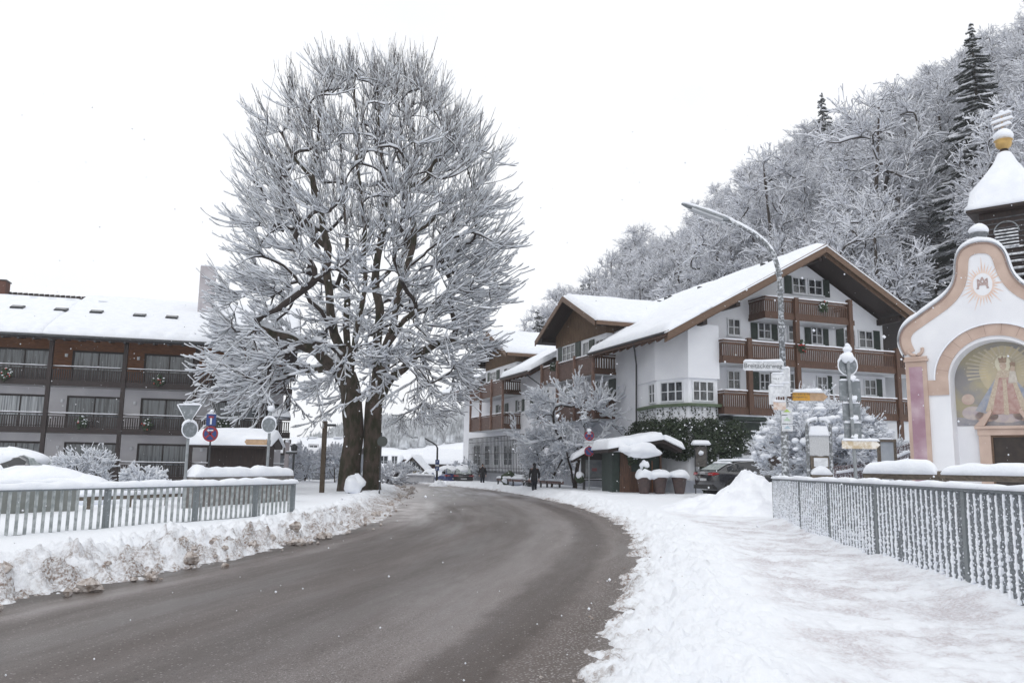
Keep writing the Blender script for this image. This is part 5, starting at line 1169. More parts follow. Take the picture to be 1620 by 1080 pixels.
# ------------------------------------------------------------ cars
def rear_text(par, txt, size, m, x, y, z, rz): return text_mesh('lettering', txt, size, m, par, (x, y, z), (R(90), 0, rz))
def car(name, label, loc, rz, paint, L_=4.7, W=1.9, H=1.62, snow=.0, coupe=True, group=None, plate_txt=None, simple=False):
    """x = across, y = along (rear at -L/2), z up"""
    S = thing(name, label, 'car', loc, rz, group); hl, hw_ = L_/2, W/2
    # stations: y, z_bottom, z_belt, half width
    st = [(-hl, .42, .98, .76), (-hl+.06, .30, 1.06, .86), (-hl+.35, .24, 1.10, .95), (-hl+.9, .22, 1.08, .985), (-.6, .20, 1.04, 1.0), (.5, .20, 1.02, 1.0), (1.15, .22, 1.0, .985), (hl-.5, .24, .92, .93), (hl-.12, .28, .80, .80), (hl, .36, .66, .66)]
    ysn = [s[0] for s in st]; V_ = []; K = 11
    def prof(y, zb, zt, w):
        w = w*hw_; return [(-w*.5, zb), (-w*.90, zb+.02), (-w*.99, zb+.2), (-w, (zb+zt)*.5), (-w*.985, zt-.14), (-w*.90, zt), (-w*.4, zt+.03), (w*.4, zt+.03), (w*.90, zt), (w*.985, zt-.14), (w, (zb+zt)*.5), (w*.99, zb+.2), (w*.90, zb+.02), (w*.5, zb)]
    b = MB(); rows = [[(x, s[0], z) for x, z in prof(*s)] for s in st]; K = len(rows[0]); vs = [q for r_ in rows for q in r_]
    fs = [(i*K+k, i*K+(k+1) % K, (i+1)*K+(k+1) % K, (i+1)*K+k) for i in range(len(st)-1) for k in range(K)]+[tuple(range(K-1, -1, -1)), tuple((len(st)-1)*K+k for k in range(K))]
    b.add(vs, fs); body = b.build('body', paint, S, smooth=True)
    # greenhouse
    rg_ = [(-hl+.28, 1.06, 1.12, .84), (-hl+.75, 1.06, 1.36, .80), (-hl+1.25, 1.05, 1.54, .74), (-hl+1.9, 1.04, H-.01, .72), (.1, 1.03, H, .72), (.75, 1.02, 1.50, .74), (1.45, .98, 1.03, .84)]
    if not coupe: rg_[0] = (-hl+.12, 1.06, 1.12, .84); rg_[1] = (-hl+.3, 1.06, 1.45, .78); rg_[2] = (-hl+.6, 1.05, 1.57, .75)
    def gh(off, lo_=0., hi_=1., ya=None):
        rows = []
        for y, zb, zt, w in rg_:
            w = w*hw_/.95; wb = w+.10*(zt-zb)/.5; rows.append([(-wb-off, y, zb-.04), (-w*.93-off, y, zt-.07), (-w*.80, y, zt+off*.4), (w*.80, y, zt+off*.4), (w*.93+off, y, zt-.07), (wb+off, y, zb-.04)])
        return rows
    rows = gh(0); K = 6; b = MB(); b.add([q for r_ in rows for q in r_], [(i*K+k, i*K+k+1, (i+1)*K+k+1, (i+1)*K+k) for i in range(6) for k in range(5)]); b.build('cabin', paint, S, smooth=True)
    G = mat('car_glass', (.012, .014, .017), .06, spec=.9)
    lerp = lambda a, c, t: tuple(a[i]*(1-t)+c[i]*t for i in range(3))
    rows = gh(.012)
    def quadstrip(i0, i1, s_, t0, t1, name):
        b = MB(); vs = []; idxs = (0, 1) if s_ < 0 else (5, 4)
        for i in range(i0, i1+1): vs += [lerp(rows[i][idxs[0]], rows[i][idxs[1]], t0), lerp(rows[i][idxs[0]], rows[i][idxs[1]], t1)]
        b.add(vs, [(2*k, 2*k+1, 2*k+3, 2*k+2) if s_ > 0 else (2*k, 2*k+2, 2*k+3, 2*k+1) for k in range(i1-i0)]); return b.build(name, G, S)
    for s_ in (-1, 1):
        quadstrip(1, 3, s_, .22, .93, 'side_window'); quadstrip(3, 5, s_, .22, .93, 'side_window')
        pts = [lerp(rows[i][0 if s_ < 0 else 5], rows[i][1 if s_ < 0 else 4], 1.0) for i in range(1, 6)]; MB().tube([V3(*q)+V3(s_*.01, 0, 0) for q in pts], .014, 5).build('window_trim', mat('chrome', (.6, .6, .6), .2, metal=.9), S)
    b = MB(); a0, a1 = rows[0], rows[2]; wv = .8
    b.add([(a0[1][0]*.92, a0[1][1]-.0, a0[2][2]+.02), (a0[4][0]*.92, a0[4][1], a0[2][2]+.02), (rows[1][3][0]*1.05, rows[1][3][1], rows[1][3][2]+.012), (rows[1][2][0]*1.05, rows[1][2][1], rows[1][2][2]+.012), (a1[3][0]*1.02, a1[3][1], a1[3][2]+.012), (a1[2][0]*1.02, a1[2][1], a1[2][2]+.012)], [(0, 1, 2, 3), (3, 2, 4, 5)]); b.build('rear_window', mat('frosted_glass', (.25, .29, .29), .25, (.45, .49, .49), 6), S)
    b = MB(); a0, a1 = rows[5], rows[6]; b.add([(a0[2][0], a0[2][1], a0[2][2]+.012), (a0[3][0], a0[3][1], a0[3][2]+.012), (a1[3][0], a1[3][1], a1[3][2]+.012), (a1[2][0], a1[2][1], a1[2][2]+.012)], [(0, 1, 2, 3)]); b.build('windscreen', G, S)
    TY = mat('tyre', (.02, .02, .021), .85); RIM = mat('rim', (.35, .36, .38), .35, metal=.8)
    for sx_ in (-1, 1):
        for yy in (-hl+.95, hl-.92):
            x_ = sx_*(hw_-.12); w = MB(); n = 24; pr = [(-.11, .22), (-.12, .31), (-.09, .355), (.09, .355), (.12, .31), (.11, .22)]
            vs = [(x_+a, yy+r_*math.cos(2*math.pi*k/n), .355+r_*math.sin(2*math.pi*k/n)) for a, r_ in pr for k in range(n)]; w.add(vs, [(i*n+k, i*n+(k+1) % n, (i+1)*n+(k+1) % n, (i+1)*n+k) for i in range(5) for k in range(n)]+[tuple(range(n)), tuple(range(6*n-1, 5*n-1, -1))])
            wo = thing('wheel', None, None); wo.parent = S; w.build('tyre', TY, wo)
            r2 = MB()
            for k in range(5):
                a = 2*math.pi*k/5; r2.obox((x_+sx_*.118, yy+.12*math.cos(a), .355+.12*math.sin(a)), (.012, 0, 0), (0, .11*math.cos(a), .11*math.sin(a)), (0, -.03*math.sin(a), .03*math.cos(a)))
            r2.cyl((x_+sx_*.10, yy, .355), (x_+sx_*.135, yy, .355), .05, n=10); r2.build('rim', RIM, wo)
            if not simple:
                ar = MB(); ar.tube([(sx_*(hw_*.985), yy+.40*math.cos(math.pi*k/12), .33+.40*math.sin(math.pi*k/12)) for k in range(13)], .028, 6); ar.build('wheel_arch', mat('black_trim', (.02, .02, .02), .7), S)
    # rear
    TL = mat('tail_lamp', (.30, .012, .015), .25)
    for s_ in (-1, 1):
        b = MB(); b.prism([(s_*.45, -hl-.035, .92), (s_*.84, -hl-.01, .90), (s_*.90, -hl+.30, .98), (s_*.86, -hl+.05, 1.04), (s_*.45, -hl-.02, 1.0)], (0, -.012, 0)); b.build('tail_light', TL, S)
        MB().lump((s_*(hw_+.10), .75, 1.08), .11, .07, .08, 3, .05).build('mirror', paint, S, smooth=True)
        MB().prism([(s_*.35, hl-.06, .66), (s_*.80, hl-.20, .72), (s_*.80, hl-.22, .80), (s_*.35, hl-.05, .72)], (0, .03, 0)).build('headlight', mat('lamp_glass', (.5, .52, .55), .1), S)
    MB().box(-.8, .8, -hl-.045, -hl-.015, .945, .965).build('chrome_strip', MATS['chrome'], S)
    MB().box(-.8, .8, -hl-.03, -hl+.2, .30, .48).build('rear_bumper', mat('black_trim', (.02, .02, .02), .7), S)
    o = MB().box(-.26, .26, -hl-.03, -hl+.0, .66, .77).build('number_plate', mat('plate_white', (.5, .51, .52), .5, (.3, .31, .32), 20), S)
    if snow > 0:
        b = MB(); ys_ = np.linspace(-hl+.9, .55, 7)
        b.slab([(-.66, -hl+1.15, H-.06), (.66, -hl+1.15, H-.06), (.66, .5, H-.03), (-.66, .5, H-.03)], snow, 14, 18, 3, .2, .2); b.build('roof_snow', SNOW, S, smooth=True)
        MB().cap((-.68, -hl+1.0, 1.45), (.68, -hl+1.0, 1.45), .3, .07, 2).build('roof_snow', SNOW, S, smooth=True)
    return S
PAINT = mat('car_paint_black', (.012, .012, .016), .22, coat=1.0, spec=.6)
p = at(1170, 780, 37); cg = V3(p[0], 37, .42)
c = car('parked_car', 'black coupe style SUV with light roof snow parked by the hotel bay', cg, R(-72), PAINT, snow=.06); c.location = (at(1186, 760, 38)[0], 38.2, .43)
cc = c
RL_ = mat('badge', (.7, .7, .72), .3, metal=.5)
b = MB()
for k in range(4): b.tube([(-.135+.09*k+.055*math.cos(a), -2.385, 1.01+.055*math.sin(a)) for a in np.linspace(0, 2*math.pi, 15)], .008, 5, False)
b.build('badge', RL_, cc)
# mound on wheels: car buried in snow behind the left railing
def buried_car(px, d, *a, deep=False, **k):
    S = buried_car0(px, d, *a, **k)
    if deep:
        S.location.z -= .62
        for c_ in list(S.children):
            if c_.name.split('.')[0] in ('tail_light', 'mirror', 'rear_window', 'chrome_strip', 'number_plate', 'window_trim', 'side_window', 'cabin'): bpy.data.objects.remove(c_)
        b = MB(); b.lump((0, .1, .8), 1.3, 2.7, .80, 11, .06, 30, 16); b.lump((.1, .3, 1.15), 1.0, 1.7, .62, 12, .08, 26, 14); b.lump((0, -1.4, .95), 1.1, 1.3, .66, 13, .08, 26, 14); b.build('snow_cover', SNOW, S, smooth=True)
    return S
def buried_car0(px, d, rz, label, group, w=1.8, l=4.3, h=1.45, m=None, dz=0.):
    p = place(px, 752, d)-Z3*dz; S = car('snow_covered_car', label, p-Z3*.1, rz, m or mat('car_paint_grey', (.12, .13, .14), .3, coat=.6), L_=l, W=w, H=h, coupe=False, simple=True, group=group)
    b = MB(); b.lump((0, .1, 1.0), .95, l*.52, .50, 7, .04, 26, 14); b.lump((0, -.40, 1.40), .86, l*.36, .46, 9, .05, 24, 12); b.build('snow_cover', SNOW, S, smooth=True); return S
buried_car(48, 27, R(82), 'car buried under a smooth mound of snow behind the left railing', 'snowed in parked cars', deep=True)
buried_car(-6, 31, R(80), 'parked car at the left edge with its side window showing under snow', 'snowed in parked cars', l=4.2)
buried_car(688, 80, R(85), 'pale snow covered car by the distant street lamp', 'snowed in parked cars', dz=.75)
buried_car(706, 74, R(25), 'blue car with snow on its roof near the distant street lamp', 'snowed in parked cars', m=mat('car_paint_blue', (.015, .03, .12), .3, coat=.6), dz=.4)
buried_car(728, 74, R(12), 'dark car with snowy roof beside the plinth of the far hotel corner', 'snowed in parked cars', m=mat('car_paint_dark', (.015, .016, .02), .3, coat=.6), dz=.4)
# ------------------------------------------------------------ people
SKIN = mat('skin', (.50, .30, .23), .6); COAT = mat('coat_black', (.012, .012, .015), .85, (.02, .02, .024), 12, bump=.2); TROUS = mat('trousers_dark', (.012, .015, .024), .85); HAIRM = mat('hair_dark', (.025, .015, .010), .8)
def person(label, loc, rz, h=1.72, stride=.16, coat_len=.62, turned_away=True, hat=False):
    S = thing('person', label, 'person', loc, rz); k = h/1.75
    J = {}; nodes = []; edges = []
    def nd(x, y, z, rx, ry, par=None):
        nodes.append((x*k, y*k, z*k, rx*k, ry*k)); 
        if par is not None: edges.append((par, len(nodes)-1))
        return len(nodes)-1
    pel = nd(0, 0, .95, .155, .115); wa = nd(0, 0, 1.12, .135, .10, pel); chs = nd(0, .0, 1.33, .165, .115, wa); nk0 = nd(0, .0, 1.46, .085, .075, chs); nk = nd(0, .01, 1.52, .055, .055, nk0); hd0 = nd(0, .02, 1.60, .072, .085, nk); hd1 = nd(0, .02, 1.67, .080, .095, hd0); nd(0, .01, 1.72, .055, .065, hd1)
    for s_ in (-1, 1):
        st_ = stride*s_
        hp_ = nd(s_*.09, 0, .90, .095, .095, pel); kn = nd(s_*.095, st_*.5+.02, .50, .062, .065, hp_); an = nd(s_*.10, st_*1.0-(.04 if s_*stride < 0 else 0), .10, .042, .045, kn); nd(s_*.11, st_*1.0+.12, .045, .042, .035, an)
        sh = nd(s_*.18, 0, 1.41, .065, .065, chs); el = nd(s_*.26, -st_*.35-.02, 1.13, .048, .048, sh); wr = nd(s_*.27, -st_*.6+.06, .89, .030, .030, el); pm_ = nd(s_*.27, -st_*.65+.085, .82, .036, .022, wr)
        for f_ in range(4):
            f1 = nd(s_*.27+(-.024+.016*f_), -st_*.65+.105, .765+.004*abs(f_-1.5), .0095, .0095, pm_); nd(s_*.27+(-.026+.017*f_), -st_*.65+.115, .725+.006*abs(f_-1.5), .008, .008, f1)
        nd(s_*.27-s_*.035, -st_*.65+.115, .80, .010, .010, pm_)
    me = bpy.data.meshes.new('body'); me.from_pydata([n_[:3] for n_ in nodes], edges, []); me.materials.append(SKIN); o = bpy.data.objects.new('body', me); COL.objects.link(o); o.parent = S
    o.modifiers.new('skin', 'SKIN'); sv = me.skin_vertices[0].data if me.skin_vertices else None
    if sv is None:
        me.skin_vertices.new() if hasattr(me.skin_vertices, 'new') else None; sv = me.skin_vertices[0].data
    for i, n_ in enumerate(nodes): sv[i].radius = (n_[3], n_[4])
    sv[0].use_root = True
    sb = o.modifiers.new('sub', 'SUBSURF'); sb.levels = 1; sb.render_levels = 2
    def ring(z, rx, ry, y=0, n=20, ph=0): return [(rx*k*math.cos(2*math.pi*i/n+ph)*(1+.04*math.sin(5*2*math.pi*i/n)), y*k+ry*k*math.sin(2*math.pi*i/n+ph), z*k) for i in range(n)]
    def loft(rings, m, name, cap=True):
        n = len(rings[0]); b = MB(); b.add([q for r_ in rings for q in r_], [(i*n+j, i*n+(j+1) % n, (i+1)*n+(j+1) % n, (i+1)*n+j) for i in range(len(rings)-1) for j in range(n)]+([tuple(range(n-1, -1, -1)), tuple((len(rings)-1)*n+j for j in range(n))] if cap else [])); return b.build(name, m, S, smooth=True)
    cb = 1.47-coat_len-.22
    loft([ring(cb, .20, .17), ring(cb+.15, .195, .165), ring(.98, .185, .15), ring(1.12, .165, .135), ring(1.3, .195, .14), ring(1.40, .20, .125), ring(1.46, .13, .10), ring(1.50, .08, .08), ring(1.56, .085, .085)], COAT, 'coat')
    for s_ in (-1, 1):
        st_ = stride*s_
        b = MB(); b.tube([V3(*q)*k for q in ((s_*.165, 0, 1.42), (s_*.225, -st_*.15, 1.29), (s_*.265, -st_*.35-.02, 1.13), (s_*.27, -st_*.5+.02, 1.0), (s_*.27, -st_*.6+.055, .90))], [.085*k, .078*k, .068*k, .06*k, .055*k], 12); b.build('sleeve', COAT, S, smooth=True)
        b = MB(); b.tube([V3(*q)*k for q in ((s_*.085, 0, .95), (s_*.095, st_*.25, .72), (s_*.095, st_*.5+.02, .50), (s_*.10, st_*.8, .28), (s_*.10, st_-(.04 if s_*stride < 0 else 0), .13))], [.105*k, .10*k, .08*k, .07*k, .06*k], 12); b.build('trouser_leg', TROUS, S, smooth=True)
        yb2 = st_-(.04 if s_*stride < 0 else 0); b = MB(); b.tube([V3(*q)*k for q in ((s_*.10, yb2, .20), (s_*.10, yb2, .09), (s_*.105, yb2+.05, .06), (s_*.11, yb2+.16, .045), (s_*.112, yb2+.20, .04))], [.062*k, .065*k, .062*k, .05*k, .03*k], 10); b.build('boot', mat('boot', (.02, .016, .013), .6), S, smooth=True)
    b = MB(); b.lump((0, .0, 1.685*k), .098*k, .108*k, .095*k, 3, .05, 16, 10)
    b.lump((0, -.035*k, 1.62*k), .09*k, .07*k, .10*k, 5, .05, 14, 8)
    b.build('hat' if hat else 'hair', HAIRM if not hat else COAT, S, smooth=True)
    f = MB()
    f.prism([(0, .108*k, 1.65*k), (-.014*k, .10*k, 1.60*k), (0, .135*k, 1.605*k), (.014*k, .10*k, 1.60*k)], (0, .004, 0)); f.build('nose', SKIN, S)
    for s_ in (-1, 1): MB().lump((s_*.032*k, .100*k, 1.645*k), .013*k, .008*k, .009*k, 1, 0, 8, 6).build('eye', mat('eye', (.02, .015, .01), .3), S); MB().lump((s_*.088*k, .015*k, 1.625*k), .014*k, .022*k, .034*k, 1, 0, 8, 6).build('ear', SKIN, S, smooth=True)
    MB().box(-.026*k, .026*k, .098*k, .108*k, 1.567*k, 1.577*k).build('mouth', mat('lips', (.35, .10, .09), .6), S)
    return S
p = place(845, 780, 49); p[2] = zat(845, 780.5, 49); person('person in a long black coat walking away along the snowy roadside', p, R(10), 1.76, .14, .52, True, True)
p = place(763, 768, 65); p[2] = zat(763, 768, 65); S = person('person in a black coat standing near the iron trellis, facing the camera', p, R(185), 1.68, .10, .58)
# ------------------------------------------------------------ forecourt of the hotel
# snow pile
def pile(name, label, px, d, rx, ry, h, seed, z0=.2, peaks=()):
    p = place(px, 800, d); n = 90; V_ = []; xs = np.linspace(-1, 1, n)
    Xg, Yg = np.meshgrid(xs*rx*1.4, xs*ry*1.4); r_ = np.sqrt((Xg/rx)**2+(Yg/ry)**2); H_ = h*np.clip(1-r_, -.3, 1)**1.0
    H_ = h*np.exp(-(r_*1.25)**2*1.1)
    for (x_, y_, hh, ww) in peaks: H_ += hh*np.exp(-(((Xg-x_)/ww)**2+((Yg-y_)/ww)**2))
    H_ += (fbm(Xg/.5+seed, Yg/.5, 4, seed)-.5)*.55*np.clip(H_*1.2, 0, 1)+(1-np.abs(2*fbm(Xg/.35, Yg/.35+seed, 3, seed+3)-1)-.6)*.16*np.clip(H_, 0, 1); H_ -= .10*ss(.8, 1.3, r_)+.05
    idx = np.arange(n*n).reshape(n, n); Fq = np.stack([idx[:-1, :-1], idx[:-1, 1:], idx[1:, 1:], idx[1:, :-1]], -1).reshape(-1, 4)
    o = mesh_np(name, np.c_[Xg.ravel(), Yg.ravel(), H_.ravel()], Fq, mat('piled_snow', (.86, .885, .93), .75, (.74, .76, .82), 2.5, 7, .6, 9, fac=(.45, .75)), smooth=True); o.location = p; return tag(o, label, 'snow pile')
pile('snow_pile', 'high ploughed snow heap in front of the black car at the railing end', 1186, 27.2, 1.75, 1.5, 1.12, 3, peaks=((-.15, 0, .28, .22), (.45, 0, .15, .5)))
pile('snow_pile', 'low smooth snow mound spreading left below the black car', 1130, 28.5, 2.0, 1.5, .5, 9)
pile('snow_pile', 'pointed snow heap between the notice case and the green porch', 986, 45.5, 1.1, 1.0, 1.2, 5)
pile('snow_pile', 'snow heap at the foot of the frosted notice board', 1275, 27, 1.6, 1.2, 1.0, 12, peaks=((.3, 0, .25, .3),))
# pots
for px, sn_, sd, lab in ((1019, .30, 1, 'planter with a snowman-like stack of snow nearest the porch'), (1044, .45, 2, 'middle dark planter under a flat dome of snow'), (1075, .50, 3, 'right dark planter under a wide dome of snow near the black car')):
    d = 41.5; p = place(px, 777, d); S = thing('planter', lab, 'planter', p-Z3*.02, 0, 'row of snowy planters'); zt_ = .82
    MB().lathe((0, 0, 0), [(.20, 0), (.24, .05), (.36, .72), (.40, .76), (.40, zt_), (.33, zt_), (.3, .74)], 18).build('pot', mat('dark_pot', (.05, .035, .035), .6, (.08, .05, .045), 6), S, smooth=False)
    b = MB(); b.lump((0, 0, zt_+.12), .50 if px != 1019 else .42, .5, .26 if px != 1019 else .3, sd, .1, 18, 10)
    if px == 1019:
        b.build('snow_cap', SNOW, S, smooth=True); b = MB(); b.lump((.02, 0, zt_+.62), .22, .22, .20, 4, .2); b.build('snow_clump', SNOW, S, smooth=True); MB().tube([(0, 0, .8), (.02, 0, 1.6)], .03, 6).build('stem', DWOOD, S)
        MB().lump((.03, -.02, zt_+.38), .14, .14, .14, 7, .3).build('greenery', mat('evergreen', (.02, .035, .018), .8, (.04, .06, .03), 14), S)
    else: b.build('snow_cap', SNOW, S, smooth=True)
# notice case with little gable roof
d = 47; p = place(940, 778, d); S = thing('notice_case', 'dark gabled notice case on two posts behind the no stopping signs', 'notice board', p, R(3)); kk = d/FPX; z_ = lambda py: zat(941, py, d)-p[2]; X_ = lambda px: (px-941)*kk
for px in (925, 962): MB().box(X_(px)-.07, X_(px)+.07, -.07, .07, -.2, z_(757)).build('post', IRON, S)
MB().box(X_(920), X_(965), -.12, .12, z_(760), z_(757.5)).build('shelf', IRON, S); MB().cap((X_(920), 0, z_(757.5)), (X_(965), 0, z_(757.5)), .22, .07, 4).build('shelf_snow', SNOW, S, smooth=True)
MB().box(X_(921), X_(964), -.1, .25, z_(757), z_(722)).build('case', mat('case_dark', (.03, .028, .028), .6), S)
o = MB().box(X_(927), X_(955), -.125, -.105, z_(755), z_(727)).build('glass_front', mat('case_glass', (.10, .11, .12), .1, (.16, .17, .18), 3, spec=.8), S)
b = MB(); mt = mat('poster_mark', (.20, .05, .06), .6, (.12, .06, .07), 15); b.box(X_(937), X_(945), -.131, -.127, z_(745), z_(740)); b.build('poster_mark', mt, o)
MB().box(X_(957), X_(963), -.13, -.1, z_(752), z_(725)).build('side_panel', WOOD, S)
ap = V3(X_(940), 0, z_(707.5)); r_ = None
for s_, ex_, nm in ((-1, X_(906), 0), (1, X_(978), 1)):
    e = V3(ex_, 0, z_(728)); b = MB(); b.prism([ap+V3(0, -.55, 0), e+V3(0, -.55, 0), e+V3(0, -.55, -.14), ap+V3(0, -.55, -.16)], (0, 1.1, 0)); r_ = b.build('roof', DWOOD, S)
    b = MB(); cs = [e+V3(s_*.08, .62, .0), e+V3(s_*.08, -.66, .0), ap+V3(0, -.66, 0), ap+V3(0, .62, 0)]; cs = cs if s_ < 0 else [cs[1], cs[0], cs[3], cs[2]]; b.slab(cs, .26, 14, 16, 4+nm, .2, .2); b.build('roof_snow', SNOW, r_, smooth=True)
MB().prism([ap+V3(0, -.2, -.15), V3(X_(918), -.2, z_(722)), V3(X_(966), -.2, z_(722))], (0, .3, 0)).build('gable_board', MATS['case_dark'], S)
for px in (918, 967): snowball(S, X_(px), -.15, z_(752), .22, int(px)); MB().lump((X_(px), -.12, z_(757)), .24, .2, .22, 3, .2).build('flower_box', mat('evergreen', (.02, .035, .018), .8), S)
# sign pole in front of it
p = place(932, 779, 45.5); S = thing('signpost', 'pole with two round no stopping signs and a white plate between them', 'sign', p, 0, 'roadside sign poles'); z_ = lambda py: zat(932, py, 45.5)-p[2]
pole(S, z_(683), .04); nostop(S, z_(689), .27); nostop(S, z_(713.5), .27, 1, False)
plate(S, -.28, .28, z_(704), z_(698), WHITE, snow=.02); worn_marks(10, .11, BLACKT, S, (0, -.078, z_(701)), (R(90), 0, 0)); snowball(S, 0, -.03, z_(681), .12, 2)
# low rail of boards in front of the small tree
p0, p1 = place(786, 765, 59), place(893, 775, 50); root = thing('low_board_fence', 'low faded board rail under snow in front of the small tree', 'fence', p0); q = p1-p0; q[2] = 0
for k in range(4):
    a_, c_ = q*k/4., q*(k+.94)/4.; MB().beam(a_+Z3*.42, c_+Z3*.42, .06, .2).build('board', mat('faded_board', (.24, .16, .15), .8, (.16, .11, .10), 6), root); MB().cap(a_+Z3*.5, c_+Z3*.5, .22, .14, k).build('board_snow', SNOW, root, smooth=True)
    for f_ in (.1, .8): MB().obox(a_+(c_-a_)*f_+Z3*.15, (.06, 0, 0), (0, .05, 0), Z3*.3).build('post', IRON, root)
# round bush / vase by the trellis
p = place(805, 760, 58); S = thing('snowy_hedge', 'clipped dark bush half hidden by snow at the plinth', 'bush', p); MB().lump((0, 0, .45), .55, .5, .5, 3, .15).build('foliage', MATS['evergreen'], S, smooth=True); MB().lump((.5, 0, .38), .9, .6, .36, 6, .16, 22, 10).build('snow_cover', SNOW, S, smooth=True)
# entrance porch
d = 42.3; p = place(1016, 775, d); S = thing('entrance_porch', 'wooden entrance hut with green panels under a lopsided thick snow roof', 'hut', p, R(8)); kk = d/FPX; z_ = lambda py: zat(1016, py, d)-p[2]; X_ = lambda px: (px-1016)*kk
MB().box(X_(972), X_(1050), .5, 2.6, -.2, z_(715)).build('wall', mat('panel_green', (.020, .038, .030), .6, (.012, .024, .02), 4), S)
b = MB(); b.box(X_(984), X_(1050), .42, .498, -.2, z_(746)); 
for k in range(12): b.box(X_(984)+k*.17, X_(984)+k*.17+.02, .405, .418, -.2, z_(746))
b.build('lower_boarding', WOOD, S)
for a_, c_ in ((984, 1002), (1049, 1052)): MB().box(X_(a_), X_(c_), .38, .42 if a_ < 1000 else .5, -.2, z_(713)).build('corner_post', WOOD, S)
for px in (1022, 1036): MB().box(X_(px)-.025, X_(px)+.025, .36, .40, -.1, z_(728)).build('batten', RWOOD, S)
roofp = [(958, 708), (1046, 691), (1076, 706)]
e0_, ap, e1_ = [V3(X_(a), 0, z_(b_)) for a, b_ in roofp]
for s_, e in ((-1, e0_), (1, e1_)):
    b = MB(); b.prism([ap+V3(0, -.5, -.1), e+V3(0, -.5, -.1), e+V3(0, -.5, -.28), ap+V3(0, -.5, -.3)], (0, 3.2, 0)); r_ = b.build('roof', DWOOD, S)
    b = MB(); cs = [e+V3(s_*.1, 2.8, -.1), e+V3(s_*.1, -.7, -.1), ap+V3(0, -.7, -.1), ap+V3(0, 2.8, -.1)]; cs = cs if s_ < 0 else [cs[1], cs[0], cs[3], cs[2]]; b.slab(cs, .42 if s_ < 0 else .26, 26, 24, 8, .35, .22); b.build('roof_snow', SNOW, r_, smooth=True)
b = MB(); b.lump((X_(1008), -.68, z_(712)), 1.0, .25, .34, 3, .16, 20, 10); b.lump((X_(985), -.68, z_(711)), .5, .22, .22, 5, .16, 16, 8); b.build('overhanging_snow', SNOW, r_, smooth=True)
wreath(S, V3(X_(1002), .3, z_(724)), .32, False, 3)
# white glazed door beside the porch
g_ = MB(); window(hotel, V3(1.2+.0, -1.32, .75), rX, nY, 1.15, 2.5, 1, 2, fw=.16); window(hotel, V3(2.75, -.0, .9), rX, nY, .5, 3.0, 1, 1, fw=.14, gm_=CURT)
# covered menu lantern by the ivy
d = 41.8; p = place(1110, 775, d); S = thing('menu_stand', 'small roofed menu stand with a snow cap beside the ivy', 'sign', p); z_ = lambda py: zat(1110, py, d)-p[2]
for x_ in (-.3, .3): MB().box(x_-.022, x_+.022, -.02, .02, -.2, z_(703)).build('post', IRON, S)
MB().box(-.27, .27, -.04, .04, z_(738), z_(706)).build('menu_board', mat('menu_dark', (.06, .055, .05), .4, (.12, .11, .1), 9), S); MB().box(-.42, .42, -.25, .25, z_(703)-.03, z_(703)+.03).build('roof', WHITE, S); MB().slab([(-.45, -.28, z_(703)+.03), (.45, -.28, z_(703)+.03), (.45, .28, z_(703)+.03), (-.45, .28, z_(703)+.03)], .16, 10, 8, 4, .2, .12).build('roof_snow', SNOW, S, smooth=True)
snowball(S, -.02, -.1, z_(716), .13, 7)
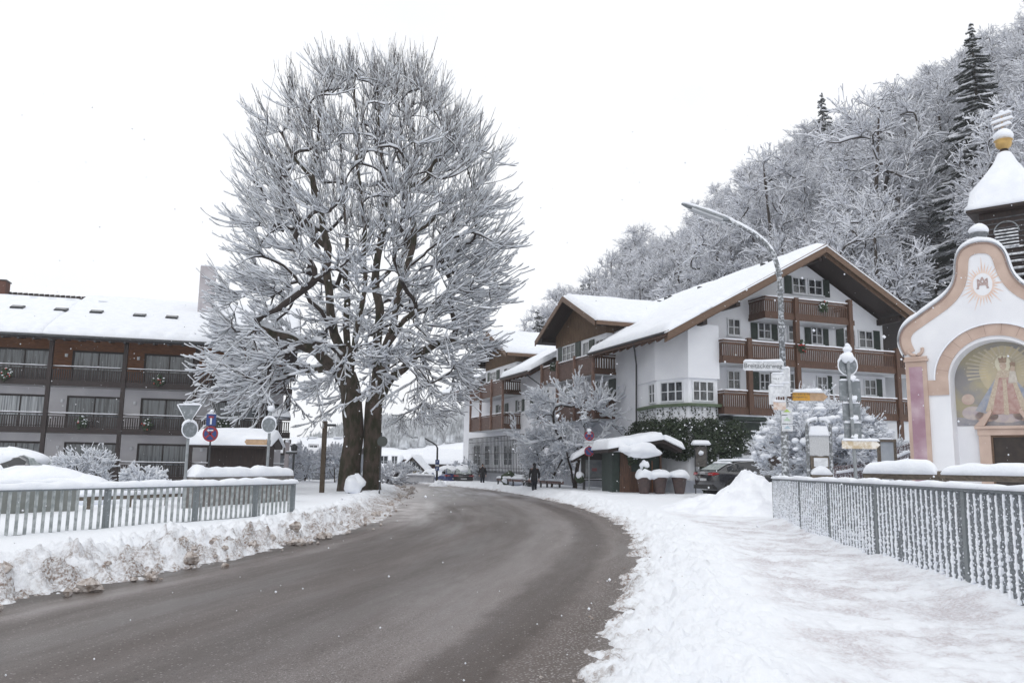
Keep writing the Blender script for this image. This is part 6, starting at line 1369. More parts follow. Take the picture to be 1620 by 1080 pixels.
# ivy on the bay
rngI = np.random.default_rng(8); S = thing('climbing_ivy', 'dark green ivy climbing the corner bay with snow on its leaves', 'ivy', HO, HA)
def ivy():
    poly = np.array(BAY[:4]); quads, snq = [], []; stems = MB()
    segs = [(poly[i], poly[i+1]) for i in range(3)]; Ls = [np.linalg.norm(b_-a_) for a_, b_ in segs]; tot = sum(Ls)
    def onbay(u):
        u = u*tot
        for (a_, b_), l_ in zip(segs, Ls):
            if u <= l_ or (a_ is segs[-1][0]): t_ = u/l_; p_ = a_+(b_-a_)*t_; dd = (b_-a_)/l_; return p_, np.array([-dd[1], dd[0]])*-1, dd
            u -= l_
    def leaf(c, n_, sz):
        r_ = rngI.normal(0, 1, 3)+np.array([n_[0], n_[1], .5])*1.3; r_ /= np.linalg.norm(r_); a_ = np.cross(r_, rngI.normal(0, 1, 3)); a_ /= np.linalg.norm(a_); b_ = np.cross(r_, a_)
        q = [c+a_*sz, c+b_*sz*.7, c-a_*sz, c-b_*sz*.7]; quads.append(q)
        if rngI.random() < .035: snq.append([x*1.0+np.array([0, 0, .02]) for x in q])
    # trailing strands from the ledge
    for k in range(30):
        u = (k+.5)/30+rngI.normal(0, .006); u = min(max(u, .01), 1.0); L_ = rngI.uniform(.8, 1.7); p_, n_, dd = onbay(u); z = 4.85; side = 0
        n_ = n_ if True else -n_
        for j in range(int(L_/.045)):
            side += rngI.normal(0, .012); c = np.array([p_[0]+dd[0]*side, p_[1]+dd[1]*side, z-j*.045]); wd = .015+.10*(j*.045/L_)**2
            for _ in range(rngI.integers(0, 3) if wd < .1 else 2): leaf(c+np.array([n_[0], n_[1], 0])*rngI.uniform(.03, .12)+np.array([dd[0], dd[1], 0])*rngI.normal(0, wd), n_, rngI.uniform(.035, .065))
    # dense mass
    for k in range(24000):
        u = rngI.uniform(-.12, 1.2); z = rngI.uniform(1.8, 4.3); p_, n_, dd = onbay(min(max(u, 0), 1)); p_ = p_+dd*((u-min(max(u, 0), 1))*tot)
        top_ = 4.25-.6*abs(math.sin(u*17))*rngI.random(); bot = 2.0+.35*float(vn(np.array(u*9), np.array(0.), 3))+(0.35 if u < .15 or u > 1.1 else 0)
        if z > top_ or z < bot: continue
        th_ = .55*math.sin(math.pi*min(1, max(0, (z-bot)/(top_-bot)))**.8)**.5; leaf(np.array([p_[0], p_[1], z])+np.array([rngI.normal(0, .14), -abs(rngI.normal(0, .12)), 0])+np.array([n_[0], n_[1], 0])*rngI.uniform(.05, .12+th_*(.6+.6*float(vn(np.array(u*14), np.array(z*4), 5)))), n_, rngI.uniform(.045, .085))
    # hanging trunk mass near the right corner, down to the ground
    for k in range(6500):
        z = rngI.uniform(.1, 2.6); f_ = .30+.26*abs(math.sin(z*1.4)); a_ = rngI.uniform(0, 6.28); r_ = f_*math.sqrt(rngI.random()); leaf(np.array([1.15+.12*math.sin(z*2.)+r_*math.cos(a_)*1.2, -1.55+r_*math.sin(a_)*.8, z]), np.array([0, -1.]), rngI.uniform(.045, .085))
    stems.tube([(1.1, -1.5, 0), (1.2, -1.45, 1.2), (1.15, -1.35, 2.4)], [.10, .07, .05], 8)
    Q = np.array(quads).reshape(-1, 3); mesh_np('leaves', Q, np.arange(len(Q)).reshape(-1, 4), mat('ivy_leaf', (.012, .026, .010), .6, (.035, .056, .020), 3.0, 5, fac=(.45, .7)), S); Q = np.array(snq).reshape(-1, 3); mesh_np('leaf_snow', Q, np.arange(len(Q)).reshape(-1, 4), SNOW, S); stems.build('stem', BARK, S)
ivy()
# ------------------------------------------------------------ street lamp with sign plates
d = 25.6; p = place(1243, 790, d); S = thing('street_lamp', 'tall curved street lamp with snow on its arm carrying street name and hiking plates', 'street lamp', p); P_ = lambda px, py, dd=0.: at(px, py, d+dd)-p
base = P_(1243, 755); pts = [V3(0, 0, -.3), V3(0, 0, base[2]+.2), V3(0, 0, P_(1240, 600)[2]), P_(1234, 450), P_(1231, 425), P_(1224, 402), P_(1212, 386), P_(1195, 371), P_(1172, 358), P_(1150, 347)]
for i in range(3): pts[i][0] = [P_(1244, 770)[0], P_(1243, 755)[0], P_(1239, 600)[0]][i]
x_at = lambda z: float(np.interp(z, [q[2] for q in pts[:5]], [q[0] for q in pts[:5]]))
LP_ = mat('lamp_pole_frosted', (.16, .17, .18), .5, (.62, .65, .69), 13, 6, fac=(.48, .62), metal=.2)
MB().tube(pts[:3], [.115, .115, .10], 14).build('lower_pole', LP_, S, smooth=True); MB().tube(pts[2:], [.10, .085, .08, .075, .07, .065, .06, .055], 12).build('curved_arm', LP_, S, smooth=True)
b = MB(); arm = pts[3:]; arm2 = [q+Z3*.055 for q in resamp(np.array(arm[2:]), 24)]; rs = np.random.default_rng(3); b.tube(arm2, [.055+.025*rs.random() for _ in arm2], 8); b.build('arm_snow', SNOW, S, smooth=True)
h0, h1 = P_(1152, 350), P_(1078, 323); dh = (h1-h0); dh /= np.linalg.norm(dh); nu_ = np.cross(dh, V3(0, 1, 0)); nu_ = nu_ if nu_[2] > 0 else -nu_
b = MB(); n = 10
prof = [(0, .07, .07), (.12, .15, .10), (.5, .17, .11), (.9, .13, .07), (1.0, .05, .03)]; Lh = np.linalg.norm(h1-h0); vs = []
for t_, w_2, hh in prof:
    for k in range(n):
        a = 2*math.pi*k/n; vs.append(h0+dh*Lh*t_+V3(0, 1, 0)*w_2*math.cos(a)+nu_*hh*math.sin(a)*(1 if math.sin(a) > 0 else .35))
b.add(vs, [(i*n+k, i*n+(k+1) % n, (i+1)*n+(k+1) % n, (i+1)*n+k) for i in range(4) for k in range(n)]+[tuple(range(n-1, -1, -1)), tuple(4*n+k for k in range(n))]); lh = b.build('lamp_head', GREYM, S, smooth=True)
MB().obox(h0+dh*Lh*.45-nu_*.05, dh*Lh*.33, V3(0, .13, 0), nu_*.03).build('diffuser', mat('diffuser', (.45, .47, .50), .3), lh); MB().cap(h0+nu_*.09, h1+nu_*.03, .26, .10, 5, .06).build('head_snow', SNOW, lh, smooth=True)
for k in range(3): MB().tube([h0+dh*(.1+.05*k)-nu_*.08, h0+dh*(.1+.05*k)-nu_*.08-Z3*(.22-.05*k)], [.012, .002], 5).build('icicle', mat('ice', (.6, .64, .68), .1), lh)
for py in (434, 463, 520, 603): z_ = P_(1236, py)[2]; MB().lathe((x_at(z_), 0, z_), [(.10, 0), (.13, .02), (.13, .07), (.10, .09)], 12).build('clamp', LP_, S)
SW = mat('sign_white_frosted', (.60, .62, .65), .5, (.82, .84, .87), 9, 5, fac=(.4, .7)); kk = d/FPX; xp = x_at(P_(1240, 580)[2]); Zp = lambda py: P_(1240, py)[2]; Xp = lambda px: P_(px, 600)[0]
o = plate(S, Xp(1175), Xp(1238), Zp(587), Zp(572.5), mat('street_plate', (.50, .52, .55), .5, (.66, .68, .71), 8), snow=.06, y=-.13, tilt=-.0)
MB().tube([V3(a, -.15, b_) for a, b_ in ((Xp(1175), Zp(587)), (Xp(1238), Zp(587)), (Xp(1238), Zp(573)), (Xp(1175), Zp(573)), (Xp(1175), Zp(587)))], .012, 5, False).build('frost_rim', SNOW, o)
text_mesh('street_name', 'Breitackerweg', .205, mat('plate_letters', (.08, .09, .10), .6, (.2, .21, .22), 18), S, ((Xp(1175)+Xp(1236))/2, -.146, (Zp(587)+Zp(572.5))/2-.005), (R(90), 0, 0), .003)
o = plate(S, Xp(1216), Xp(1240), Zp(608), Zp(592), SW, y=-.15, snow=.05, yaw=.12, ox=xp); worn_marks(6, .10, BLACKT, S, (Xp(1227), -.19, Zp(600)), (R(90), 0, R(7)), .002)
o = plate(S, Xp(1211), Xp(1239), Zp(641), Zp(611), SW, y=-.15, snow=.06, yaw=.12, ox=xp); worn_marks(9, .09, BLACKT, S, (Xp(1226), -.19, Zp(617)), (R(90), 0, R(7)), .002)
b = MB()
for k in range(5): b.box(Xp(1219)+k*.075, Xp(1219)+k*.075+.05, -.200, -.192, Zp(633), Zp(628)-.02*(k % 2))
b.build('pictogram_row', mat('picto_dark', (.10, .05, .04), .6), o); o['kind'] = o.get('kind', '') or ''; del o['kind']
plate(S, Xp(1218), Xp(1238), Zp(649), Zp(636), mat('plate_peach', (.58, .42, .33), .6, (.75, .68, .64), 8), y=-.17, snow=.05, yaw=.1, ox=xp)
plate(S, xp, xp+.36, Zp(612), Zp(584), SW, y=-.12, snow=.05, yaw=-1.0, ox=xp); plate(S, xp, xp+.36, Zp(628), Zp(607), SW, y=-.14, snow=.05, yaw=-1.0, ox=xp)
xa, xm, xb = Xp(1251), Xp(1278), Xp(1306); zc_, hz = Zp(627), .13
plate(S, xa, xm, zc_-hz, zc_+hz, YELLOW, y=-.11, snow=0); o = plate(S, xm, xb, zc_-hz, zc_+hz, TAN, y=-.11, pts=[(xm+.001, zc_-hz), (xb-.14, zc_-hz), (xb, zc_), (xb-.14, zc_+hz), (xm+.001, zc_+hz)], snow=0)
MB().cap((xa, -.11, zc_+hz), (xb-.14, -.11, zc_+hz), .09, .12, 3, .05, .3).build('snow_cap', SNOW, o, smooth=True)
worn_marks(12, .085, BLACKT, S, (xa+.26, -.127, zc_+.07), (R(90), 0, 0), .002); worn_marks(10, .085, BLACKT, S, (xa+.24, -.127, zc_-.02), (R(90), 0, 0), .002)
STK = [((.42, .58, .12), 646, 656), ((.45, .58, .45), 658, 670), ((.40, .52, .60), 672, 682)]
for k, (c_, ya, yb2) in enumerate(STK):
    o = plate(S, xp-.14, xp+.20, Zp(yb2), Zp(ya), SW, y=-.14, snow=.02); MB().prism([(xp-.08, -.158, Zp(yb2)+.08), (xp+.14, -.158, Zp(yb2)+.08), (xp+.03, -.158, Zp(ya)-.03)], (0, .004, 0)).build('emblem', mat('sticker_%s' % ('lime', 'green', 'blue')[k], c_, .5), o)
# ------------------------------------------------------------ stack of sign backs
d = 22; p = place(1358, 800, d); S = thing('signpost', 'stack of frosted sign backs topped by a round one with a tall snow cap', 'sign', p, 0, 'roadside sign poles'); kk = d/FPX; Zq = lambda py: zat(1353, py, d)-p[2]; xq = lambda px: (px-1356)*kk
pole(S, Zq(560), .045, lean=(xq(1350), 0)); yv = .075
disc(S, Zq(578), .26, SIGNBACK, y=yv, x=xq(1351), yaw=.0); 
for k, (a_, c_, e_, g2) in enumerate(((1336, 1370, 634, 601), (1340, 1368, 664, 637), (1341, 1368, 693, 668))): plate(S, xq(a_), xq(c_), Zq(e_), Zq(g2), SIGNBACK, y=yv, snow=.04)
for k, (py, r_) in enumerate(((565, .17), (552, .11), (547, .08))): snowball(S, xq(1350)+.01*k, .03, Zq(py), r_, k+3)
for py in (598, 630, 661, 691): MB().lump((xq(1356), .02, Zq(py)), .10, .08, .075, int(py), .25, 10, 8).build('snow_clump', SNOW, S, smooth=True)
zc_ = Zq(703); plate(S, xq(1333), xq(1393), zc_-.11, zc_+.11, mat('arrow_pale', (.52, .42, .28), .6, (.78, .74, .68), 7, fac=(.4, .6)), y=-.07, pts=[(xq(1333), zc_-.11), (xq(1386), zc_-.11), (xq(1393), zc_), (xq(1386), zc_+.11), (xq(1333), zc_+.11)], snow=.06)
# frosted notice board
d = 24; p = place(1300, 800, d); S = thing('notice_board', 'frost covered notice board with arched snow top between two posts', 'notice board', p); Zq = lambda py: zat(1300, py, d)-p[2]; xq = lambda px: (px-1300)*d/FPX
for px in (1281.5, 1318): MB().cyl((xq(px), 0, -.3), (xq(px), 0, Zq(672)), .05, n=10).build('post', LP_, S)
MB().tube([(xq(1281.5)+(xq(1318)-xq(1281.5))*(.5-.5*math.cos(a)), 0, Zq(673)+.14*math.sin(a)) for a in np.linspace(0, math.pi, 12)], .04, 8).build('arch', LP_, S)
MB().tube([(xq(1281.5)+(xq(1318)-xq(1281.5))*(.5-.5*math.cos(a)), 0, Zq(671)+.17*math.sin(a)) for a in np.linspace(.3, math.pi-.3, 12)], .055, 8).build('arch_snow', SNOW, S, smooth=True)
o = MB().box(xq(1284), xq(1315), -.03, .03, Zq(720), Zq(681)).build('panel', mat('frost_panel', (.40, .41, .42), .7, (.62, .63, .65), 60, 5, .3), S); MB().slab([(xq(1283), -.07, Zq(688)), (xq(1316), -.07, Zq(688)), (xq(1316), .07, Zq(688)), (xq(1283), .07, Zq(688))], .24, 10, 6, 3, .1, .05).build('panel_snow', SNOW, o, smooth=True)
MB().box(xq(1285), xq(1314), -.02, .02, Zq(742), Zq(721)).build('lower_panel', GREYWOOD, S); MB().box(xq(1290), xq(1312), -.035, -.022, Zq(738), Zq(724)).build('notice', SW, S)
MB().box(xq(1284), xq(1317), -.12, .12, Zq(757), Zq(750)).build('trough', GREYWOOD, S); MB().cap((xq(1284), -.02, Zq(750)), (xq(1317), -.02, Zq(750)), .3, .2, 2, .06).build('trough_snow', SNOW, S, smooth=True)
# small post light in front of the shrub
# picket fence
p0, p1 = place(1322, 770, 30), place(1384, 760, 31.5); S = thing('picket_fence', 'frosted dark picket fence behind the sign stack', 'fence', p0); q = p1-p0; q[2] = 0; z0 = zat(1322, 741, 30)-p0[2]; z1 = zat(1384, 733, 31.5)-p0[2]; PK = mat('picket_frost', (.12, .085, .09), .8, (.6, .62, .65), 20, 5, fac=(.5, .62)); b = MB(); n = 15
for k in range(n): c_ = q*(k/(n-1)); zz = z0+(z1-z0)*k/(n-1); b.obox(c_+Z3*(zz/2-.1), (.035, 0, 0), (0, .02, 0), Z3*(zz/2+.1)); b.lump(c_+Z3*(zz+.03), .06, .05, .05, k, .1, 6, 5)
b.build('pickets', PK, S); MB().beam(Z3*(z0-.2), q+Z3*(z1-.2), .05, .07).build('rail', PK, S); MB().beam(Z3*.3, q+Z3*.3, .05, .07).build('rail', PK, S); MB().cap(Z3*(z0-.17), q+Z3*(z1-.17), .12, .1, 4).build('rail_snow', SNOW, S, smooth=True)
p0, p1 = place(1418, 745, 30), place(1440, 735, 31.5); S = thing('picket_fence', 'steep piece of frosted picket fence between glass case and chapel', 'fence', p0); q = p1-p0; q[2] = 0; z0 = zat(1418, 712, 30)-p0[2]; b = MB()
for k in range(6): c_ = q*(k/5); zz = z0+.25*k/5; b.obox(c_+Z3*(zz/2-.1), (.035, 0, 0), (0, .02, 0), Z3*(zz/2+.1)); b.lump(c_+Z3*(zz+.03), .06, .05, .05, k, .1, 6, 5)
b.build('pickets', PK, S); MB().beam(Z3*(z0-.3), q+Z3*(z0-.05), .05, .07).build('rail', PK, S); MB().cap(Z3*(z0-.26), q+Z3*(z0-.01), .12, .1, 4).build('rail_snow', SNOW, S, smooth=True)
d = 28; p = place(1404, 760, d); S = thing('display_case', 'grey framed glass display case left of the chapel', 'display case', p); Zq = lambda py: zat(1404, py, d)-p[2]; xq = lambda px: (px-1404)*d/FPX
b = MB(); b.box(xq(1391), xq(1395), -.05, .05, -.2, Zq(695)); b.build('post', GREYWOOD, S); b = MB(); b.box(xq(1416), xq(1420), -.05, .05, -.2, Zq(695)); b.build('post', GREYWOOD, S); MB().box(xq(1391), xq(1420), -.06, .06, Zq(699), Zq(694.5)).build('top_frame', GREYWOOD, S); MB().box(xq(1395), xq(1416), -.02, .02, Zq(729), Zq(699)).build('glass', mat('milky_glass', (.36, .39, .43), .3, (.44, .47, .5), 3), S); MB().cap((xq(1390), 0, Zq(694.5)), (xq(1421), 0, Zq(694.5)), .15, .05, 2).build('snow_cap', SNOW, S, smooth=True)
# terrace bank behind (snow slope under the hotel's right end)
# ------------------------------------------------------------ distant street lamp
d = 66; p = place(691, 768, d); S = thing('street_lamp', 'distant slim street lamp with two blue parking signs at the bend', 'street lamp', p); P_ = lambda px, py: at(px, py, d)-p
MB().tube([V3(0, 0, -.2), P_(691.5, 735), P_(692, 708), P_(690, 704), P_(683, 699), P_(676, 695.5)], [.09, .08, .07, .06, .05, .07], 8).build('pole', IRON, S, smooth=True); MB().obox((P_(676, 695)+P_(673, 693.5))/2, (P_(676, 695)-P_(672, 693))/2, (0, .12, 0), (0, 0, .05)).build('lamp_head', IRON, S)
for k, (y0_, y1_) in enumerate(((727, 734), (738, 744))):
    z0, z1 = P_(692, y1_)[2], P_(692, y0_)[2]; o = plate(S, -.16, .16, z0, z1, BLUE, y=-.1, snow=0); text_mesh('plate_text', 'P', .26, WHITE, S, (0, -.118, (z0+z1)/2), (R(90), 0, 0), .003)
plate(S, -.15, .15, P_(692, 737)[2], P_(692, 734.5)[2], WHITE, y=-.1, snow=0)
p0, p1 = place(643, 766, 68), place(686, 765, 66); wall_('roadside_barrier', 'low frosted barrier wall at the far bend', 'barrier', p0, p1, .72, .2, mat('pale_frost_wall', (.48, .50, .54), .8, (.66, .68, .72), 2), .15, .4, 4, .2)
p = place(691, 770, 62); o = pile('snow_pile', 'small snow mound at the foot of the distant street lamp', 692, 63, .8, .8, .5, 14)
# ------------------------------------------------------------ village houses
def house(name, label, x0, x1, d, z_e, z_r, deep, wallm, roofm, eave=.5, ridge_x=True, rz=0., snow=.4, loc=None):
    """x0,x1 photo columns at depth d; gable or eave to the front"""
    pa, pb = at(x0, 750, d), at(x1, 750, d); w = pb[0]-pa[0]; S = thing(name, label, 'house', ((pa[0]+pb[0])/2, d, .1), rz); hw = w/2
    if ridge_x:
        MB().box(-hw, hw, 0, deep, -.3, z_e).build('wall', wallm, S); yr = deep/2; b = MB()
        b.prism([(-hw-.3, -eave, z_e-.05), (-hw-.3, yr, z_r), (-hw-.3, yr, z_r-.2), (-hw-.3, -eave, z_e-.25)], (w+.6, 0, 0)); b.prism([(-hw-.3, deep+eave, z_e-.05), (-hw-.3, yr, z_r), (-hw-.3, yr, z_r-.2), (-hw-.3, deep+eave, z_e-.25)], (w+.6, 0, 0))
        b.prism([(-hw, .01, z_e), (-hw, deep-.01, z_e), (-hw, yr, z_r-.2)], (w, 0, 0)); r_ = b.build('roof', roofm, S)
        b = MB(); b.slab([(-hw-.4, -eave-.1, z_e-.05), (hw+.4, -eave-.1, z_e-.05), (hw+.4, yr, z_r), (-hw-.4, yr, z_r)], snow, 40, 14, int(x0) % 9, .15, .4); b.slab([(hw+.4, deep+eave, z_e), (-hw-.4, deep+eave, z_e), (-hw-.4, yr, z_r), (hw+.4, yr, z_r)], snow, 20, 8, 4); b.build('roof_snow', SNOW, r_, smooth=True)
    else:
        b = MB(); b.prism([(-hw, 0, -.3), (hw, 0, -.3), (hw, 0, z_e), (0, 0, z_r-.2), (-hw, 0, z_e)], (0, deep, 0)); b.build('wall', wallm, S); sl = (z_r-z_e)/hw; ex_ = hw+eave; b = MB()
        for s_ in (-1, 1): b.prism([(s_*ex_, -.7, z_e-sl*eave), (0, -.7, z_r), (0, -.7, z_r-.2), (s_*ex_, -.7, z_e-sl*eave-.2)], (0, deep+.9, 0))
        r_ = b.build('roof', roofm, S); b = MB()
        for s_ in (-1, 1):
            cs = [(s_*(ex_+.05), deep+.2, z_e-sl*eave), (s_*(ex_+.05), -.75, z_e-sl*eave), (0, -.75, z_r), (0, deep+.2, z_r)]; b.slab(cs if s_ < 0 else [cs[1], cs[0], cs[3], cs[2]], snow, 14, 16, 3, .15, .3)
        b.build('roof_snow', SNOW, r_, smooth=True)
    return S, r_
zz = lambda py, px, d: zat(px, py, d)-.1
GW = mat('house_grey', (.25, .27, .30), .9, (.20, .22, .25), 2); BW = mat('house_beige', (.34, .30, .25), .9, (.26, .23, .19), 2); HW = mat('house_white', (.55, .56, .58), .9)
S, r_ = house('village_house', 'grey house with white framed windows and snowy roof behind the lantern post', 424, 560, 78, zz(716, 490, 78), zz(697, 490, 82), 9, GW, TILE)
xw = lambda px: (px-492)*78/FPX
for px in (463, 494, 528): window(S, (xw(px), -.01, 2.0), rX, nY, 1.0, 1.25, 2, 3, fw=.16)
for px in (476, 518): MB().box(xw(px)-.35, xw(px)+.35, 3.6, 4.4, zz(697, 490, 82)-1.2, zz(693 if px == 476 else 694, px, 82)).build('chimney', mat('chimney_grey', (.30, .31, .33), .9), r_); MB().box(xw(px)-.4, xw(px)+.4, 3.55, 4.45, zz(693, px, 82), zz(693, px, 82)+.18).build('snow_cap', SNOW, r_, smooth=True)
S, r_ = house('village_house', 'brown boarded house with a broad plain snow roof at the far bend', 664, 745, 95, zz(733, 700, 95), zz(714, 700, 100), 10, mat('board_redbrown', (.13, .06, .045), .8, (.085, .04, .03), 3, stretch=(8, 1, 1)), TILE); MB().box((664-704.5)*95/FPX, (745-704.5)*95/FPX, -.08, -.01, -.3, zz(748.5, 700, 95)).build('white_base', HW, S); MB().box((664-704.5)*95/FPX-.2, (682-704.5)*95/FPX, -1.1, -.01, zz(748, 700, 95), zz(742, 700, 95)).build('balcony', DB, S)
S, r_ = house('village_house', 'beige gabled house with a snowy roof left of the brown boarded house', 637, 668, 90, zz(738, 650, 90), zz(722, 650, 90), 11, BW, TILE, ridge_x=False, eave=.9); window(S, (.35, -.01, .9), rX, nY, 1.1, .9, 2, 1); window(S, (-.6, -.01, .6), rX, nY, .7, 1.4, 1, 1, fm=WOOD)
S, r_ = house('village_house', 'snow roofed house with a chimney behind the beige gabled one', 634, 670, 112, zz(727, 650, 112), zz(716, 650, 112), 9, HW, TILE); MB().box(.9, 1.7, 3.5, 4.3, zz(718, 650, 112)-1, zz(711, 650, 112)).build('chimney', IRON, r_)
S, r_ = house('village_house', 'small grey house with white roof seen just right of the trunks', 597, 624, 92, zz(740, 610, 92), zz(723, 610, 92), 9, HW, TILE); window(S, (-.3, -.01, 1.1), rX, nY, 1.0, 1.3, 2, 2); window(S, (.9, -.01, 1.1), rX, nY, .7, 1.3, 2, 2)
S, r_ = house('village_shed', 'dark low shed under snow beside the beige gabled house', 620, 638, 94, zz(747, 628, 94), zz(735, 628, 94), 6, DWOOD, TILE)
# hedge and rough snow on the far verge
for k, (px, d, h, lab) in enumerate(((612, 64, 1.0, 'snowy low hedge right of the dark round sign'), (632, 70, 1.1, 'tangled snowy shrub before the village houses'), (735, 75, 1.0, 'snowy shrub by the far corner of the hotel'))):
    small_tree(61+k, px, 760, d, h+.5, 1.6, 40, lab, cat='shrub', z0=.1, r=.03, stems=4, snow=.07, per=6, ln=.4, name='snowy_shrub')
# ------------------------------------------------------------ chapel
CA = R(-40); CO = V3(13.75, 23, 0); ch = thing('chapel', 'small white baroque chapel with curved pink edged gable, painted niche and wooden turret', 'chapel', CO, CA)
cv = V3(math.cos(CA), math.sin(CA), 0); cu = V3(-math.sin(CA), math.cos(CA), 0)
CW = mat('chapel_plaster', (.80, .81, .84), .9, (.72, .73, .77), .9, 6, .1, 40); PK1 = mat('painted_pink', (.55, .425, .36), .9, (.45, .335, .28), 1.8, 6); PK2 = mat('painted_pink_dark', (.33, .24, .20), .9, (.26, .19, .17), 3); MAUVE = mat('mauve_marbling', (.33, .20, .25), .85, (.50, .38, .43), 1.1, 5, fac=(.4, .62))
cz = lambda z: -.055*max(0, z-2.7)
half = [(0, 8.27), (.2, 8.25), (.40, 8.18), (.56, 8.02), (.64, 7.82), (.68, 7.5), (.74, 7.22), (.88, 6.95), (1.12, 6.71), (1.45, 6.5), (1.85, 6.25), (2.18, 6.05), (2.38, 5.84), (2.46, 5.56), (2.42, 5.28), (2.34, 5.08)]
# smooth
hs_ = np.array(half); tt = np.r_[0, np.cumsum(np.linalg.norm(np.diff(hs_, axis=0), axis=1))]; ts = np.linspace(0, tt[-1], 60)
def cr1(x, y, t):
    o = np.interp(t, x, y); k = np.ones(5)/5; p = np.r_[[o[0]]*2, o, [o[-1]]*2]; q = np.convolve(p, k, 'valid'); q[0] = o[0]; q[-1] = o[-1]; return q
hx_, hz_ = cr1(tt, hs_[:, 0], ts), cr1(tt, hs_[:, 1], ts)
outl = [(-a+cz(z), z) for a, z in zip(hx_[::-1], hz_[::-1])]+[(a+cz(z), z) for a, z in zip(hx_[1:], hz_[1:])]
outer = [(-2.34, -.3)]+outl+[(2.34, -.3)]
AC, AR = 4.25, 1.20; aw = -.08
niche = [(-AR+aw, -.2)]+[(aw+AR*math.cos(a), AC+(AR-.06)*math.sin(a)) for a in np.linspace(math.pi, 0, 28)]+[(AR+aw, -.2)]
bm = bmesh.new(); ed = []
for lp in (outer, niche):
    vs = [bm.verts.new((x, 0, z)) for x, z in lp]; ed += [bm.edges.new((vs[i], vs[(i+1) % len(vs)])) for i in range(len(vs))]
bmesh.ops.triangle_fill(bm, use_beauty=True, use_dissolve=False, edges=ed)
r_ = bmesh.ops.extrude_face_region(bm, geom=bm.faces[:]); bmesh.ops.translate(bm, verts=[g_ for g_ in r_['geom'] if isinstance(g_, bmesh.types.BMVert)], vec=(0, .45, 0)); bmesh.ops.recalc_face_normals(bm, faces=bm.faces[:])
me = bpy.data.meshes.new('gable_wall'); bm.to_mesh(me); me.materials.append(CW); o = bpy.data.objects.new('gable_wall', me); COL.objects.link(o); o.parent = ch
ND = .62
def strip(name, path_in, path_out, y, m, th=.03, par=ch):
    b = MB(); n = len(path_in); vs = []
    for yy in (y-th, y): vs += [(x, yy, z) for x, z in path_in]+[(x, yy, z) for x, z in path_out]
    fs = []
    for i in range(n-1):
        a, c = i, n+i; fs += [(a, a+1, c+1, c), (2*n+a, 2*n+c, 2*n+c+1, 2*n+a+1), (a, 2*n+a, 2*n+a+1, a+1), (c, c+1, 2*n+c+1, 2*n+c)]
    fs += [(0, n, 3*n, 2*n), (n-1, 3*n-1, 4*n-1, 2*n-1)]; b.add(vs, fs); return b.build(name, m, par)
b = MB(); n = len(niche); b.add([(x, .44, z) for x, z in niche]+[(x*1.0+.0, ND+.1, z) for x, z in niche], [(i, i+1, n+i+1, n+i) for i in range(n-1)]); b.build('niche_reveal', CW, ch)
bk = [(x, z) for x, z in niche]; b = MB(); b.prism([(x, ND, z) for x, z in bk], (0, .1, 0)); b.build('niche_wall', CW, ch)
# body and roof
MB().box(-2.2, 2.2, ND+.12, 7.5, -.3, 5.0).build('nave_wall', CW, ch); MB().box(-2.2, -1.5, .44, ND+.115, -.3, 5.0).build('side_wall', CW, ch); MB().box(1.4, 2.2, .44, ND+.115, -.3, 5.0).build('side_wall', CW, ch); b = MB()
for s_ in (-1, 1): b.prism([(s_*2.55, .5, 4.8), (0, .5, 7.1), (0, .5, 6.95), (s_*2.55, .5, 4.65)], (0, 7.4, 0))
b.prism([(-2.2, 7.45, 5), (2.2, 7.45, 5), (0, 7.45, 6.98)], (0, .05, 0)); cr_o = b.build('roof', TILE, ch); b = MB()
for s_ in (-1, 1):
    cs = [(s_*2.6, 7.9, 4.75), (s_*2.6, .47, 4.75), (0, .47, 7.1), (0, 7.9, 7.1)]; b.slab(cs if s_ < 0 else [cs[1], cs[0], cs[3], cs[2]], .3, 24, 14, 3, .2, .25)
b.build('roof_snow', SNOW, cr_o, smooth=True)
# edge band
def offset(path, d):
    P_ = np.array(path); T_ = np.gradient(P_, axis=0); T_ /= np.linalg.norm(T_, axis=1, keepdims=True)+1e-9; return [tuple(p+np.array([t_[1], -t_[0]])*d) for p, t_ in zip(P_, T_)]
strip('edge_line', offset(outl, .02), offset(outl, .065), -.0, PK2, .05); strip('edge_band', offset(outl, .067), offset(outl, .34), -.0, PK1, .028)
b = MB(); cap_ = offset(outl, -.03); hgt = []; vs = []; K = 6
for i, (x, z) in enumerate(cap_):
    s_ = abs(np.gradient(np.array(cap_), axis=0)[i][0]); g2 = np.gradient(np.array(cap_), axis=0)[i]; hz2 = abs(g2[0])/(np.linalg.norm(g2)+1e-9); th = .05+.13*hz2*(.8+.4*float(vn(np.array(i*.31), np.array(0.), 4)))
    for k in range(K): a = math.pi*k/(K-1); vs.append((x, .2-.30*math.cos(a), z-.02+th*math.sin(a)**.6))
n = len(cap_); b.add(vs, [(i*K+k, (i+1)*K+k, (i+1)*K+(k+1) % K, i*K+(k+1) % K) for i in range(n-1) for k in range(K)]); b.build('gable_snow', SNOW, ch, smooth=True)
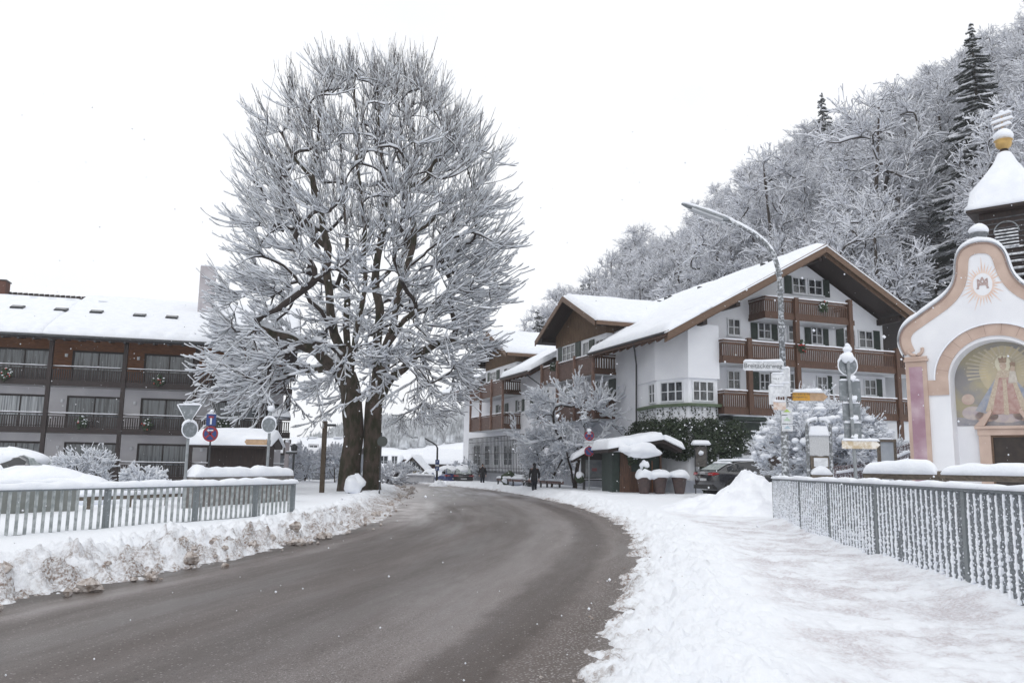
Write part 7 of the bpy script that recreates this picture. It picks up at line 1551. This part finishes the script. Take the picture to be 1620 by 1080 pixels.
for s_ in (-1, 1):
    c_ = cz(5.1); x0, x1 = sorted((s_*2.44, s_*1.86)); xa, xb = x0+.0, x1
    MB().box(x0, x1, -.07, -.002, -.3, 4.88).build('pilaster', PK1, ch); MB().box(x0+.10, x1-.12, -.078, -.0705, -.3, 4.72).build('pilaster_panel', MAUVE, ch)
    b = MB(); b.box(x0-.03, x1+.05, -.12, -.003, 4.885, 4.95); b.box(x0-.01, x1+.02, -.095, -.003, 4.955, 5.03); b.build('capital', PK1, ch)
    MB().tube([(s_*(2.02+.2*math.cos(a)*1)+c_, -.02, 5.24-.17*math.sin(a)) for a in np.linspace(0, math.pi*1.1, 10)], .05, 8).build('volute', PK1, ch)
    MB().box(*sorted((s_*1.86, s_*1.23+(aw if s_ < 0 else aw))), -.04, -.002, 3.86, 4.30).build('impost', PK1, ch)
arc = lambda r: [(aw+r*math.cos(a), AC+.05+(r-.04)*math.sin(a)) for a in np.linspace(math.pi*1.0, 0, 36)]
ar_o = strip('arch_band', arc(1.235), arc(1.56), -.0, PK1, .04); b = MB()
for a in np.linspace(.2, math.pi-.2, 10): d_ = V3(math.cos(a), 0, math.sin(a)); b.obox(V3(aw, -.0415, AC+.05)+d_*1.395, d_*.155, V3(0, .002, 0), np.cross(d_, V3(0, 1, 0))*.005)
b.build('joint_lines', PK2, ar_o); strip('arch_snow', arc(1.565), arc(1.60), -.0, SNOW, .10)
# sunburst with monogram
sx, sz = -.26, 7.0; pts = []
rgs = random.Random(2)
for k in range(64):
    a = 2*math.pi*k/64; r = (.30+.02*rgs.random()) if k % 2 else rgs.uniform(.38, .70)*(1 if k % 4 else 1.1); pts.append((sx+r*math.cos(a)*.88, -.003, sz+r*math.sin(a)*1.1))
b = MB(); b.add([(sx, -.006, sz)]+[(x, -.006, z) for x, y, z in pts], [(0, 1+(k+1) % 64, 1+k) for k in range(64)]); b.build('sunburst', mat('sun_pink', (.68, .50, .42), .9, (.78, .66, .60), 5, 5), ch)
b = MB(); b.add([(sx, -.009, sz)]+[(sx+.25*math.cos(2*math.pi*k/32), -.009, sz+.33*math.sin(2*math.pi*k/32)) for k in range(32)], [(0, 1+(k+1) % 32, 1+k) for k in range(32)]); b.build('sunburst_oval', CW, ch)
MG = mat('monogram_brown', (.34, .25, .24), .8, (.48, .38, .36), 12); text_mesh('monogram', 'M', .44, MG, ch, (sx, -.012, sz), (R(90), 0, 0), .002); text_mesh('monogram', 'A', .50, MG, ch, (sx, -.016, sz+.02), (R(90), 0, 0), .002)
# painting in the niche (generic crowned figure with a child on clouds)
py = ND-.004; pb = 2.98
mp_ = [(x, z) for x, z in niche if z > pb]; mp_ = [(-AR+aw, pb)]+mp_+[(AR+aw, pb)]
mural = MB().prism([(x, py-.003, z) for x, z in mp_], (0, .004, 0)).build('mural', mat('mural_ground', (.38, .34, .24), .9, (.28, .27, .27), 1.5, 7, fac=(.4, .6)), ch)
def flat(name, pts, m, lay): MB().prism([(x, py-.003-.003*lay, z) for x, z in pts], (0, .002, 0)).build(name, m, mural)
def ell(cx, cz_, rx, rz_, n=20): return [(cx+rx*math.cos(2*math.pi*k/n), cz_+rz_*math.sin(2*math.pi*k/n)) for k in range(n)]
FD = lambda c: tuple(x*.74+y*.26 for x, y in zip(c, (.46, .42, .37)))
MM = lambda nm, a, c, s=4: mat(nm, FD(a), .9, FD(c), s*1.6, 7, fac=(.36, .64))
gl = MM('mural_glow', (.52, .44, .26), (.42, .37, .27), 2); flat('glow', ell(.0, 4.55, .62, .72), gl, 1)
ry_ = MM('mural_ray', (.56, .50, .36), (.46, .41, .31))
for k in range(22):
    a = -.25+(math.pi+.5)*k/21; r1 = 1.05 if math.sin(a) > .3 else .95; c_, s_ = math.cos(a), math.sin(a); flat('ray', [(0+.45*c_-.012*s_, 4.5+.45*s_+.012*c_), (0+r1*c_-.03*s_, 4.5+r1*.72*s_+.03*c_), (r1*c_+.03*s_, 4.5+r1*.72*s_-.03*c_), (.45*c_+.012*s_, 4.5+.45*s_-.012*c_)], ry_, 2)
cl1, cl2 = MM('mural_cloud_pink', (.48, .33, .30), (.56, .45, .38)), MM('mural_cloud_lilac', (.40, .34, .40), (.52, .46, .44)); bl = MM('mural_blue', (.19, .25, .38), (.34, .36, .42), 4); rd = MM('mural_red', (.36, .17, .16), (.46, .30, .27), 7); cr2_ = MM('mural_cream', (.58, .50, .38), (.44, .34, .26), 14); fl = MM('mural_flesh', (.55, .42, .33), (.48, .35, .27), 8); br = MM('mural_brown', (.24, .14, .10), (.34, .24, .16), 9)
flat('sky_band', [(-AR+aw, pb), (AR+aw, pb), (AR+aw, pb+.22), (-AR+aw, pb+.25)], MM('mural_slate', (.20, .22, .28), (.30, .30, .34)), 2)
for k, (x, z, a, c_) in enumerate(((-.85, 3.35, .28, .2), (-.5, 3.25, .3, .16), (0, 3.2, .42, .15), (.5, 3.26, .34, .17), (.9, 3.38, .26, .2), (-.95, 3.75, .17, .16), (.95, 3.8, .18, .17))): flat('cloud', ell(x, z, a, c_), cl1 if k % 2 else cl2, 3)
flat('cape', [(-.20, 4.35), (-.78, 3.42), (-.45, 3.30), (-.08, 4.3)], bl, 4); flat('cape', [(.24, 4.35), (.86, 3.45), (.52, 3.30), (.10, 4.3)], bl, 4)
flat('mantle', [(-.14, 4.55), (-.52, 3.38), (.56, 3.38), (.20, 4.55)], cr2_, 5); flat('robe', [(-.12, 4.35), (-.36, 3.30), (.40, 3.30), (.17, 4.35)], rd, 6); flat('sash', [(-.035, 4.3), (-.05, 3.28), (.07, 3.28), (.06, 4.3)], cr2_, 7)
flat('halo', ell(.0, 4.75, .20, .24), MM('mural_pale', (.72, .68, .52), (.62, .58, .44)), 5); flat('head', ell(0, 4.68, .085, .115), fl, 8); flat('crown_shape', [(-.09, 4.77), (-.11, 4.93), (-.03, 4.90), (0, 4.99), (.03, 4.90), (.11, 4.93), (.09, 4.77)], br, 9); flat('shoulders', ell(0, 4.45, .17, .12), cr2_, 7)
flat('child', [(.16, 4.52), (.10, 4.18), (.34, 4.18), (.30, 4.52)], MM('mural_white', (.62, .58, .52), (.50, .45, .40), 8), 8); flat('child_head', ell(.24, 4.59, .06, .075), fl, 9); flat('child_crown', [(.18, 4.65), (.17, 4.75), (.24, 4.80), (.31, 4.75), (.30, 4.65)], br, 10)
for k in range(12): a = 2*math.pi*k/12; flat('star', ell(.26*math.cos(a), 4.78+.26*math.sin(a), .018, .018, 6), MM('mural_pale', (.72, .68, .52), (.62, .58, .44)), 10)
# door
DK = mat('door_dark', (.020, .013, .011), .5, (.035, .024, .018), 8)
b = MB(); b.box(-.72, -.42, ND-.14, ND-.002, -.3, 2.86); b.build('door_jamb', PK1, ch); b = MB(); b.box(.42, .72, ND-.14, ND-.002, -.3, 2.86); b.build('door_jamb', PK1, ch)
b = MB(); b.box(-.74, .74, ND-.17, ND-.002, 2.70, 2.87); b.box(-.80, .80, ND-.22, ND-.002, 2.875, 2.96); b.build('door_lintel', PK1, ch)
for s_ in (-1, 1): MB().prism([(s_*.80, ND-.2, 2.965), (s_*.55, ND-.2, 2.965), (s_*.34, ND-.2, 3.34), (s_*.36, ND-.2, 3.44)], (0, .18, 0)).build('broken_pediment', PK1, ch)
MB().box(-.42, .42, ND-.05, ND-.003, -.3, 2.70).build('door', DK, ch); b = MB(); b.box(-.42, -.37, ND-.09, ND-.051, -.3, 2.70); b.box(-.37, .42, ND-.09, ND-.051, 2.64, 2.70); b.build('door_frame', WOODV, ch)
# urn on the gable
b = MB(); b.lathe((cz(8.25), .2, 8.22), [(.10, 0), (.12, .1), (.20, .18), (.23, .28), (.26, .30), (.26, .34), (.1, .34)], 18); b.build('urn', mat('urn_grey', (.11, .12, .13), .6, (.2, .21, .22), 9), ch, smooth=False); b = MB(); b.lump((cz(8.25), .2, 8.66), .27, .27, .19, 3, .05, 16, 10); b.build('urn_snow', SNOW, ch, smooth=True)
# turret
tp_ = at(1598, 360, 24.6)-CO; TX, TY = float(tp_ @ cv), float(tp_ @ cu); z_eave = zat(1545, 332, 24.3); z_tip = zat(1591, 243, 24.6); hb = .70
tu = b = MB(); b.box(TX-hb, TX+hb, TY-hb, TY+hb, 5.5, z_eave+.1); tur = b.build('turret', DWOOD, ch); b = MB()
for k in range(9): z = 8.0+k*.16; b.box(TX-hb-.03, TX+hb+.03, TY-hb-.03, TY+hb+.03, z, z+.035)
b.build('shingle_edges', mat('shingle', (.05, .05, .055), .7, (.10, .10, .11), 9), tur)
def sq(r, z, n=6):
    o = []; 
    for (ax, ay, bx, by) in ((-1, -1, 1, -1), (1, -1, 1, 1), (1, 1, -1, 1), (-1, 1, -1, -1)):
        for k in range(n): t_ = k/n; o.append((TX+r*(ax*(1-t_)+bx*t_), TY+r*(ay*(1-t_)+by*t_), z))
    return o
def turret_shell(name, prof, m, par, smooth=False):
    b = MB(); vs = []; n = 24
    for r, z, rd_ in prof:
        for x, y, zz_ in sq(r, z): dx, dy = x-TX, y-TY; l = math.hypot(dx, dy)+1e-9; k_ = (1-rd_)+rd_*r*1.12/l; vs.append((TX+dx*k_, TY+dy*k_, zz_))
    b.add(vs, [(i*n+k, i*n+(k+1) % n, (i+1)*n+(k+1) % n, (i+1)*n+k) for i in range(len(prof)-1) for k in range(n)]+[tuple(range(n-1, -1, -1)), tuple((len(prof)-1)*n+k for k in range(n))]); return b.build(name, m, par, smooth)
H_ = z_tip-z_eave; er = 1.0
tr_ = turret_shell('turret_roof', [(er*.9, z_eave-.10, 0), (er, z_eave-.06, 0), (er, z_eave+.02, 0), (.85, z_eave+H_*.25, .2), (.5, z_eave+H_*.55, .4), (.2, z_eave+H_*.9, .8), (.09, z_tip+.15, 1), (.07, z_tip+.35, 1)], DWOOD, ch)
turret_shell('turret_snow', [(er+.02, z_eave+.021, 0), (er+.05, z_eave+.08, .05), (er-.03, z_eave+.20, .1), (.93, z_eave+H_*.27+.08, .25), (.60, z_eave+H_*.55+.06, .45), (.32, z_eave+H_*.82, .7), (.17, z_eave+H_*1.0, 1), (.11, z_tip+.05, 1)], SNOW, tr_, True)
zk = lambda py_: zat(1592, py_, 24.6); b = MB(); b.lathe((TX, TY, 0), [(.06, zk(240)), (.09, zk(237)), (.20, zk(233)), (.24, zk(228)), (.22, zk(225)), (.27, zk(223)), (.1, zk(221))], 20); b.build('gilded_knob', mat('gilt', (.55, .36, .12), .4, (.42, .27, .1), 8, metal=.3), tur, True); b = MB(); b.lump((TX, TY, (zk(223)+zk(207))/2), .29, .29, (zk(207)-zk(223))/2+.03, 3, .05, 18, 10); b.build('knob_snow', SNOW, tur, True)
b = MB(); b.beam((TX, TY, zk(208)), (TX, TY, zk(180)), .05, .05, up=(1, 0, 0))
for k, (py_, w_2) in enumerate(((201, .24), (193, .30), (184, .26))): b.beam((TX-w_2, TY, zk(py_)-.02), (TX+w_2, TY, zk(py_)+.06), .04, .04)
cx_ = b.build('cross', mat('cross_gilt', (.40, .30, .22), .5), tur); b = MB()
for k, (py_, w_2) in enumerate(((201, .26), (193, .32), (184, .28))): b.cap((TX-w_2, TY, zk(py_)-.02), (TX+w_2, TY, zk(py_)+.06), .12, .11, k+3, .04)
b.lump((TX, TY, zk(180)+.03), .07, .07, .07, 2); b.build('cross_snow', SNOW, cx_, True)
# louvred bell opening facing the camera side
for face in (0, 1):
    par_ = tur; lx_, zl0, zl1 = TX-.05, zat(1590, 389, 24), zat(1590, 366, 24); b = MB()
    def fp(u_, z, o_): return (TX+u_, TY-hb-o_, z) if face == 0 else (TX-hb-o_, TY+u_, z)
    b.tube([fp(.33*math.cos(a), zl1+.33*math.sin(a), .03) for a in np.linspace(0, math.pi, 14)], .02, 6); lo_ = b.build('louvre_arch', GREYM, tur); b = MB()
    for k in range(6): z = zl0+(zl1-zl0)*k/4.5; w_2 = .31 if z < zl1 else .31*math.sqrt(max(.05, 1-((z-zl1)/.33)**2)); b.beam(fp(-w_2, z, .06), fp(w_2, z, .06), .09, .035)
    b.build('louvre_slats', mat('slat_frosted', (.35, .36, .38), .7, (.75, .77, .8), 9, fac=(.4, .55)), lo_)
b = MB(); 
# slatted snow-edged cladding below the turret on the roof
for k in range(7): z = 7.0+k*.22; b.box(TX-hb-.05, TX+hb+1.2, TY-hb-.06-.04*(6-k), TY-hb-.0, z, z+.05)
b.build('snowy_battens', mat('slat_frosted', (.35, .36, .38), .7), tur)
rgf = np.random.default_rng(5); nfl = 2600; FY = 2.5+26*rgf.random(nfl)**.8; FX = (rgf.uniform(-.75, .75, nfl))*FY; FZ = rgf.uniform(.15, 9, nfl)*np.clip(FY/12, .3, 1); fr_ = rgf.uniform(.0035, .0075, nfl)
oc = np.array([[1, 0, 0], [0, 1, 0], [-1, 0, 0], [0, -1, 0], [0, 0, 1], [0, 0, -1.]]); FV = np.stack([FX, FY, FZ], -1)[:, None]+oc[None]*fr_[:, None, None]; tri = np.array([[0, 1, 4], [1, 2, 4], [2, 3, 4], [3, 0, 4], [1, 0, 5], [2, 1, 5], [3, 2, 5], [0, 3, 5]])
fo = mesh_np('falling_snow', FV.reshape(-1, 3), (np.arange(nfl)[:, None, None]*6+tri[None]).reshape(-1, 3), SNOW); tag(fo, 'small snowflakes drifting down through the air', 'snowflakes', kind='stuff')
# ------------------------------------------------------------ haze
hm = bpy.data.materials.new('haze_air'); hm.use_nodes = True; t = hm.node_tree; t.nodes.clear(); o_ = t.nodes.new('ShaderNodeOutputMaterial'); v_ = t.nodes.new('ShaderNodeVolumePrincipled'); v_.inputs['Color'].default_value = (.97, .98, 1, 1); v_.inputs['Density'].default_value = .0004; v_.inputs['Anisotropy'].default_value = .2; t.links.new(v_.outputs[0], o_.inputs['Volume'])
HZ = True
if HZ:
    o = MB().box(-520, 520, -60, 720, -3, 98).build('haze', hm); tag(o, 'thin pale snowy air softening the far hills', 'haze', kind='stuff')
